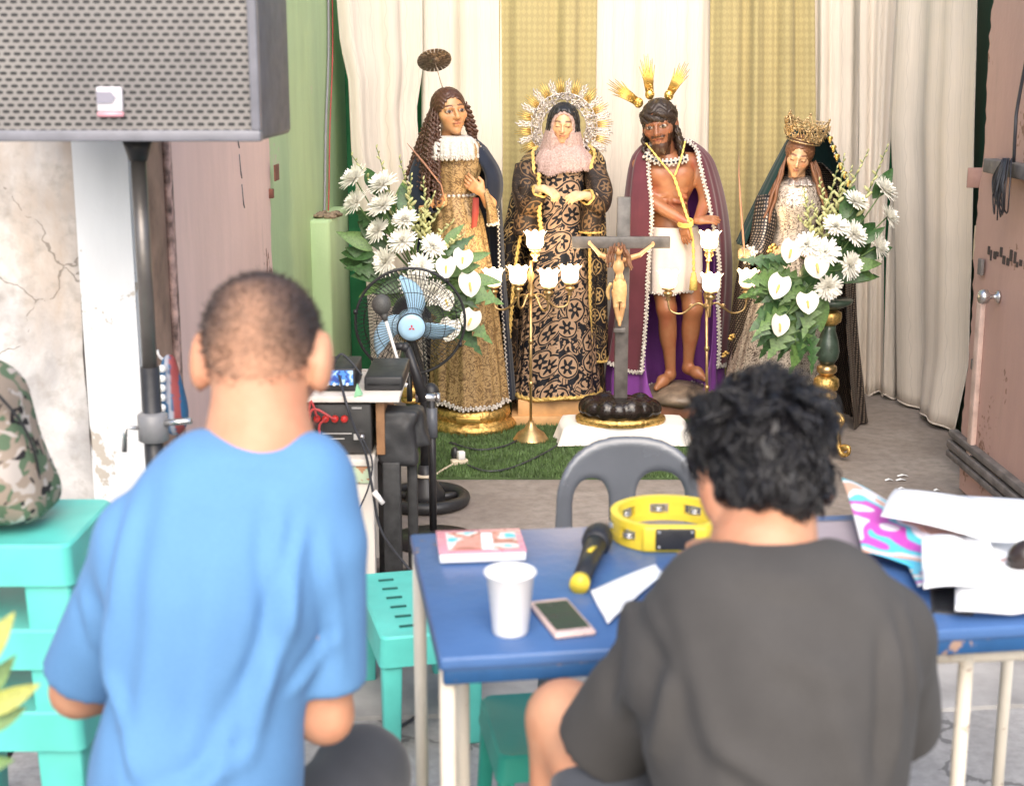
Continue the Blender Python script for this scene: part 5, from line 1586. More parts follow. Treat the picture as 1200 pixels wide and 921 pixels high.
def corpus(P):
    d = d_ell(P, tuple(B(725, 313)), (0.024, 0.018, 0.03))
    d = smin(d, d_ell(P, tuple(B(726, 327)), (0.019, 0.016, 0.03)), 0.012)
    d = smin(d, d_ell(P, tuple(B(726, 340)), (0.023, 0.02, 0.022)), 0.012)
    for s_, hx, hy in ((-1, 693, 287), (1, 763, 288)):
        sh = B(725 + s_ * 8, 304)
        d = smin(d, d_path(P, [tuple(sh), tuple(B((725 + s_ * 8) * .45 + hx * .55, 299)), tuple(B(hx, hy, -.03))], [0.013, 0.010, 0.007], 0.004), 0.008)
        d = smin(d, d_ell(P, tuple(B(hx + s_ * 2, hy - 2, -.03)), (0.008, 0.007, 0.011)), 0.004)
        d = smin(d, d_path(P, [tuple(B(725.5 + s_ * 4, 342)), tuple(B(726 + s_ * 4, 359, -.055)), tuple(B(726 + s_ * 1.8, 374))], [0.018, 0.012, 0.008], 0.004), 0.004)
    d = smin(d, d_cap(P, tuple(B(726, 374)), tuple(B(726, 381, -.05)), 0.010, 0.007), 0.006)
    d = smin(d, d_ell(P, tuple(B(725, 294, -.055)), (0.017, 0.019, 0.022)), 0.006)
    d = smin(d, d_cap(P, tuple(B(725, 298)), tuple(B(725, 305)), 0.010), 0.006)
    return d
organic('corpus', corpus, tuple(B(680, 386, -.09)), tuple(B(772, 276, .03)), 0.0032, MT['statue_paint'], cr, lambda V: np.tile(np.array(ivory), (len(V), 1)))
lk = wavy_locks((B(716, 290, -.05), B(720, 286, -.04)), 6, 0.085, 0.002, 120, lambda u, t: Vector((-0.018 * t, -0.012 * t, 0)))
lk += wavy_locks((B(734, 290, -.05), B(730, 286, -.04)), 6, 0.085, 0.002, 120, lambda u, t: Vector((0.02 * t, -0.012 * t, 0)))
lk += wavy_locks((B(720, 286, -.06), B(730, 286, -.06)), 4, 0.02, 0.001, 120, lambda u, t: Vector((0, -.01 * t, 0)))
strands('hair_locks', lk, MT['hair_auburn'], cr, 0.007, 0.004, 6)
m = MB()
Pl = []
for i, (v, rx, ry) in enumerate(((328, .022, .018), (334, .029, .025), (344, .030, .027), (354, .026, .026))):
    c = B(726, v)
    Pl.append([c + Vector((rx * math.cos(a) * (1 + .06 * math.sin(5 * a + i)), ry * math.sin(a), 0.006 * math.sin(3 * a))) for a in [6.2832 * j / 28 for j in range(28)]])
m.grid(Pl, True); m.tube(curve_pts([B(716, 332, -.07), B(712, 342, -.06), B(714, 352, -.05)], 8), [.012, .012, .012, .013, .013, .012, .011, .009, .004], 6, True, .5)
m.build('loincloth', plain('ivory_gold_cloth', (0.68, 0.46, 0.2), 0.5, var=0.2, scale=60), cr)
m = MB(); m.box(B(726, 387, -.03), (0.05, 0.02, 0.02)); m.build('foot_block', MT['cross_wood'], cr, bevel=0.002)

# ------------------------------------------------------------------ brass candelabra with lit glass shades
def tulip_mesh(name='glass_shade', s=1.0):
    n = 30; P = []
    for (r_, z) in ((0.016, 0.0), (0.030, 0.006), (0.038, 0.022), (0.036, 0.045), (0.038, 0.060), (0.048, 0.074)):
        P.append([(s * r_ * (1 + 0.10 * (z / .074) ** 3 * math.cos(8 * a)) * math.cos(a), s * r_ * (1 + 0.10 * (z / .074) ** 3 * math.cos(8 * a)) * math.sin(a), s * (z + 0.006 * (z / .074) ** 4 * math.cos(8 * a))) for a in [6.2832 * j / n for j in range(n)]])
    m = MB(); m.grid(P, True); m.add([(0, 0, 0.001)] + P[0], [(0, (j + 1) % n + 1, j + 1) for j in range(n)])
    return m.mesh(name)
SHADE = tulip_mesh(); SHADE.materials.append(MT['shade']); SHADE.polygons.foreach_set('use_smooth', [True] * len(SHADE.polygons))
LAMP = bpy.data.lights.new('candle_lamp', 'POINT'); LAMP.energy = 1.0; LAMP.color = (1.0, 0.74, 0.42); LAMP.shadow_soft_size = 0.045
def candelabrum(label, u_stem, vbase, Y, lamps, vhub, stem_r=0.0065):
    base = W(u_stem, vbase, Y); bx_, z0 = base.x, 0.024
    root = thing('candelabrum', label, 'candelabrum', (bx_, Y, z0), group='brass candelabra before the statues')
    hub = W(u_stem + (3 if vhub < 345 else 0), vhub, Y)
    m = MB(); m.lathe([(0.078, 0), (0.08, 0.008), (0.074, 0.014), (0.06, 0.035), (0.03, 0.055), (0.018, 0.075), (0.012, 0.09)], (bx_, Y, z0), 30, (0, 0, 1), lambda a, z: 1 + (0.02 * math.cos(20 * a) if z < 0.012 else 0))
    m.build('foot', MT['brass'], root)
    m = MB(); m.tube([(bx_, Y, z0 + 0.08), hub], stem_r, 10)
    for t in (0.32, 0.66): m.lathe([(stem_r, -0.012), (0.011, -0.006), (0.011, 0.006), (stem_r, 0.012)], Vector((bx_, Y, z0 + 0.08)).lerp(hub, t), 12)
    m.build('stem', MT['brass'], root)
    top = None
    for (u, v, dy) in lamps:
        c = W(u, v, Y + dy)
        arm = MB(); center = abs(c.x - hub.x) < 0.03 and dy > -0.05
        cup = [(0.005, -0.055), (0.014, -0.05), (0.006, -0.04), (0.02, -0.028), (0.022, -0.018), (0.012, -0.010), (0.028, -0.004), (0.024, 0.004)]
        arm.lathe(cup, c, 16)
        if center and c.z > hub.z + 0.05:
            L = c.z - hub.z - 0.05
            arm.lathe([(0.008, 0), (0.022, 0.012 * 1), (0.008, 0.026), (0.017, 0.3 * L), (0.008, 0.42 * L), (0.02, 0.6 * L), (0.008, 0.75 * L), (0.007, L)], hub, 16)
        else:
            e = c + Vector((0, 0, -0.05))
            md = hub.lerp(e, 0.62)
            arm.tube(curve_pts([hub + Vector((0, 0, 0.006)), hub.lerp(e, 0.25) + Vector((0, 0, 0.014)), md + Vector((0, 0, -0.045)), hub.lerp(e, 0.92) + Vector((0, 0, -0.045)), e], 18), 0.0048, 7)
            q = hub.lerp(e, 0.4) + Vector((0, 0, -0.006))
            arm.tube([q + Vector((0.011 * math.cos(k * .8), 0, 0.011 * math.sin(k * .8))) * (1 - k / 14) for k in range(12)], 0.003, 5)
        a = arm.build('arm', MT['brass'], root)
        sh = bpy.data.objects.new('glass_shade', SHADE); COL.objects.link(sh); sh.location = c; adopt(sh, a)
        lo = bpy.data.objects.new('candle_lamp', LAMP); COL.objects.link(lo); lo.location = c + Vector((0, 0, 0.075)); adopt(lo, a)
    return root
candelabrum('brass candelabrum with five lit glass shades before the embroidered mantle', 622, 515, 6.12, [(627, 292, 0), (578, 336, 0.04), (607, 333, -0.06), (643, 337, -0.07), (668, 332, 0.03)], 350)
candelabrum('brass candelabrum with lit glass shades before the maroon cape', 828, 515, 6.10, [(831, 292, 0.0), (783, 338, 0.03), (833, 342, -0.10), (876, 337, 0.03)], 362)

# ------------------------------------------------------------------ flower stands and arrangements
def mum_mesh(seed):
    r = random.Random(seed); m = MB()
    for layer, (n, el, L) in enumerate(((24, 4, 1.0), (22, 20, 0.94), (20, 36, 0.84), (16, 52, 0.72), (12, 68, 0.6), (7, 82, 0.45))):
        for k in range(n):
            a = 6.2832 * (k + 0.5 * layer) / n + r.uniform(-.12, .12); e = math.radians(el + r.uniform(-7, 7)); l = L * r.uniform(0.86, 1.08)
            d = Vector((math.cos(a) * math.cos(e), math.sin(a) * math.cos(e), math.sin(e))); s = Vector((-math.sin(a), math.cos(a), 0)); up = d.cross(s) * -1
            w = 0.095
            p0, p1, p2 = d * 0.1, d * l * 0.6 + Vector((0, 0, 0.04)), d * l + Vector((0, 0, 0.10 * r.random()))
            m.add([p0 - s * w * .5, p0 + s * w * .5, p1 + s * w, p1 - s * w, p2 + s * w * .4, p2 - s * w * .4, p1 + up * -0.03, p0 + up * -0.02], [(0, 7, 6, 3), (7, 1, 2, 6), (3, 6, 5), (6, 2, 4), (6, 4, 5)])
    return m.mesh('flower')
MUMS = [mum_mesh(k) for k in range(3)]
for q in MUMS: q.materials.append(MT['petal'])
def spathe_mesh():
    P = []
    n = 9
    for i in range(n + 1):
        t = i / n; row = []
        w = 0.56 * math.sin(math.pi * min(1, (t * 0.93 + 0.07)) ** 0.85) ** 0.62 * (1 - 0.10 * t) + 0.02
        for j in range(9):
            q = (j - 4) / 4
            x = q * w; y = -0.42 + 1.2 * t - 0.16 * abs(q) ** 1.5 * (1 - t) * (1 if t < .35 else .4)
            row.append((x, y, 0.22 * q * q * w + 0.10 * math.sin(math.pi * t)))
        P.append(row)
    m = MB(); m.grid(P); return m.mesh('flower')
SPATHE = spathe_mesh(); SPATHE.materials.append(MT['spathe']); SPATHE.polygons.foreach_set('use_smooth', [True] * len(SPATHE.polygons))
mm = MB(); mm.tube(curve_pts([(0, 0, 0.02), (0, 0.15, 0.16), (0, 0.5, 0.26)], 6), [.06, .07, .07, .065, .06, .05, .02], 7); SPADIX = mm.mesh('spadix'); SPADIX.materials.append(MT['spadix']); SPADIX.polygons.foreach_set('use_smooth', [True] * len(SPADIX.polygons))
def leaf_mesh(lobes=False, seed=0):
    P = []; n = 10; r = random.Random(seed)
    for i in range(n + 1):
        t = i / n
        w = 0.16 * math.sin(math.pi * t ** 0.8) ** 0.9 + 0.006
        if lobes: w *= 1.25 if i % 2 else 0.45
        bend = -0.22 * t * t
        P.append([(-w, t - (0.08 if lobes and i % 2 else 0) , bend + 0.05 * w / 0.16), (0, t, bend), (w, t - (0.08 if lobes and i % 2 else 0), bend + 0.05 * w / 0.16)])
    m = MB(); m.grid(P); return m.mesh('leaf')
LEAVES = {k: leaf_mesh(k[0] == 'f', i) for i, k in enumerate(('a_d', 'a_l', 'f_d', 'f_l', 'a_y'))}
for k, q in LEAVES.items():
    q.materials.append(MT['leaf'] if k.endswith('d') else MT['leaf_light'] if k.endswith('l') else MT['leaf_yellow']); q.polygons.foreach_set('use_smooth', [True] * len(q.polygons))
def inst(name, me, parent, loc, zdir, ydir=None, s=1.0, sx=1.0):
    o = bpy.data.objects.new(name, me); COL.objects.link(o)
    z = Vector(zdir).normalized(); y = Vector(ydir) if ydir is not None else Vector((0.1, 0.2, 1))
    y = (y - z * y.dot(z)).normalized(); x = y.cross(z)
    M = Matrix((x, y, z)).transposed()
    o.location = loc; o.rotation_euler = M.to_euler(); o.scale = (s * sx, s, s)
    adopt(o, parent); return o
def gladiolus(parent, base, tip, bend, seed):
    r = random.Random(seed)
    pts = curve_pts([base, base.lerp(tip, 0.5) + bend, tip], 14)
    m = MB(); m.tube(pts, [0.0035] * 8 + [0.003] * 4 + [0.002] * 3, 5); s = m.build('flower_spike', MT['stem'], parent)
    b = MB()
    for i in range(13):
        t = 0.42 + 0.58 * i / 12
        k = min(13, int(t * 14)); p = pts[k].lerp(pts[min(14, k + 1)], t * 14 - k)
        a = i * 2.2
        d = Vector((math.cos(a), math.sin(a) * .6 - .3, 0.9)).normalized()
        q = 0.019 * (1.15 - 0.7 * i / 12)
        X_, Y_, Z_ = frame_of(d)
        b.ball(p + d * q * 0.7, (q * 0.42, q * 0.42, q), 6, 5, Matrix((X_, Y_, Z_)).transposed())
    b.build('buds', MT['bud'], s)
def arrangement(label, Y, base_uv, foot, mums, anth, spikes, leaves, hidden_stand=False):
    root = thing('flower_arrangement', label, 'flowers', (foot.x, foot.y, 0.9))
    hub = W(base_uv[0], base_uv[1], Y + 0.03)
    for i, (u, v, dy) in enumerate(mums):
        p = W(u, v, Y + dy); d = (p - hub); d = Vector((d.x * 1.2, -0.16, d.z * 0.9)).normalized()
        st_ = MB(); st_.tube(curve_pts([hub, hub.lerp(p, .6) + Vector((0, -0.01, -0.01)), p], 8), 0.003, 5); st_.build('flower_stalk', MT['stem'], root)
        f = inst('flower', MUMS[i % 3], root, p, d, None, 0.064 * random.uniform(.86, 1.12))
    for i, (u, v, a, dy) in enumerate(anth):
        p = W(u, v, Y + dy); yd = Vector((math.sin(math.radians(a)), -0.15, -math.cos(math.radians(a))))
        f = inst('flower', SPATHE, root, p, (random.uniform(-.35, .35), -1, random.uniform(0.1, 0.6)), yd, 0.074 * random.uniform(.88, 1.1), random.uniform(1.0, 1.2))
        sp_ = inst('spadix', SPADIX, None, (0, 0, 0), (0, 0, 1), (0, 1, 0)); sp_.parent = f
        st_ = MB(); st_.tube(curve_pts([hub, hub.lerp(p, .6), p + Vector((0, 0.01, 0.0))], 6), 0.003, 5); st_.build('flower_stalk', MT['stem'], root)
    for i, (u, v) in enumerate(spikes):
        t = W(u, v, Y + random.uniform(-.03, .10)); gladiolus(root, hub + Vector((random.uniform(-.03, .03), 0.0, 0)), t, Vector((0.02 * (-1) ** i, 0.0, 0.02)), i)
    r = random.Random(len(mums))
    for i, (u, v, L, kind) in enumerate(leaves):
        tip = W(u, v, Y + r.uniform(-.06, .07)); d = tip - hub
        start = hub + d * max(0, 1 - L / max(d.length, 1e-3))
        inst('leaf', LEAVES[kind], root, start, Vector((r.uniform(-.5, .5), -1, r.uniform(0.1, .7))), tip - start, (tip - start).length * 1.05, r.uniform(.9, 1.4))
    m = MB(); m.ball(hub + Vector((0, 0.03, -0.02)), (0.085, 0.07, 0.075), 14, 9); m.build('moss_ball', MT['leaf'], root)
    return root, hub
r = random.Random(21)
def leaf_ring(cu, cv, ru, rv, n, a0, a1, kinds, L0=0.11, L1=0.2):
    out = []
    for k in range(n):
        a = math.radians(a0 + (a1 - a0) * (k + r.random() * 0.8) / n); q = r.uniform(0.62, 1.0)
        out.append((cu + ru * q * math.cos(a), cv - rv * q * math.sin(a), r.uniform(L0, L1), r.choice(kinds)))
    return out
def flower_stand(label, x, y, top, group):
    root = thing('flower_stand', label, 'stand', (x, y, 0), group=group)
    k = top / 0.62
    def seg(name, prof, mat): 
        m = MB(); m.lathe([(a, b * k) for a, b in prof], (x, y, 0.024), 28); m.build(name, mat, root)
    seg('turned_base', [(0.035, 0.04), (0.05, 0.07), (0.05, 0.10), (0.03, 0.14), (0.024, 0.20), (0.026, 0.235)], MT['jade'])
    seg('lower_ring', [(0.03, 0.232), (0.046, 0.24), (0.046, 0.258), (0.034, 0.264), (0.05, 0.272), (0.055, 0.29), (0.052, 0.315), (0.035, 0.328)], MT['gold'])
    seg('neck_ring', [(0.026, 0.33), (0.042, 0.345), (0.042, 0.365), (0.03, 0.375)], MT['brass'])
    seg('bulb', [(0.03, 0.378), (0.045, 0.40), (0.05, 0.43), (0.042, 0.475), (0.028, 0.515), (0.03, 0.535)], MT['jade'])
    seg('top_ring', [(0.03, 0.536), (0.048, 0.55), (0.052, 0.57), (0.05, 0.588), (0.03, 0.596)], MT['gold'])
    seg('bowl', [(0.035, 0.598), (0.09, 0.625), (0.095, 0.64)], MT['jade'])
    for q in range(3):
        a = math.radians(-52 + 120 * q); d = Vector((math.cos(a), math.sin(a), 0))
        c = Vector((x, y, 0.024))
        m = MB()
        pts = [c + d * (0.045) + Vector((0, 0, .17)), c + d * .075 + Vector((0, 0, .185)), c + d * .10 + Vector((0, 0, .165)), c + d * .085 + Vector((0, 0, .135)), c + d * .075 + Vector((0, 0, .10)), c + d * .08 + Vector((0, 0, .05)), c + d * .105 + Vector((0, 0, .02)), c + d * .135 + Vector((0, 0, .028)), c + d * .135 + Vector((0, 0, .055)), c + d * .11 + Vector((0, 0, .05))]
        m.tube(curve_pts(pts, 40), [0.012 + 0.004 * math.cos(i / 40 * 12) for i in range(41)], 8); m.ball(pts[-1], 0.015, 8, 6); m.ball(c + d * .085 + Vector((0, 0, .16)), 0.016, 8, 6)
        m.tube([c + Vector((0, 0, .11)), c + d * 0.08 + Vector((0, 0, .10))], 0.012, 6)
        m.build('scroll_foot', MT['gold'], root)
    return root
fx = W(968, 450, 5.89).x
flower_stand('turned jade and gilt flower stand beside the crowned statue', fx, 5.89, WZ(366, 5.89) + 0.01, 'turned flower stands')
leaves = leaf_ring(945, 320, 80, 75, 26, 160, 290, ['f_l', 'f_d', 'a_l', 'f_l']) + leaf_ring(970, 285, 75, 85, 20, -40, 62, ['a_d', 'a_d', 'f_d', 'a_l']) + leaf_ring(930, 340, 70, 100, 14, 200, 285, ['f_l', 'f_d'], .14, .24) + [(1050, 195, .16, 'a_d'), (1045, 290, .12, 'a_d'), (900, 418, .2, 'f_l'), (880, 400, .2, 'f_d'), (868, 348, .18, 'f_l'), (872, 330, .16, 'f_l'), (895, 300, .12, 'f_d')]
arrangement('white chrysanthemums and anthuriums with pale spikes beside the crowned statue', 5.80, (962, 318), Vector((fx, 5.89, 0)),
    [(1002, 237, 0), (1035, 223, .02), (1040, 254, .02), (979, 266, -.04), (1000, 275, -.03), (1028, 289, .0), (946, 287, -.08), (967, 296, -.09), (995, 311, -.05), (970, 336, -.06)],
    [(927, 292, -15, -.08), (957, 309, 10, -.11), (913, 334, -20, -.08), (946, 353, 5, -.08), (913, 379, -5, -.06)],
    [(960, 211), (981, 197), (989, 183), (1017, 178), (1040, 172), (942, 223), (951, 238), (998, 197), (935, 255)], leaves)
fx = W(482, 450, 5.98).x
flower_stand('turned gilt flower stand behind the pedestal fan', fx, 5.98, WZ(400, 5.98) + 0.05, 'turned flower stands')
leaves = leaf_ring(500, 330, 85, 75, 26, -70, 60, ['f_l', 'f_d', 'a_l']) + leaf_ring(470, 290, 75, 80, 24, 80, 250, ['a_d', 'f_d', 'a_d', 'a_l']) + [(588, 352, .18, 'f_l'), (575, 400, .2, 'f_l'), (560, 415, .2, 'f_d'), (585, 330, .15, 'a_l'), (540, 262, .12, 'a_l'), (553, 275, .14, 'f_d'), (424, 188, .14, 'a_d'), (436, 205, .12, 'a_d')]
arrangement('white chrysanthemums and anthuriums with pale spikes behind the pedestal fan', 5.82, (490, 325), Vector((fx, 5.98, 0)),
    [(416, 210, .04), (449, 217, .0), (418, 238, .03), (449, 242, -.02), (475, 258, -.04), (444, 271, .0), (472, 283, -.06), (507, 289, -.07), (453, 307, -.03), (494, 312, -.09), (485, 333, -.08), (507, 342, -.08)],
    [(523, 312, 5, -.10), (542, 302, -10, -.08), (550, 331, 8, -.07), (522, 351, 20, -.08), (553, 373, -18, -.05), (527, 384, -15, -.05)],
    [(412, 182), (441, 173), (468, 185), (482, 206), (496, 210), (509, 227), (491, 248), (531, 260), (544, 275), (520, 240)], leaves)
# ------------------------------------------------------------------ loudspeaker on a pole stand
SX0, SX1, SY0, SY1 = -1.135, -0.504, 2.90, 3.30
sz = WZ(166, 2.9)
sp = thing('loudspeaker', 'large charcoal loudspeaker with perforated grille on a pole stand', 'loudspeaker', (-0.82, 3.1, sz))
H_ = 0.95
m = MB()
m.box(((SX0 + SX1) / 2, 3.11, sz + H_ / 2), (SX1 - SX0, 0.38, H_)); cab = m.build('cabinet', MT['cabinet'], sp, bevel=0.012)
m = MB()
for (x0, x1, z0, z1) in ((SX0, SX1, sz, sz + 0.022), (SX0, SX1, sz + H_ - 0.022, sz + H_), (SX0, SX0 + 0.018, sz + 0.022, sz + H_ - 0.022), (SX1 - 0.018, SX1, sz + 0.022, sz + H_ - 0.022)):
    m.box(((x0 + x1) / 2, 2.908, (z0 + z1) / 2), (x1 - x0, 0.03, z1 - z0))
m.build('front_frame', plain('grey_speaker_frame', (0.19, 0.19, 0.215), 0.4, var=0.2), sp, bevel=0.003)
m = MB(); m.box(((SX0 + SX1) / 2, 2.914, sz + H_ / 2), (SX1 - SX0 - 0.034, 0.012, H_ - 0.042)); m.build('grille', MT['grille'], sp, smooth=False)
a, b = W(113, 102, 2.903), W(145, 135, 2.903)
m = MB(); m.box(((a.x + b.x) / 2, 2.903, (a.z + b.z) / 2 + 0.003), (b.x - a.x, 0.012, a.z - b.z - 0.006)); bd = m.build('badge', MT['badge'], sp, bevel=0.003)
m = MB(); m.box(((a.x + b.x) / 2, 2.902, b.z + 0.001), (b.x - a.x, 0.010, 0.009)); m.build('badge_band', MT['badge_red'], bd)
c_ = Vector(((a.x + b.x) / 2, 2.896, (a.z + b.z) / 2 + 0.004))
Mx = Matrix(((1, 0, 0), (0, 0, -1), (0, 1, 0)))
m = MB(); w_ = (b.x - a.x) / 2; h_ = (a.z - b.z) / 2
m.plate([(-w_ * .95, -h_ * .3), (w_ * .2, -h_ * .3), (w_ * .55, h_ * .1), (w_ * .2, h_ * .5), (-w_ * .95, h_ * .5)], 0.002, Mx, c_); m.build('badge_arrow', plain('badge_grey', (0.24, 0.23, 0.28), 0.4, var=0.05), bd, smooth=False)
ss = thing('speaker_stand', 'black pole stand carrying the loudspeaker beside the brown jamb', 'stand', (-0.815, 3.1, 0))
px = W(174, 400, 3.1).x
m = MB(); m.tube([(px, 3.1, 0.95), (px, 3.1, sz - 0.03)], 0.0165, 14); m.build('inner_pole', plain('grey_brown_pole', (0.16, 0.145, 0.135), 0.35, 0.5, var=0.2), ss)
m = MB(); m.tube([(px, 3.1, 0.18), (px, 3.1, 0.97)], 0.021, 14); m.build('outer_pole', MT['black_metal'], ss)
m = MB(); m.tube([(px, 3.1, sz - 0.05), (px, 3.1, sz - 0.0)], [0.019, 0.034], 14); m.build('top_cup', MT['black_plastic'], ss)
zc_ = WZ(500, 3.1)
m = MB(); m.lathe([(0.024, -0.035), (0.034, -0.03), (0.034, 0.028), (0.025, 0.034)], (px, 3.1, zc_), 16); cl = m.build('clamp', plain('grey_clamp', (0.2, 0.2, 0.21), 0.4, var=0.2), ss)
m = MB(); m.tube([(px - 0.02, 3.09, zc_), (px - 0.055, 3.07, zc_ + 0.005), (px - 0.06, 3.07, zc_ - 0.05)], 0.006, 7); m.tube([(px + 0.02, 3.09, zc_ + .01), (px + 0.09, 3.08, zc_ + 0.018)], 0.008, 7); m.build('clamp_handle', MT['chrome'], cl)
for k in range(3):
    a = math.radians(200 + 120 * k); d = Vector((math.cos(a), math.sin(a), 0))
    m = MB(); m.tube([Vector((px, 3.1, 0.62)) + d * 0.03, Vector((px, 3.1, 0.012)) + d * 0.42], 0.012, 8); m.build('leg', MT['black_metal'], ss)
    m = MB(); m.tube([Vector((px, 3.1, 0.24)) + d * 0.02, Vector((px, 3.1, 0.26)) + d * 0.26], 0.008, 6); m.build('brace', MT['black_metal'], ss)

# blue bag with white beads hung on the jamb
bg_ = thing('beaded_bag', 'blue and red striped bag with white beads behind the speaker pole', 'bag', W(200, 470, 3.5))
def bagf(P):
    c = W(203, 462, 3.45)
    return smax(d_ell(P, tuple(c), (0.045, 0.05, 0.105)), d_cap(P, tuple(W(196, 420, 3.45)), tuple(W(204, 500, 3.45)), 0.02, 0.05), 0.02)
c = W(203, 462, 3.45)
def bag_paint(V):
    u = (V[:, 0] - c.x) * 30 + (V[:, 2] - c.z) * 2
    C = np.tile(np.array([0.02, 0.11, 0.24]), (len(V), 1))
    C[np.sin(u * 4.0) > 0.55] = (0.30, 0.06, 0.06)
    C[np.sin(u * 4.0 + 1.9) > 0.8] = (0.35, 0.38, 0.45)
    return C
organic('bag_body', bagf, (c.x - .07, 3.38, c.z - .13), (c.x + .07, 3.52, c.z + .13), 0.006, MT['skin'] if False else m_painted('striped_bag_cloth', 0.6, 0.0), bg_, bag_paint)
m = MB()
for v in (432, 444, 455, 466, 478): m.ball(W(190, v, 3.40), 0.010, 8, 6)
m.build('beads', MT['white_plastic'], bg_)
m = MB(); m.tube(curve_pts([W(196, 424, 3.45), W(187, 418, 3.55), W(184, 410, 3.56)], 6), 0.004, 5); m.build('strap', MT['white_plastic'], bg_)

# ------------------------------------------------------------------ equipment table: low cream table, amplifier, shelf, mixers
YE = 4.2
E = lambda u, v, dy=0.0: W(u, v, YE + dy)
zl = WZ(537, YE); zs_ = WZ(466, YE)
et = thing('equipment_table', 'low cream wooden table with peeling mint edge under the amplifier', 'table', (E(370, 600).x, YE + .2, 0))
xl, xr = E(268, 540).x, E(438, 540).x
m = MB(); m.box(((xl + xr) / 2, YE + 0.2, zl - 0.012), (xr - xl, 0.42, 0.024)); m.build('table_top', MT['white_paint'], et, bevel=0.004)
m = MB(); m.box(((xl + xr) / 2 - .005, YE + 0.006, zl - 0.052), (xr - xl - 0.02, 0.02, 0.055)); m.build('apron', MT['peel_green'], et, bevel=0.003)
for x, y in ((E(422, 600).x, YE + .01), (xl + 0.05, YE + .01), (E(422, 600).x, YE + 0.37), (xl + 0.05, YE + .37)):
    m = MB(); m.box((x, y + .02, (zl - 0.03) / 2), (0.085, 0.05, zl - 0.03)); m.build('leg', MT['white_paint'], et, bevel=0.004)
am = thing('amplifier', 'black rack amplifier with red binding posts and red leads', 'amplifier', (E(372, 530).x, YE + .2, zl))
ax0, ax1 = E(275, 500).x, E(434, 500).x
az = WZ(476, YE)
m = MB(); m.box(((ax0 + ax1) / 2, YE + 0.2, (zl + az) / 2 + 0.004), (ax1 - ax0, 0.34, az - zl - 0.006)); m.build('case', plain('dark_grey_amp_panel', (0.06, 0.058, 0.057), 0.4, 0.3, var=0.25), am, bevel=0.005)
for u in (372, 382, 393, 404):
    m = MB(); m.lathe([(0.010, 0), (0.012, 0.008), (0.010, 0.02), (0.004, 0.022)], E(u, 490, 0.03), 10, (0, -1, 0)); m.build('binding_post', MT['red_plastic'], am)
for u in (342, 356, 368):
    m = MB(); m.lathe([(0.008, 0), (0.009, 0.008), (0.006, 0.016)], E(u, 520, 0.03), 10, (0, -1, 0)); m.build('binding_post', MT['red_plastic'], am)
pprint = plain('pale_panel_print', (0.55, 0.54, 0.52), 0.5)
for (u, v, w_, h_) in ((418, 478, .03, .006), (395, 508, .09, .003), (418, 512, .018, .018), (392, 514, .06, .003)):
    m = MB(); m.box(E(u, v, 0.028), (w_, 0.004, h_)); m.build('panel_print', pprint, am, smooth=False)
m = MB(); m.tube([E(424, 512, 0.03), E(424, 512, 0.0)], 0.010, 8); m.build('socket', MT['chrome'], am)
for k, keys in enumerate((((372, 490), (364, 470), (362, 505), (372, 525), (366, 548)), ((382, 490), (374, 500), (378, 520), (386, 540)), ((393, 492), (366, 480), (362, 515), (362, 545)))):
    m = MB(); m.tube(curve_pts([E(u, v, -0.01 - 0.02 * k) for u, v in keys], 18), 0.004, 6)
    tag(m.build('lead', MT['red_cable']), ('red lead looping off the first post of the amplifier', 'red lead hanging from the second post of the amplifier', 'red lead looping widest in front of the amplifier')[k], 'cable', 'red amplifier leads')
sf = thing('shelf_board', 'white shelf board on a brown side panel above the amplifier', 'shelf', (E(430, 466).x, YE + .2, zs_))
m = MB(); m.box(((E(300, 466).x + E(468, 466).x) / 2, YE + 0.2, zs_ - 0.004), (E(468, 466).x - E(300, 466).x, 0.42, 0.018)); m.build('board', MT['white_paint'], sf, bevel=0.002)
m = MB(); m.box((E(444, 490).x, YE + 0.22, (zl + zs_ - 0.012) / 2), (0.026, 0.36, zs_ - zl - 0.012)); m.build('side_panel', MT['raw_wood'] if False else plain('brown_ply_edge', (0.33, 0.17, 0.08), 0.7, var=0.3), sf, bevel=0.002)
m = MB(); m.box((E(306, 490).x, YE + 0.22, (zl + zs_ - 0.012) / 2), (0.026, 0.36, zs_ - zl - 0.012)); m.build('side_panel', plain('brown_ply_edge_inner', (0.33, 0.17, 0.08), 0.7, var=0.3), sf, bevel=0.002)
mx = thing('small_mixer', 'small black sound unit with blue lit panel on the shelf board', 'mixer', (E(395, 460).x, YE + .15, zs_))
x0, x1 = E(374, 460).x, E(414, 460).x; zt1 = WZ(436, YE)
m = MB(); m.box(((x0 + x1) / 2, YE + 0.16, (zs_ + 0.006 + zt1) / 2), (x1 - x0, 0.2, zt1 - zs_ - 0.008)); m.build('case', MT['black_plastic'], mx, bevel=0.004)
m = MB(); m.box(((x0 + x1) / 2, YE + 0.057, (zs_ + 0.020 + zt1) / 2), (x1 - x0 - 0.012, 0.006, zt1 - zs_ - 0.034)); m.build('blue_panel', MT['led_blue'], mx, smooth=False)
m = MB()
for q in range(4): m.tube([(x0 + 0.02 + q * 0.02, YE + 0.058, zs_ + 0.03), (x0 + 0.02 + q * 0.02, YE + 0.045, zs_ + 0.03)], 0.005, 8)
m.build('knobs', MT['white_plastic'], mx)
bxk = thing('black_box', 'flat black equipment box at the end of the shelf board', 'box', (E(448, 460).x, YE + .2, zs_))
x0, x1 = E(424, 460).x, E(470, 460).x; zt1 = WZ(447, YE)
m = MB(); m.box(((x0 + x1) / 2, YE + 0.22, (zs_ + 0.006 + zt1) / 2), (x1 - x0, 0.30, zt1 - zs_ - 0.006)); m.build('case', MT['black_plastic'], bxk, bevel=0.006)
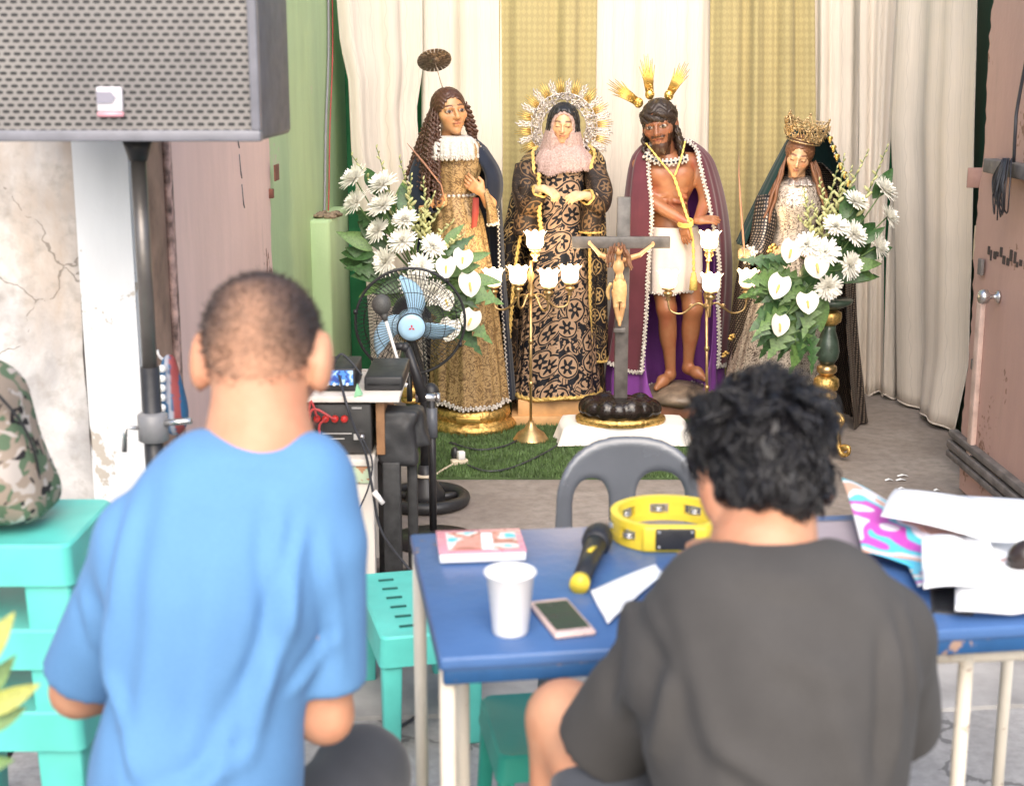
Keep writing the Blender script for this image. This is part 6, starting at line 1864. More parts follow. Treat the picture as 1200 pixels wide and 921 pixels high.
m = MB(); m.box(((x0 + x1) / 2, YE + 0.068, (zs_ + zt1) / 2), (x1 - x0 - 0.02, 0.004, 0.003)); m.build('lid_seam', plain('seam_black', (0.005, 0.005, 0.005), 0.6), bxk)
m = MB(); p = E(419, 462, -0.01); m.add([p + Vector((-0.012, 0, -0.012)), p + Vector((0.014, 0, -0.002)), p + Vector((-0.002, 0, 0.03)), p + Vector((-0.012, .02, -0.012)), p + Vector((0.014, .02, -0.002)), p + Vector((-0.002, .02, 0.03))], [(0, 1, 2), (5, 4, 3), (0, 3, 4, 1), (1, 4, 5, 2), (2, 5, 3, 0)])
tag(m.build('green_tag', plain('mint_paper_tag', (0.3, 0.62, 0.36), 0.7), smooth=False), 'folded mint green tag between the sound unit and black box', 'tag')
for keys, r_, lab in ((((388, 438), (392, 425), (400, 415), (412, 425), (424, 440)), .004, 'black lead arching over the shelf board'),
                      (((395, 430), (405, 470), (415, 500), (428, 530), (436, 570), (446, 620), (470, 655), (500, 690)), .0042, 'grey black lead drooping past the cream table leg'),
                      (((424, 512), (436, 540), (432, 570), (420, 600), (414, 625)), .003, 'thin black lead hanging down the cream table leg')):
    m = MB(); m.tube(curve_pts([E(u, v, -0.03 + (0.0 if v > 450 else 0.12)) for u, v in keys], 30), r_, 6); tag(m.build('lead', MT['dark_cable']), lab, 'cable')
m = MB(); m.tube([E(438, 576, -.035), E(449, 590, -.035)], [0.010, 0.008], 8); tag(m.build('cable_plug', MT['white_plastic']), 'white inline plug on the drooping lead', 'plug')
# microphone lying on the amplifier's edge near the man
m = MB(); m.ball(E(345, 497, -.05), 0.035, 12, 8); m.tube([E(345, 497, -.05), E(330, 520, -.05)], [0.03, 0.02], 10)
tag(m.build('headphone_cup', MT['black_plastic']), 'black rounded earphone cup beside the amplifier', 'headphones')

# black draped stand beside the table
ds = thing('draped_stand', 'black stand hung with black bag beside the cream table', 'stand', (E(470, 660).x, YE + .15, 0))
def d_rbox(P, c, h, r_, tilt=0.0):
    q = [P[i] - c[i] for i in range(3)]
    q[0] = q[0] + tilt * q[2]
    q = [np.abs(q[i]) - (h[i] - r_) for i in range(3)]
    return np.sqrt(sum(np.maximum(x, 0) ** 2 for x in q)) + np.minimum(np.maximum(q[0], np.maximum(q[1], q[2])), 0) - r_
def drape_bag(P):
    d = d_rbox(P, E(465, 516, .1), (0.062, 0.05, 0.075), 0.022, 0.12)
    d = smin(d, d_rbox(P, E(468, 487, .11), (0.058, 0.055, 0.024), 0.015, -0.1), 0.012)
    d = smin(d, d_rbox(P, E(492, 500, .13), (0.022, 0.04, 0.06), 0.015, 0.2), 0.012)
    return d
c = E(468, 510, .1)
organic('black_bag', drape_bag, (c.x - .16, c.y - .16, c.z - .16), (c.x + .16, c.y + .16, c.z + .14), 0.007, plain('black_nylon', (0.03, 0.03, 0.032), 0.55, var=0.3, scale=10, bump=0.3), ds, None, lambda V: np.stack([0.007 * vnoise(V, 60, 1), 0.007 * vnoise(V, 60, 2), 0.005 * vnoise(V, 40, 3)], 1))
for u, dy, w_ in ((459, .06, .055), (483, .14, .032), (448, .2, .03)):
    p0 = E(u, 540, dy); m = MB(); m.box((p0.x, p0.y, p0.z / 2), (w_, w_ * 0.8, p0.z)); m.build('leg', plain('scuffed_black_leg', (0.03, 0.03, 0.031), 0.5, var=0.6, scale=25), ds, bevel=0.004)
m = MB(); m.box((E(462, 670, .1).x, YE + .12, 0.012), (0.2, 0.25, 0.024)); m.build('foot_plate', MT['black_metal'], ds, bevel=0.004)

# boom microphone stand
YM = 4.75
Mi = lambda u, v, dy=0.0: W(u, v, YM + dy)
ms = thing('microphone_stand', 'black boom microphone stand with pale boom rod before the fan', 'microphone stand', (Mi(507, 620).x, YM, 0))
px = Mi(507, 560).x
m = MB(); m.tube([(px, YM, 0.03), (px, YM, WZ(466, YM))], 0.013, 12); m.build('pole', MT['black_metal'], ms)
m = MB(); m.tube([(px, YM, WZ(512, YM)), (px, YM, WZ(478, YM))], 0.019, 12); m.build('grip', plain('grey_grip', (0.11, 0.12, 0.14), 0.4), ms)
m = MB(); m.tube([Mi(487, 466), Mi(513, 466)], 0.015, 12); m.tube([Mi(511, 466), Mi(516, 466)], 0.018, 12); cl = m.build('clamp', MT['chrome'], ms)
m = MB(); m.tube([Mi(496, 470), Mi(488, 440), Mi(477, 407)], [0.020, 0.017, 0.014], 12); m.build('boom_arm', MT['black_metal'], ms)
m = MB(); m.tube([Mi(461, 406), Mi(478, 406)], 0.013, 10); m.ball(Mi(475, 407), 0.018, 10, 7); m.build('boom_joint', MT['black_metal'], ms)
m = MB(); m.tube([Mi(451, 372, -.03), Mi(475, 452, -.03)], 0.0055, 8); m.tube([Mi(473, 450, -.03), Mi(477, 452, -.03)], 0.008, 8); m.build('boom_rod', MT['white_plastic'], ms)
m = MB(); m.ball(Mi(447, 357, -.03), (0.033, 0.033, 0.036), 14, 9); m.tube([Mi(449, 366, -.03), Mi(452, 376, -.03)], [0.016, 0.008], 10); m.build('microphone_head', plain('charcoal_mesh_ball', (0.10, 0.10, 0.095), 0.6, 0.2, var=0.3, scale=200), ms)
m = MB(); m.lathe([(0.15, 0), (0.155, 0.008), (0.06, 0.02), (0.02, 0.04)], (px, YM, 0.016), 30); m.build('round_base', MT['black_metal'], ms)
m = MB(); m.ball(Mi(505, 460, .05), (0.03, 0.03, 0.035), 10, 7); m.tube([Mi(480, 470, .02), Mi(480, 440, .02)], 0.010, 8); m.build('knuckle', MT['black_plastic'], ms)

# ------------------------------------------------------------------ pedestal fan
YF = 5.16
Fn = lambda u, v, dy=0.0: W(u, v, YF + dy)
fc = Fn(481, 377, -.10)
fb = WF(497, 597, 0.02)
fn_ = thing('pedestal_fan', 'pedestal fan with pale blue blades and black wire cage', 'fan', (fb.x, YF, 0))
ax = Vector((0.12, -1, -0.10)).normalized()
X, Yv, D = frame_of(ax)
R_ = 0.197
def cp(r_, a, d): return fc + (X * math.cos(a) + Yv * math.sin(a)) * r_ + D * d
m = MB(); m.tube([cp(R_, 6.2832 * k / 60, 0.0) for k in range(61)], 0.0055, 6, False)
for a in (0.2, 2.3, 3.6, 5.4): m.box(cp(R_ + 0.004, a, 0), (0.012, 0.012, 0.016))
m.build('cage_rim', MT['black_plastic'], fn_)
for side, dep, nm in ((1, 0.075, 'front_cage'), (-1, -0.06, 'rear_cage')):
    m = MB()
    for k in range(72):
        a = 6.2832 * k / 72; s_ = 0.18
        m.tube([cp(0.05 + (R_ - 0.05) * t, a + s_ * (1 - t), dep * (1 - t ** 3)) for t in (0, .25, .5, .75, .92, 1)], 0.0012, 3, False)
    for q in (0.35, 0.62, 0.85): m.tube([cp(R_ * q, 6.2832 * k / 48, dep * (1 - q ** 3) * .98) for k in range(49)], 0.0014, 3, False)
    m.tube([cp(0.05, 6.2832 * k / 30, dep) for k in range(31)], 0.002, 4, False)
    m.build(nm, MT['black_plastic'], fn_)
for k, (ab, at) in enumerate(((118, 78), (212, 190), (2, -44))):
    P_ = []
    for i in range(15):
        t = i / 14; r_ = 0.032 + 0.142 * t
        ac = math.radians(ab + (at - ab) * t ** 1.15)
        hw = (0.021 + 0.016 * math.sin(math.pi * min(1, t * 1.05) ** 0.9)) * (1 if t < 0.72 else max(0.12, 1 - ((t - 0.72) / 0.28) ** 1.6 * 0.9))
        P_.append([cp(r_, ac + hw / r_ * q, 0.012 - 0.020 * q) for q in (-1, -.5, 0, .5, 1)])
    m = MB(); m.grid(P_); o = m.build('blade', MT['fan_blue'], fn_); so = o.modifiers.new('t', 'SOLIDIFY'); so.thickness = 0.002
m = MB(); m.lathe([(0.046, -0.02), (0.047, 0.03), (0.042, 0.05), (0.02, 0.058), (0.002, 0.059)], fc, 28, tuple(D)); m.build('hub', MT['fan_blue'], fn_)
m = MB(); m.lathe([(0.048, 0.0), (0.048, 0.007), (0.03, 0.010), (0.001, 0.0105)], fc + D * 0.0755, 28, tuple(D)); cpz = m.build('cage_cap', MT['fan_blue'], fn_)
for k in range(3):
    a = math.radians(90 + 120 * k); uD = Yv * math.sin(a) + X * math.cos(a); uS = uD.cross(D)
    c0 = fc + D * 0.0862
    m = MB(); vs = [c0 + uD * 0.0005, c0 + uD * 0.0065 + uS * 0.0037, c0 + uD * 0.0125, c0 + uD * 0.0065 - uS * 0.0037]
    m.add(vs + [v + D * 0.001 for v in vs], [(0, 1, 2, 3), (7, 6, 5, 4), (0, 4, 5, 1), (1, 5, 6, 2), (2, 6, 7, 3), (3, 7, 4, 0)]); m.build('red_mark', MT['mark_red'], cpz, smooth=False)
m = MB(); m.lathe([(0.02, 0), (0.055, -0.03), (0.06, -0.09), (0.05, -0.15), (0.02, -0.17)], fc - D * 0.05, 20, tuple(D)); m.build('motor', MT['black_plastic'], fn_)
pb = fc - D * 0.13
m = MB(); m.tube([pb, Vector((pb.x + 0.005, pb.y, pb.z - 0.1)), Vector((fb.x, pb.y, 0.5)), Vector((fb.x, pb.y, 0.05))], [0.022, 0.018, 0.014, 0.02], 12); m.build('pole', MT['black_metal'], fn_)
m = MB(); m.lathe([(0.075, 0.02), (0.075, 0.06), (0.055, 0.09), (0.03, 0.13), (0.025, 0.17)], (fb.x, pb.y, 0), 24); m.build('base_collar', MT['black_plastic'], fn_)
m = MB(); m.lathe([(0.04, 0.0), (0.042, 0.006), (0.03, 0.01)], (fb.x, pb.y, 0.125), 24); m.build('collar_ring', MT['cream_plastic'], fn_)
m = MB(); m.tube([Vector((fb.x + 0.148 * math.cos(6.2832 * k / 48), pb.y + 0.148 * math.sin(6.2832 * k / 48), 0.04)) for k in range(49)], 0.023, 10, False)
for k in range(3):
    a = 0.5 + 2.094 * k; m.box((fb.x + 0.1 * math.cos(a), pb.y + 0.1 * math.sin(a), 0.035), (0.11, 0.03, 0.02), a)
m.build('base_ring', MT['black_plastic'], fn_)

# extension lead on the mat
ex = thing('extension_socket', 'cream extension socket with black plug on the turf mat', 'socket', WF(538, 540, 0.03))
p = WF(538, 541, 0.035)
m = MB(); m.box(p, (0.07, 0.035, 0.022), 0.35); m.build('socket_body', MT['cream_plastic'], ex, bevel=0.004)
m = MB(); m.box(p + Vector((0.008, 0.0, 0.028)), (0.03, 0.03, 0.035), 0.35); m.build('white_adapter', MT['white_plastic'], ex, bevel=0.004)
m = MB(); m.ball(p + Vector((-0.018, 0.02, 0.03)), (0.018, 0.018, 0.03), 8, 6); m.build('black_plug', MT['black_plastic'], ex)
for keys, mt, lab in ((((534, 520), (528, 519), (560, 527), (590, 523), (606, 516)), 'dark_cable', 'black cord lying on the turf mat behind the socket'), (((532, 543), (515, 553), (500, 565), (488, 570)), 'cream_plastic', 'tan cord from the socket to the fan base'), (((548, 545), (570, 552), (600, 548), (640, 530), (665, 515), (700, 508)), 'dark_cable', 'black cord on the turf mat running to the low white table'), (((440, 858), (470, 850), (500, 830), (530, 806), (545, 790)), 'dark_cable', 'black cord on the street concrete under the blue table')):
    m = MB(); m.tube(curve_pts([WF(u, v, 0.034 if v < 565 else 0.02 if v < 700 else 0.008) for u, v in keys], 24), 0.0045, 6); tag(m.build('cord', MT[mt]), lab, 'cable')
# ------------------------------------------------------------------ blue table and what lies on it
TZ = 0.75
TA = math.radians(8.2)
tl = WF(515, 771, TZ)                       # front left corner of the top
tu, tv = Vector((math.cos(TA), math.sin(TA), 0)), Vector((-math.sin(TA), math.cos(TA), 0))
TL, TD = 1.25, 0.60
def T(a, b, z=0.0): return tl + tu * a + tv * b + Vector((0, 0, z))
table = thing('blue_table', 'blue painted table on chipped cream tube legs', 'table', T(TL / 2, TD / 2, -TZ), TA)
m = MB(); m.box(T(TL / 2, TD / 2, -0.011), (TL, TD, 0.022), TA); m.build('table_top', MT['blue_table'], table, bevel=0.005)
m = MB(); m.box(T(TL / 2, 0.012, -0.033), (TL - 0.012, 0.018, 0.026), TA); m.build('front_edge', m_painted_wall('worn_dark_blue_edge', (0.016, 0.075, 0.20), (0.30, 0.2, 0.15), 0.645, (0.02, 0.05, 0.1), 0.4, scale=14), table, bevel=0.003)
m = MB(); m.box(T(0.012, TD / 2, -0.033), (0.018, TD - 0.05, 0.026), TA); m.build('side_edge', MT['blue_table'], table, bevel=0.003)
cream = m_painted_wall('cream_tube_paint', (0.68, 0.62, 0.52), (0.26, 0.13, 0.07), 0.66, scale=11)
for a in (0.012, 0.045, ):
    pass
for (a, b) in ((0.014, 0.025), (0.066, 0.30), (0.014, TD - 0.03), (TL - 0.36, 0.10), (TL - 0.02, 0.03), (TL - 0.03, TD - 0.03)):
    m = MB(); m.tube([T(a, b, -0.03), T(a, b, -TZ + 0.012)], 0.0125, 12); m.tube([T(a, b, -TZ + 0.03), T(a, b, -TZ + 0.002)], 0.016, 10); m.build('leg', cream, table)
m = MB(); m.tube([T(0.066, 0.30, -0.145), T(0.35, 0.30, -0.115), T(TL - 0.3, 0.30, -0.115)], 0.012, 10); m.build('cross_tube', cream, table)
m = MB(); m.tube([T(TL - 0.47, 0.10, -0.09), T(TL + 0.0, 0.10, -0.10)], 0.011, 10); m.build('cross_tube', cream, table)

# foam cup
def onT(u, v, z=0.0): return WF(u, v, TZ + z)
p = onT(598, 741)
cup = thing('foam_cup', 'white foam cup standing on the blue table', 'cup', p)
m = MB(); m.lathe([(0.0, 0.002), (0.026, 0.0), (0.028, 0.004), (0.037, 0.095), (0.0395, 0.097), (0.0395, 0.101), (0.036, 0.102), (0.034, 0.095), (0.025, 0.008), (0.0, 0.008)], p, 30, cap=False); m.build('cup_wall', MT['foam'], cup)
m = MB(); m.tube([p + Vector((0.0385 * math.cos(k / 30 * 6.2832), 0.0385 * math.sin(k / 30 * 6.2832), 0.1)) for k in range(31)], 0.003, 6, False); m.build('rim', MT['foam'], cup)
# phone
p = onT(658, 728); ra = math.radians(14)
ph = thing('phone', 'pale pink phone lying face up on the blue table', 'phone', p)
a_, b_ = onT(658, 708), onT(661, 749)
pl_, pw = (a_ - b_).length * 1.0, 0.068
ra = math.atan2(b_.x - a_.x, a_.y - b_.y) * 1.0 + 0.28
m = MB(); m.box(p + Vector((0, 0, 0.006)), (pw, pl_, 0.010), ra); m.build('shell', MT['rose_gold'], ph, bevel=0.0048, seg=3)
m = MB(); m.box(p + Vector((0, 0.0, 0.0108)), (pw - 0.012, pl_ - 0.03, 0.002), ra); m.build('screen', MT['glass_black'], ph, smooth=False)
# disc case / book with picture
p = onT(563, 647)
bk = thing('picture_book', 'pink bordered picture book lying behind the foam cup', 'book', p)
m = MB(); m.box(p + Vector((0, 0, 0.011)), (0.155, 0.125, 0.018), 0.10); m.build('page_block', MT['paper'], bk, bevel=0.003)
m = MB(); m.box(p + Vector((0, 0, 0.0215)), (0.157, 0.127, 0.003), 0.10); m.build('pink_cover', MT['cover_pink'], bk, bevel=0.001)
m = MB(); m.box(p + Vector((0.003, -0.003, 0.0235)), (0.128, 0.10, 0.0015), 0.10); m.build('cover_picture', MT['cover'], bk, smooth=False)
m = MB(); m.box(p + Vector((0.012, -0.008, 0.0248)), (0.02, 0.09, 0.001), 0.05); m.build('white_strip', MT['paper'], bk, smooth=False)
# microphone lying on the table
a_, b_ = onT(680, 682, 0.016), onT(704, 622, 0.022)
d = (b_ - a_)
mc = thing('microphone', 'black handheld microphone with yellow end cap lying on blue table', 'microphone', (a_ + b_) / 2)
m = MB(); m.tube([a_, a_ + d * 0.3, a_ + d * 0.72], [0.0155, 0.0165, 0.021], 18); m.build('handle', MT['black_plastic'], mc)
m = MB(); m.tube([a_ - d * 0.05, a_ + d * 0.02], 0.0168, 18); m.build('end_cap', MT['yellow'], mc)
m = MB(); m.tube([a_ + d * 0.70, a_ + d * 0.76, a_ + d * 0.88, a_ + d * 0.97, a_ + d * 1.0], [0.022, 0.027, 0.027, 0.020, 0.008], 18); m.build('mesh_head', plain('dark_mesh_head', (0.05, 0.05, 0.055), 0.5, 0.6, var=0.5, scale=300), mc)
m = MB(); m.box(a_ + d * 0.45 + Vector((0.003, -0.004, 0.018)), (0.008, 0.03, 0.003), -0.4); m.build('switch', MT['yellow'], mc)
# yellow crescent tambourine
tc = onT(783, 628); TR = 0.110
tam = thing('tambourine', 'yellow plastic tambourine with jingles and black grip plate', 'tambourine', tc)
def ring_pt(a, r_, z): return tc + Vector((r_ * math.cos(a), r_ * math.sin(a) * 0.98, z))
def arc_band(a0, a1, r0, r1, z0, z1, n=30):
    m = MB(); P_ = []
    for i in range(n + 1):
        a = a0 + (a1 - a0) * i / n
        P_.append([ring_pt(a, r0, z0), ring_pt(a, r1, z0), ring_pt(a, r1, z1), ring_pt(a, r0, z1)])
    m.grid(P_, True)
    m.f += [(3, 2, 1, 0), (4 * n, 4 * n + 1, 4 * n + 2, 4 * n + 3)]; m.mi += [0, 0]
    return m
A0, A1 = math.radians(-60), math.radians(242)
hT = 0.05
fr_ = MB()
for z0, z1 in ((0.002, 0.016), (hT - 0.014, hT)):
    b_ = arc_band(A0, A1, TR - 0.014, TR, z0, z1, 60); fr_.add(b_.v, b_.f)
slots = [(-48, -26), (0, 20), (44, 66), (84, 106), (126, 148), (172, 192), (210, 230)]
edges = [math.degrees(A0)] + [q for s_ in slots for q in s_] + [math.degrees(A1)]
for i in range(0, len(edges), 2):
    b_ = arc_band(math.radians(edges[i]), math.radians(edges[i + 1]), TR - 0.013, TR - 0.001, 0.014, hT - 0.012, 8); fr_.add(b_.v, b_.f)
e0, e1 = ring_pt(A0, TR - 0.007, hT / 2), ring_pt(A1, TR - 0.007, hT / 2)
fr_.build('frame', MT['yellow'], tam, smooth=False)
m = MB(); q0, q1 = e1 + Vector((-.004, 0, 0)), e0 + Vector((.004, 0, 0))
m.box((q0 + q1) / 2 + Vector((0, 0.0, 0)), ((q1 - q0).length + 0.012, 0.022, hT), 0.0); m.build('grip', MT['yellow'], tam, bevel=0.006)
m = MB(); gc_ = (q0 + q1) / 2; m.box(gc_ + Vector((0, -0.013, 0.002)), (0.072, 0.006, 0.04)); gp = m.build('grip_plate', MT['black_plastic'], tam, bevel=0.002)
m = MB()
for sx in (-1, 1):
    for sz_ in (-1, 1): m.ball(gc_ + Vector((sx * 0.03, -0.0165, 0.002 + sz_ * 0.014)), 0.003, 6, 4)
m.build('screws', MT['chrome'], gp)
for s_ in slots:
    a = math.radians(sum(s_) / 2)
    m = MB()
    for zz in (0.021, 0.026): m.lathe([(0.002, 0), (0.013, 0.001), (0.013, 0.0018), (0.004, 0.004)], ring_pt(a, TR - 0.006, zz), 14)
    m.build('jingle', MT['chrome'], tam)
# paper slips, notebook, wrappers, open book
def sheet(name, label, corners, mat, curl, seed, cat='paper', n=12, thick=0.0016, z=0.003):
    """corners as photo points on the table level, order tl tr br bl"""
    c = [onT(*q) for q in corners]; r = random.Random(seed); P_ = []
    k1, k2 = r.random() * 6, r.random() * 6
    for i in range(n + 1):
        v = i / n; row = []
        for j in range(n + 1):
            u = j / n
            p = (c[0] * (1 - u) + c[1] * u) * (1 - v) + (c[3] * (1 - u) + c[2] * u) * v
            h = curl * (abs(math.sin(2.2 * u + k1)) * 0.6 + 0.4 * abs(math.sin(2.6 * v + k2)) + 0.3 * (u * v))
            row.append(p + Vector((0, 0, z + max(0, h))))
        P_.append(row)
    m = MB(); m.grid(P_)
    o = m.build(name, mat); s_ = o.modifiers.new('t', 'SOLIDIFY'); s_.thickness = thick; s_.offset = 1
    return tag(o, label, cat)
sheet('paper_slip', 'blank white paper slip beside the phone', [(692, 697), (768, 664), (778, 676), (712, 735)], MT['paper'], 0.006, 1)
sheet('notebook', 'greyish lilac notebook on the table beyond the dark shirt', [(940, 612), (1005, 612), (1012, 648), (940, 652)], MT['lilac'], 0.002, 2, 'notebook', thick=0.014)
sheet('paper_sheet', 'large white paper curling above the printed wrapper', [(1048, 600), (1215, 612), (1200, 668), (1030, 636)], MT['paper'], 0.030, 3, z=0.03)
sheet('paper_sheet', 'white paper lying flat behind the curled one', [(1072, 586), (1225, 600), (1215, 640), (1050, 622)], MT['paper'], 0.012, 9, z=0.012)
sheet('plastic_wrapper', 'crumpled wrapper printed magenta and turquoise on the table', [(985, 575), (1060, 600), (1120, 690), (1010, 660)], MT['wrapper'], 0.032, 4, 'wrapper', 24)
sheet('plastic_wrapper', 'flat wrapper printed turquoise and crimson under the white papers', [(1040, 620), (1150, 620), (1190, 672), (1075, 700)], MT['wrapper'], 0.014, 5, 'wrapper', 24, z=0.012)
sheet('booklet', 'open white booklet with curling page at the table front', [(1078, 660), (1150, 640), (1178, 705), (1080, 722)], MT['paper'], 0.035, 6, 'booklet', 16, thick=0.004, z=0.016)
sheet('booklet', 'white booklet overhanging the blue table edge', [(1120, 645), (1235, 640), (1240, 728), (1118, 730)], MT['paper'], 0.02, 7, 'booklet', 16, thick=0.006, z=0.012)
sheet('booklet', 'black covered booklet under the open white one', [(1090, 690), (1150, 690), (1140, 722), (1092, 718)], MT['black_plastic'], 0.0, 8, 'booklet', 8, thick=0.006, z=0.002)
sheet('book', 'dark navy book corner showing among the papers', [(1160, 640), (1205, 640), (1215, 672), (1165, 668)], MT['violet_book'], 0.0, 8, 'book', 6, thick=0.012, z=0.004)
p = onT(1207, 655, 0.035)
hp = thing('headphones', 'glossy dark headphones at the end of the blue table', 'headphones', p)
m = MB(); m.ball(p, (0.04, 0.028, 0.036), 16, 10); m.build('ear_cup', MT['glass_black'], hp)
m = MB(); m.tube([p + Vector((0.0 + 0.07 * (1 - math.cos(k / 12 * 3.14)), 0.0, -0.02 + 0.10 * math.sin(k / 12 * 3.14))) for k in range(13)], 0.008, 8); m.build('head_band', MT['black_plastic'], hp)
m = MB(); m.ball(p + Vector((0.14, 0, -0.0)), (0.04, 0.028, 0.034), 16, 10); m.build('ear_cup', MT['glass_black'], hp)

# ------------------------------------------------------------------ dark grey plastic chair behind the table
YG = 3.18
gch = thing('plastic_chair', 'dark grey plastic chair with two arched openings in its back', 'chair', (W(735, 560, YG).x, YG - 0.2, 0))
gx = W(736, 560, YG).x; ztop = WZ(508, YG)
def chair_back(P):
    x = P[0] - gx; z = P[2]; bow = 0.10 * (x / 0.17) ** 2 * 0.6 + 0.12 * np.clip(z - 0.43, 0, 1)
    y = P[1] - (YG - 0.03 + bow * -0.6 + 0.10 * np.clip(z - 0.43, 0, 1))
    hw = 0.163
    zz = z - (ztop - 0.15)
    outer = (np.abs(x / (hw + 0.012 * np.clip((ztop - z) / 0.3, 0, 1))) ** 2.6 + np.clip(zz / 0.15, 0, 9) ** 2.2) ** (1 / 2.4) - 1
    outer = outer * 0.12
    hole = None
    for c, w_, t_ in ((-0.088, 0.042, WZ(556, YG)), (0.072, 0.055, WZ(548, YG))):
        q = (x - c) / w_
        h = (np.abs(q) ** 2.4 + np.clip((z - (t_ - 0.06)) / 0.06, 0, 9) ** 2.2) ** (1 / 2.3) - 1
        h = h * 0.05
        h = np.maximum(h, (0.45 - z))
        hole = h if hole is None else np.minimum(hole, h)
    d2 = smax(outer, -hole, 0.012)
    d2 = np.maximum(d2, 0.40 - z)
    edge = np.clip(-d2 / 0.012, 0, 1)
    return smax(d2, np.abs(y + 0.006 * edge) - 0.0085, 0.008)
organic('backrest', chair_back, (gx - .22, YG - .18, 0.38), (gx + .22, YG + .12, ztop + 0.03), 0.006, MT['grey_chair'], gch)
m = MB(); m.box((gx, YG - 0.2, 0.43), (0.40, 0.40, 0.022)); m.build('seat', MT['grey_chair'], gch, bevel=0.010, seg=3)
for sx in (-1, 1):
    for sy in (-1, 1):
        m = MB(); m.tube([(gx + sx * 0.17, YG - 0.2 + sy * 0.17, 0.425), (gx + sx * 0.20, YG - 0.2 + sy * 0.20, 0.0)], [0.024, 0.018], 8); m.build('leg', MT['grey_chair'], gch)

# ------------------------------------------------------------------ teal stools
def stool(label, loc, rz, h, w=0.30, d=0.28, mat=None, group=None, slots=True, skirt=0.07, splay=0.03, legw=0.05):
    mat = mat or MT['teal']
    root = thing('plastic_stool', label, 'stool', loc, rz, group)
    M = Matrix.Rotation(rz, 3, 'Z'); L = Vector(loc)
    def p(x, y, z): return L + M @ Vector((x, y, z))
    m = MB()
    def rnd(wx, wy, z, r_=0.02, n=6):
        out = []
        for cx_, cy_, a0 in ((1, 1, 0), (-1, 1, 90), (-1, -1, 180), (1, -1, 270)):
            for k in range(n):
                a = math.radians(a0 + 90 * k / (n - 1)); out.append(p(cx_ * (wx / 2 - r_) + r_ * math.cos(a), cy_ * (wy / 2 - r_) + r_ * math.sin(a), z))
        return out
    m.grid([rnd(w * .2, d * .2, h - .002), rnd(w * .86, d * .86, h - .002), rnd(w - 0.010, d - .010, h), rnd(w, d, h - 0.005), rnd(w + 0.004, d + .004, h - skirt * .5), rnd(w + 0.010, d + .010, h - skirt), rnd(w + 0.002, d + .002, h - skirt)], True)
    n = 24; m.f.append(tuple(range(n))); m.mi.append(0)
    sharp(m.build('seat', mat, root), 35)
    if slots:
        for i in range(6):
            for s_ in (-1, 1):
                mm_ = MB(); c = p(s_ * w * 0.2, -d * 0.36 + d * 0.72 * i / 5, h + 0.0005)
                mm_.box(c, (w * 0.16, 0.008, 0.003), rz); mm_.build('slot', MT['teal_slot'], root, smooth=False)
    for sx in (-1, 1):
        for sy in (-1, 1):
            m = MB()
            a, b = (sx * (w / 2 - legw * .55), sy * (d / 2 - legw * .55)), (sx * (w / 2 - legw * .5 + splay), sy * (d / 2 - legw * .5 + splay))
            for (q0, q1, t0, t1) in ((0, 1, legw, legw * .8),):
                vs = []
                for (cx_, cy_), z, t_ in ((a, h - skirt * .6, t0), (b, 0.0, t1)):
                    for x_, y_ in ((-1, -1), (1, -1), (1, 1), (-1, 1)): vs.append(p(cx_ + x_ * t_ / 2, cy_ + y_ * t_ / 2, z))
                m.add(vs, [(0, 1, 2, 3), (7, 6, 5, 4), (0, 4, 5, 1), (1, 5, 6, 2), (2, 6, 7, 3), (3, 7, 4, 0)])
            m.build('leg', mat, root, bevel=0.006)
    return root
MT['teal_slot'] = plain('slot_shadowed_hole', (0.01, 0.10, 0.085), 0.7, var=0.1)
# stack under the camouflage bag
sxr = -0.785
for k, (z_, lab) in enumerate(((0.0, 'teal plastic stool at the bottom of the stack under the backpack'), (0.16, 'teal plastic stool in the middle of the stack under the backpack'), (0.32, 'teal plastic stool on top of the stack, carrying the backpack'))):
    stool(lab, (sxr - 0.17, 2.56, z_), 0.0, 0.465, 0.33, 0.29, MT['teal'], 'stacked teal stools', False, 0.075, 0.004, 0.085)
# low stool beside the blue table
stool('teal slotted plastic stool between the blue shirt and blue table', (-0.245, 3.42, 0.0), math.radians(14), 0.30, 0.25, 0.46, MT['teal'], None, True, 0.075, 0.0, 0.05)
# stool under the table, of which a leg shows
stool('sea green plastic stool with one leg showing under the blue table', (0.09, 2.52, 0.0), 0.15, 0.40, 0.27, 0.27, MT['teal_dark'], None, False, 0.05, 0.02, 0.03)

# camouflage backpack
bc = Vector((-1.035, 2.56, 0.785))
bp = thing('backpack', 'camouflage backpack standing on the stacked teal stools', 'backpack', bc)
def packf(P):
    d = d_rbox(P, (bc.x, bc.y, bc.z + 0.155), (0.15, 0.105, 0.155), 0.07, 0.28)
    d = smax(d, -(P[2] - bc.z - 0.002), 0.03)
    d = smin(d, d_ell(P, (bc.x + 0.02, bc.y - 0.09, bc.z + 0.10), (0.11, 0.05, 0.09)), 0.03)
    return d
organic('pack_body', packf, (bc.x - .2, bc.y - .2, bc.z - .02), (bc.x + .2, bc.y + .16, bc.z + .4), 0.012, MT['camo'], bp, None, lambda V: np.stack([0.008 * vnoise(V, 30, 1), 0.008 * vnoise(V, 30, 2), 0 * V[:, 0]], 1) * (V[:, 2:3] > bc.z + 0.02))
m = MB(); m.tube(curve_pts([bc + Vector((0.09, -0.09, 0.30)), bc + Vector((0.15, -0.06, 0.2)), bc + Vector((0.165, -0.04, 0.1)), bc + Vector((0.15, -0.05, 0.02))], 14), 0.003, 6); m.build('piping', MT['black_plastic'], bp)
m = MB(); m.tube(curve_pts([bc + Vector((-0.06, 0, 0.30)), bc + Vector((-.03, 0, 0.345)), bc + Vector((0.0, 0, 0.31))], 10), 0.010, 7); m.build('handle', MT['black_plastic'], bp)

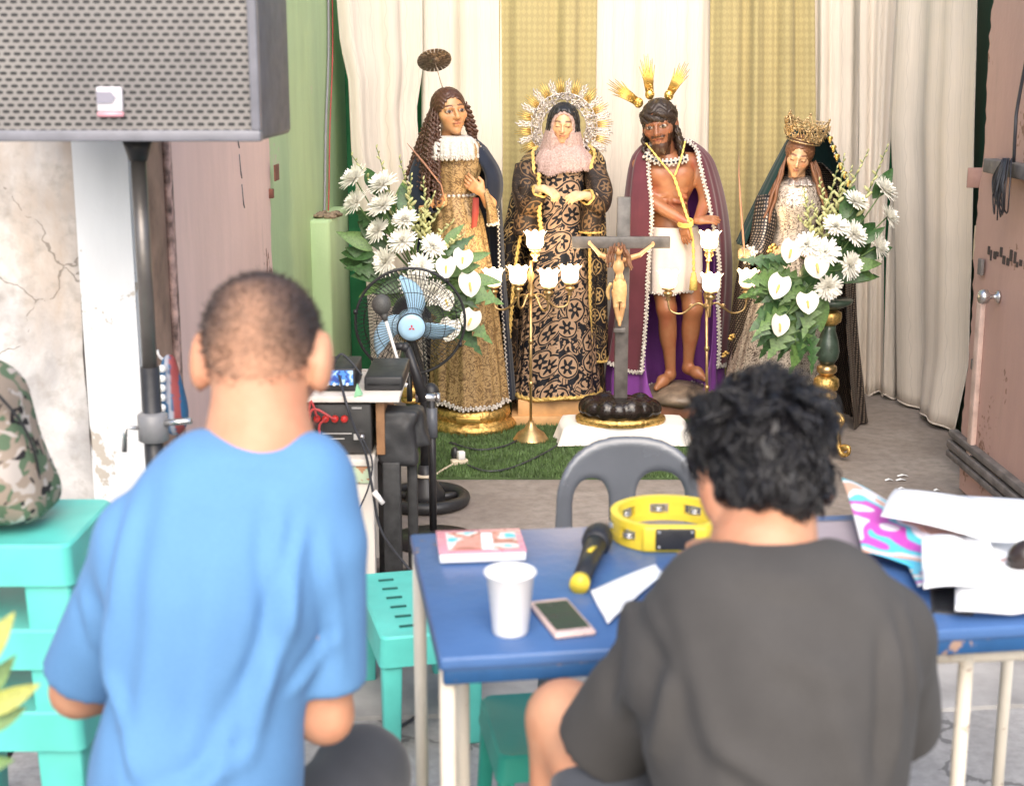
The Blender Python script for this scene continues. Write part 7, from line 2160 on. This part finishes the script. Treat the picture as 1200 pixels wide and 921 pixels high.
# potted plant whose leaves reach into view
pp = Vector((-0.80, 1.62, 0))
pt = thing('potted_plant', 'potted plant with yellow green leaves before the stacked stools', 'plant', pp)
m = MB(); m.lathe([(0.09, 0), (0.125, 0.22), (0.135, 0.23), (0.135, 0.25), (0.115, 0.25), (0.11, 0.22)], pp, 24); m.build('pot', MT['pot'], pt)
m = MB(); m.tube(curve_pts([pp + Vector((0, 0, .2)), pp + Vector((0.03, .02, .5)), W(-25, 800, 1.62), W(-18, 730, 1.62)], 14), [.012 - .0006 * k for k in range(15)], 7); m.tube(curve_pts([pp + Vector((0, 0, .4)), pp + Vector((-0.05, .02, .7)), pp + Vector((-.1, 0, .95))], 10), .007, 6); m.build('stem', MT['stem'], pt)
for (u0, v0, u1, v1, k, s_) in ((-12, 836, 42, 808, 'a_y', 1.1), (-14, 858, 22, 838, 'a_l', 1.1), (-18, 790, 4, 722, 'a_y', 1.1), (-22, 835, 6, 775, 'a_l', 1.0), (-40, 800, -50, 730, 'a_l', 1.4), (-60, 850, -110, 800, 'a_y', 1.4), (-30, 900, 10, 900, 'a_l', 1.3)):
    a, b = W(u0, v0, 1.60), W(u1, v1, 1.56); inst('leaf', LEAVES[k], pt, a - Vector((0.012, 0, 0)), (0.05, -0.95, 0.3), b - a, (b - a).length * 0.78, s_)
# ------------------------------------------------------------------ two seated men seen from behind
def d_shirt(P, parts, k=0.05):
    d = None
    for e in parts:
        q = d_ell(P, *e[1:]) if e[0] == 'e' else d_cap(P, *e[1:])
        d = q if d is None else smin(d, q, k)
    return d
def uniform(col): return lambda V: np.tile(np.array(col, float), (len(V), 1)) * (1 + 0.08 * vnoise(V, 18, 4))[:, None]
def foot(P, ankle, toe): 
    return smin(d_cap(P, ankle, tuple((np.array(ankle) * .45 + np.array(toe) * .55)), 0.036, 0.036), d_cap(P, tuple((np.array(ankle) * .5 + np.array(toe) * .5)), toe, 0.036, 0.024), 0.03)

# --- the man in blue
pA = thing('person', 'person with cropped hair in a blue t-shirt sitting with head bowed', 'person', (-0.40, 1.85, 0))
skinA = (0.56, 0.29, 0.175)
frA = head_frame(W(309, 421, 1.95), 0.228, 180 - 4, 22, 0)
nkA, chA, waA, peA = Vector((-0.345, 1.885, 1.10)), Vector((-0.40, 1.835, 0.90)), Vector((-0.432, 1.79, 0.66)), Vector((-0.44, 1.77, 0.48))
sLA, sRA = Vector((-0.505, 1.86, 0.975)), Vector((-0.262, 1.855, 0.972))
eLA, eRA = W(92, 808, 1.90), W(381, 838, 1.86)
wLA, wRA = Vector((-0.44, 2.10, 0.66)), Vector((-0.32, 2.12, 0.66))
kLA, kRA = Vector((-0.58, 2.10, 0.47)), W(425, 905, 2.10)
def bodyA(P):
    d = smin(d_head(frA, P, 1.02, True, False, True, 1.35), d_cap(P, tuple(to_world(frA, (0, 0.12, -0.2))), tuple(nkA + Vector((0, 0, 0.0))), 0.060, 0.080), 0.03)
    d = smin(d, d_cap(P, tuple(sLA), tuple(sRA), 0.05), 0.06)
    d = smin(d, d_ell(P, tuple(chA), (0.15, 0.095, 0.18)), 0.06)
    d = smin(d, d_ell(P, tuple(peA), (0.15, 0.11, 0.11)), 0.08)
    d = smin(d, d_cap(P, tuple(chA), tuple(peA), 0.11), 0.06)
    for s_, e_, w_ in ((sLA, eLA, wLA), (sRA, eRA, wRA)):
        d = smin(d, d_path(P, [tuple(s_), tuple(e_), tuple(w_)], [0.048, 0.037, 0.026], 0.02), 0.03)
    d = smin(d, d_hand(P, wLA, (0.55, 0.8, 0.15), (0.6, -0.2, 0.8), 0.165, -1, 0.45), 0.02)
    d = smin(d, d_hand(P, wRA, (-0.45, 0.85, 0.15), (-0.6, -0.2, 0.8), 0.165, 1, 0.45), 0.02)
    for k_, x_ in ((kLA, -0.48), (kRA, -0.33)):
        an = (k_.x - 0.01, k_.y - 0.02, 0.09)
        d = smin(d, d_path(P, [(x_, peA.y + .03, peA.z - 0.0), tuple(k_), an], [0.075, 0.055, 0.036], 0.02), 0.04)
        d = smin(d, foot(P, an, (k_.x - 0.015, k_.y + 0.14, 0.035)), 0.03)
    return d
def paintA(V):
    C = uniform(skinA)(V)
    return paint_head(frA, V, skinA, (0.40, 0.15, 0.11), (0.03, 0.02, 0.015), C=C, blush=0.1)
organic('body', bodyA, (-0.68, 1.60, 0.0), (-0.10, 2.36, 1.40), 0.0085, MT['skin'], pA, paintA)
def hairA(P):
    L = to_local(frA, P)
    d = d_ell(L, (0, 0.065, 0.135), (0.335 * 1.02 + 0.012, 0.42 + 0.012, 0.37 + 0.012))
    d = smin(d, d_ell(L, (0, 0.13, -0.08), (0.268, 0.29, 0.27)), 0.06)
    line = (-0.24 + 0.14 * np.clip(np.abs(L[0]) / 0.33, 0, 1) ** 2) + 0.0 * L[1]
    front = L[1] + 0.16 + 0.25 * np.clip(0.30 - L[2], -1, 1)
    d = smax(d, line - L[2], 0.02)
    d = smax(d, -front, 0.03)
    ear = d_ell([np.abs(L[0]), L[1], L[2]], (0.36, 0.02, -0.02), (0.07, 0.12, 0.13))
    return smax(d, -ear, 0.02) * frA['H']
def paint_hairA(V):
    L = np.stack(to_local(frA, [V[:, 0], V[:, 1], V[:, 2]]), 1)
    up = np.clip((L[:, 2] + 0.10) / 0.34, 0, 1) ** 0.8
    k = 0.50 * up + np.clip((L[:, 2] - 0.36) * 2.5, 0, 0.4) + np.clip((np.abs(L[:, 0]) - 0.19) * 2.2, 0, 0.35) * up - 0.26 * np.exp(-((L[:, 0] + .02) ** 2 / 0.03 + (L[:, 2] - 0.22) ** 2 / 0.03))
    k = k - 0.18
    return np.stack([k, k, k], 1)
c_ = frA['c']; H_ = frA['H']
ho = organic('hair', hairA, tuple(c_ - Vector((.16, .16, .16))), tuple(c_ + Vector((.16, .16, .16))), 0.005, MT['buzz'], pA, paint_hairA)
# bristles
me = ho.data; nv_ = len(me.vertices); co = np.empty(nv_ * 3); me.vertices.foreach_get('co', co); co = co.reshape(-1, 3); nn = np.empty(nv_ * 3); me.vertices.foreach_get('normal', nn); nn = nn.reshape(-1, 3)
idx = RNG.randint(0, nv_, 9000); B0 = co[idx] + RNG.normal(size=(9000, 3)) * 0.0022; N0 = nn[idx]
out = np.einsum('ij,ij->i', N0, B0 - np.array(c_)) > 0.02; B0, N0 = B0[out], N0[out]
t_ = np.cross(N0, RNG.normal(size=N0.shape)); t_ /= np.linalg.norm(t_, axis=1)[:, None] + 1e-9
V3 = np.stack([B0 - t_ * 0.0006 - N0 * 0.001, B0 + t_ * 0.0006 - N0 * 0.001, B0 + N0 * (0.004 + 0.003 * RNG.rand(len(B0), 1)) + RNG.normal(size=B0.shape) * 0.0012 + np.array([0, 0, -0.001])], 1)
tag(link_mesh('bristles', np_mesh('bristles', V3.reshape(-1, 3), np.arange(len(B0) * 3).reshape(-1, 3)), MT['hair_dark'], ho, False), kind='stuff')
def creases(lines, Y, seed, base=0.004, freq=15, stretch=(1, 1, 0.4)):
    """cloth folds: each line is a soft ridge between two points (photo columns at the cloth's real distance)"""
    L = []
    for (u0, v0, u1, v1, amp, w) in lines:
        a, b = W(u0, v0, Y), W(u1, v1, Y); L.append((a.x, a.z, b.x, b.z, amp, w))
    def f(V, N):
        Q = V * np.array(stretch)
        n = vnoise(Q, freq, seed) * 0.6 + vnoise(Q, freq * 2.3, seed + 1) * 0.4
        k = n * base
        wob = 0.012 * vnoise(V, 22, seed + 5)
        for (ax_, az_, bx_, bz_, amp, w) in L:
            dx, dz = bx_ - ax_, bz_ - az_; LL = dx * dx + dz * dz
            t = ((V[:, 0] - ax_) * dx + (V[:, 2] - az_) * dz) / LL
            tc = np.clip(t, 0, 1)
            s_ = (V[:, 0] - ax_ - tc * dx) * dz / math.sqrt(LL) - (V[:, 2] - az_ - tc * dz) * dx / math.sqrt(LL) + wob * 0.6
            end = np.clip(np.minimum(t + 0.12, 1.12 - t) / 0.3, 0, 1)
            k = k + amp * end * (np.exp(-(s_ / w) ** 2) - 0.8 * np.exp(-((s_ - 1.5 * w) / (w * 0.9)) ** 2)) * (N[:, 1] < 0.55)
        return N * k[:, None]
    return f
def folds_shirt(seed, amp, centre, stretch=(1, 1, 1), s=16): return creases([], 1.9, seed, amp, s, stretch)
def shirtA(P):
    d = d_shirt(P, [('e', tuple(chA + Vector((0, 0.0, 0.02))), (0.148, 0.112, 0.19)), ('c', tuple(sLA), tuple(sRA), 0.064), ('c', tuple(chA), tuple(waA), 0.132, 0.128), ('c', tuple(waA), tuple(peA), 0.132, 0.155)], 0.06)
    d = smin(d, d_cap(P, tuple(nkA + Vector((-0.065, -0.02, -0.032))), tuple(nkA + Vector((0.065, -0.02, -0.032))), 0.064), 0.07)
    for s_, e_ in ((sLA, eLA), (sRA, eRA)):
        ax_ = (e_ - s_); L_ = ax_.length; n_ = ax_ / L_
        sl = d_cap(P, tuple(s_), tuple(s_ + ax_ * 1.1), 0.064, 0.060)
        cut = sum((P[i] - (s_ + ax_ * (0.92 if s_.x < -0.4 else 0.80))[i]) * n_[i] for i in range(3))
        d = smin(d, smax(sl, cut, 0.008), 0.016 if s_.x < -0.4 else 0.007)
    neck = d_cap(P, tuple(nkA + Vector((0, 0.034, 0.066))), tuple(nkA + Vector((0.02, 0.08, 0.2))), 0.082, 0.10)
    return smax(smax(d, -neck, 0.012), 0.47 - P[2], 0.01)
organic('t_shirt', shirtA, (-0.68, 1.56, 0.45), (-0.12, 2.08, 1.20), 0.0085, MT['blue_shirt'], pA, None, creases([(150, 600, 120, 800, .008, .014), (200, 560, 170, 900, .005, .02), (320, 600, 345, 760, .008, .014), (335, 690, 300, 860, .010, .012), (325, 760, 250, 900, .008, .014), (300, 860, 180, 915, .007, .014), (120, 780, 190, 880, .008, .013), (110, 700, 150, 860, .006, .012), (375, 640, 395, 800, .006, .010), (350, 620, 330, 760, .007, .010), (260, 640, 240, 860, .004, .022), (390, 760, 345, 815, .006, .009), (75, 720, 100, 790, .006, .010), (230, 545, 330, 560, .004, .014)], 1.75, 3, .0045))
def trousersA(P):
    d = d_ell(P, tuple(peA + Vector((0, 0, -.01))), (0.165, 0.13, 0.115))
    for k_, x_ in ((kLA, -0.48), (kRA, -0.33)):
        d = smin(d, d_path(P, [(x_, peA.y + .03, peA.z), tuple(k_), (k_.x - .01, k_.y - .02, 0.12)], [0.092, 0.072, 0.058], 0.03), 0.05)
    return smax(d, 0.11 - P[2], 0.01)
organic('trousers', trousersA, (-0.72, 1.58, 0.08), (-0.08, 2.24, 0.66), 0.011, MT['grey_pants'], pA, None, folds_shirt(8, 0.006, peA, (1, 1, 1), 22))
# necklace line at the collar
m = MB(); m.tube(curve_pts([nkA + Vector((-0.070, 0.02, 0.035)), nkA + Vector((-0.04, -0.05, 0.022)), nkA + Vector((0.0, -0.068, 0.020)), nkA + Vector((0.045, -0.05, 0.024)), nkA + Vector((0.075, 0.02, 0.035))], 20), 0.0022, 6); m.build('neck_cord', MT['rust'], pA)
# his seat: a dark folding stool
sa = thing('dark_stool', 'dark stool with slanting black legs under the person in blue', 'stool', (-0.42, 1.78, 0))
m = MB(); m.box((-0.42, 1.78, 0.365), (0.34, 0.30, 0.04)); m.build('seat', MT['black_plastic'], sa, bevel=0.012)
for sx in (-1, 1):
    for sy in (-1, 1):
        m = MB(); m.tube([(-0.42 + sx * 0.14, 1.78 + sy * 0.12, 0.355), (-0.42 + sx * 0.19, 1.78 + sy * 0.15, 0.0)], 0.014, 8); m.build('leg', MT['black_metal'], sa)

# --- the man in charcoal
pB = thing('person', 'person with thick wavy black hair in a charcoal t-shirt leaning over the blue table', 'person', (0.36, 1.75, 0))
skinB = (0.55, 0.29, 0.175)
frB = head_frame(W(894, 562, 1.88), 0.222, 180 + 8, 20, 4)
nkB, chB, waB, peB = Vector((0.335, 1.80, 0.985)), Vector((0.345, 1.73, 0.78)), Vector((0.36, 1.66, 0.56)), Vector((0.365, 1.62, 0.42))
sLB, sRB = W(782, 764, 1.82), W(1030, 745, 1.80)
eLB, eRB = Vector((0.115, 1.90, 0.63)), Vector((0.56, 1.93, 0.66))
wLB, wRB = W(884, 668, 2.06), Vector((0.50, 2.14, 0.785))
kLB, kRB = W(662, 842, 1.985), Vector((0.56, 1.99, 0.50))
def bodyB(P):
    d = smin(d_head(frB, P, 1.0, True, False, True, 1.3), d_cap(P, tuple(to_world(frB, (0, 0.12, -0.2))), tuple(nkB), 0.058, 0.074), 0.03)
    d = smin(d, d_cap(P, tuple(sLB), tuple(sRB), 0.05), 0.06)
    d = smin(d, d_ell(P, tuple(chB), (0.16, 0.10, 0.18)), 0.06)
    d = smin(d, d_ell(P, tuple(peB), (0.16, 0.12, 0.11)), 0.08)
    d = smin(d, d_cap(P, tuple(chB), tuple(peB), 0.115), 0.06)
    for s_, e_, w_ in ((sLB, eLB, wLB), (sRB, eRB, wRB)):
        d = smin(d, d_path(P, [tuple(s_), tuple(e_), tuple(w_)], [0.05, 0.038, 0.027], 0.02), 0.03)
    d = smin(d, d_hand(P, wLB, (-0.85, 0.5, 0.12), (0.2, 0.3, -0.9), 0.155, -1, 0.3), 0.02)
    d = smin(d, d_hand(P, wRB, (-0.35, 0.9, -0.02), (0, 0, -1), 0.165, -1, 0.2), 0.02)
    for k_, x_, an in ((kLB, 0.27, (0.075, 1.90, 0.15)), (kRB, 0.45, (0.57, 1.93, 0.09))):
        d = smin(d, d_path(P, [(x_, peB.y + .03, peB.z), tuple(k_), an], [0.078, 0.056, 0.036], 0.02), 0.04)
        d = smin(d, d_ell(P, tuple(Vector(k_).lerp(Vector(an), 0.35) + Vector((0, -0.025, 0))), (0.045, 0.045, 0.10)), 0.04)
        d = smin(d, foot(P, an, (an[0] - 0.01, an[1] + 0.15, 0.035)), 0.03)
    return d
organic('body', bodyB, (-0.06, 1.42, 0.0), (0.72, 2.36, 1.26), 0.0085, MT['skin'], pB, lambda V: paint_head(frB, V, skinB, (0.40, 0.15, 0.11), (0.02, 0.015, 0.012), C=uniform(skinB)(V), blush=0.1))
def hairB(P):
    L = to_local(frB, P)
    d = d_ell(L, (0, 0.07, 0.17), (0.375, 0.45, 0.395))
    d = smin(d, d_ell(L, (0, 0.19, -0.02), (0.33, 0.32, 0.33)), 0.06)
    d = smax(d, (-0.22 + 0.14 * np.clip(np.abs(L[0]) / 0.33, 0, 1) ** 2) - L[2], 0.03)
    d = smax(d, -(L[1] + 0.20 + 0.3 * np.clip(0.30 - L[2], -1, 1)), 0.03)
    ear = d_ell([np.abs(L[0]), L[1], L[2]], (0.38, 0.0, -0.05), (0.07, 0.12, 0.14))
    return smax(d, -ear, 0.02) * frB['H']
c_ = frB['c']
hb = organic('hair', hairB, tuple(c_ - Vector((.17, .17, .17))), tuple(c_ + Vector((.17, .17, .17))), 0.006, MT['hair_black'], pB)
me = hb.data; nv_ = len(me.vertices); co = np.empty(nv_ * 3); me.vertices.foreach_get('co', co); co = co.reshape(-1, 3); nn = np.empty(nv_ * 3); me.vertices.foreach_get('normal', nn); nn = nn.reshape(-1, 3)
r = random.Random(12); m = MB(); cnt = 0
dn = Vector(frB['R'] @ Vector((0, 0, -1)))
while cnt < 460:
    i = r.randrange(nv_); n_ = Vector(nn[i]); p_ = Vector(co[i])
    if (p_ - c_).dot(n_) < 0.02: continue
    L_ = to_local(frB, [np.float64(p_.x), np.float64(p_.y), np.float64(p_.z)])
    top = max(0.0, min(1.0, (L_[2] - 0.1) / 0.35))
    flow = (dn - n_ * dn.dot(n_)); sw = Vector((r.gauss(0, 1), r.gauss(0, 1), r.gauss(0, 1))) * (0.30 + 0.55 * top)
    flow = (flow * (1 - 0.5 * top) + sw).normalized(); flow = (flow - n_ * flow.dot(n_)).normalized()
    side = n_.cross(flow); Ln = r.uniform(0.045, 0.07) * (0.8 + 0.3 * top); cu = r.uniform(0.5, 1.3) * r.choice((-1, 1)); lift = r.uniform(0.16, 0.38) * (0.45 + 0.75 * top)
    for q_ in range(11):
        off = (side * r.gauss(0, 1) + flow * r.gauss(0, 1)) * 0.0050; Lk = Ln * r.uniform(0.7, 1.1); j1, j2 = r.gauss(0, .10), r.gauss(0, .07)
        pts = []
        for q in range(8):
            t = q / 7; cl_ = 1 - 0.55 * t
            pts.append(p_ - n_ * 0.004 + off * cl_ + flow * Lk * (t - 0.18 * t * t) + n_ * Lk * (lift + j2) * math.sin(t * 2.75) + side * Lk * (0.30 * cu * math.sin(t * 3.0) + j1 * t))
        m.tube(pts, [0.0013, 0.0016, 0.0016, 0.0015, 0.0013, 0.0011, 0.0008, 0.0003], 3, False)
    cnt += 1
tag(m.build('locks', MT['hair_black'], hb), kind='stuff')
def shirtB(P):
    d = d_shirt(P, [('e', tuple(chB + Vector((0, 0.0, 0.03))), (0.178, 0.125, 0.20)), ('c', tuple(sLB), tuple(sRB), 0.070), ('c', tuple(chB), tuple(waB), 0.155, 0.155), ('c', tuple(waB), tuple(peB), 0.158, 0.175)], 0.06)
    d = smin(d, d_cap(P, tuple(nkB + Vector((-0.07, -0.03, -0.055))), tuple(nkB + Vector((0.08, -0.03, -0.05))), 0.068), 0.07)
    for s_, e_, f_ in ((sLB, eLB, 0.86), (sRB, eRB, 0.9)):
        ax_ = (e_ - s_); n_ = ax_ / ax_.length
        sl = d_cap(P, tuple(s_), tuple(s_ + ax_ * 1.1), 0.074, 0.070)
        cut = sum((P[i] - (s_ + ax_ * f_)[i]) * n_[i] for i in range(3))
        d = smin(d, smax(sl, cut, 0.008), 0.016)
    neck = d_cap(P, tuple(nkB + Vector((0, 0.02, 0.045))), tuple(nkB + Vector((0.0, 0.08, 0.2))), 0.080, 0.10)
    return smax(smax(d, -neck, 0.012), 0.36 - P[2], 0.01)
organic('t_shirt', shirtB, (0.0, 1.38, 0.34), (0.74, 2.06, 1.08), 0.0085, MT['grey_shirt'], pB, None, creases([(760, 760, 740, 900, .014, .013), (790, 800, 770, 915, .014, .012), (800, 740, 850, 900, .006, .018), (720, 800, 690, 880, .010, .010), (960, 780, 1000, 915, .006, .02), (1060, 760, 1040, 900, .012, .013), (1085, 740, 1090, 850, .006, .010), (870, 690, 970, 700, .004, .016), (840, 860, 930, 915, .007, .016), (900, 760, 1010, 800, .004, .02), (745, 720, 800, 800, .006, .012)], 1.62, 13, .0045))
def shortsB(P):
    d = d_ell(P, tuple(peB + Vector((0, 0, -.02))), (0.175, 0.14, 0.11))
    for k_, x_ in ((kLB, 0.27), (kRB, 0.45)):
        a, b = Vector((x_, peB.y + .03, peB.z)), Vector(k_)
        d = smin(d, d_cap(P, tuple(a), tuple(a.lerp(b, 0.72)), 0.098, 0.078), 0.05)
    return smax(d, d_cap(P, tuple(peB), tuple(peB + Vector((-.05, .25, .1))), 0.36), 0.01)
organic('shorts', shortsB, (0.02, 1.44, 0.26), (0.72, 2.0, 0.76), 0.012, MT['grey_pants'], pB)
stool('sea green plastic stool under the person in charcoal', (0.37, 1.60, 0.0), 0.1, 0.33, 0.30, 0.30, MT['teal_dark'], None, False, 0.05, 0.02, 0.04)

for nk_, par, mt, r_ in ((nkA, pA, 'blue_shirt', 0.080), (nkB, pB, 'grey_shirt', 0.080)):
    m = MB(); pts = []
    for k in range(25):
        a = math.radians(232 + 76 * k / 24)
        pts.append(nk_ + Vector((r_ * 1.0 * math.cos(a), 0.016 + r_ * 0.95 * math.sin(a), 0.010 + 0.030 * (1 + math.sin(a)))))
    m.tube(pts, 0.007, 8, True, 1.0); m.build('neckband', MT[mt], par)
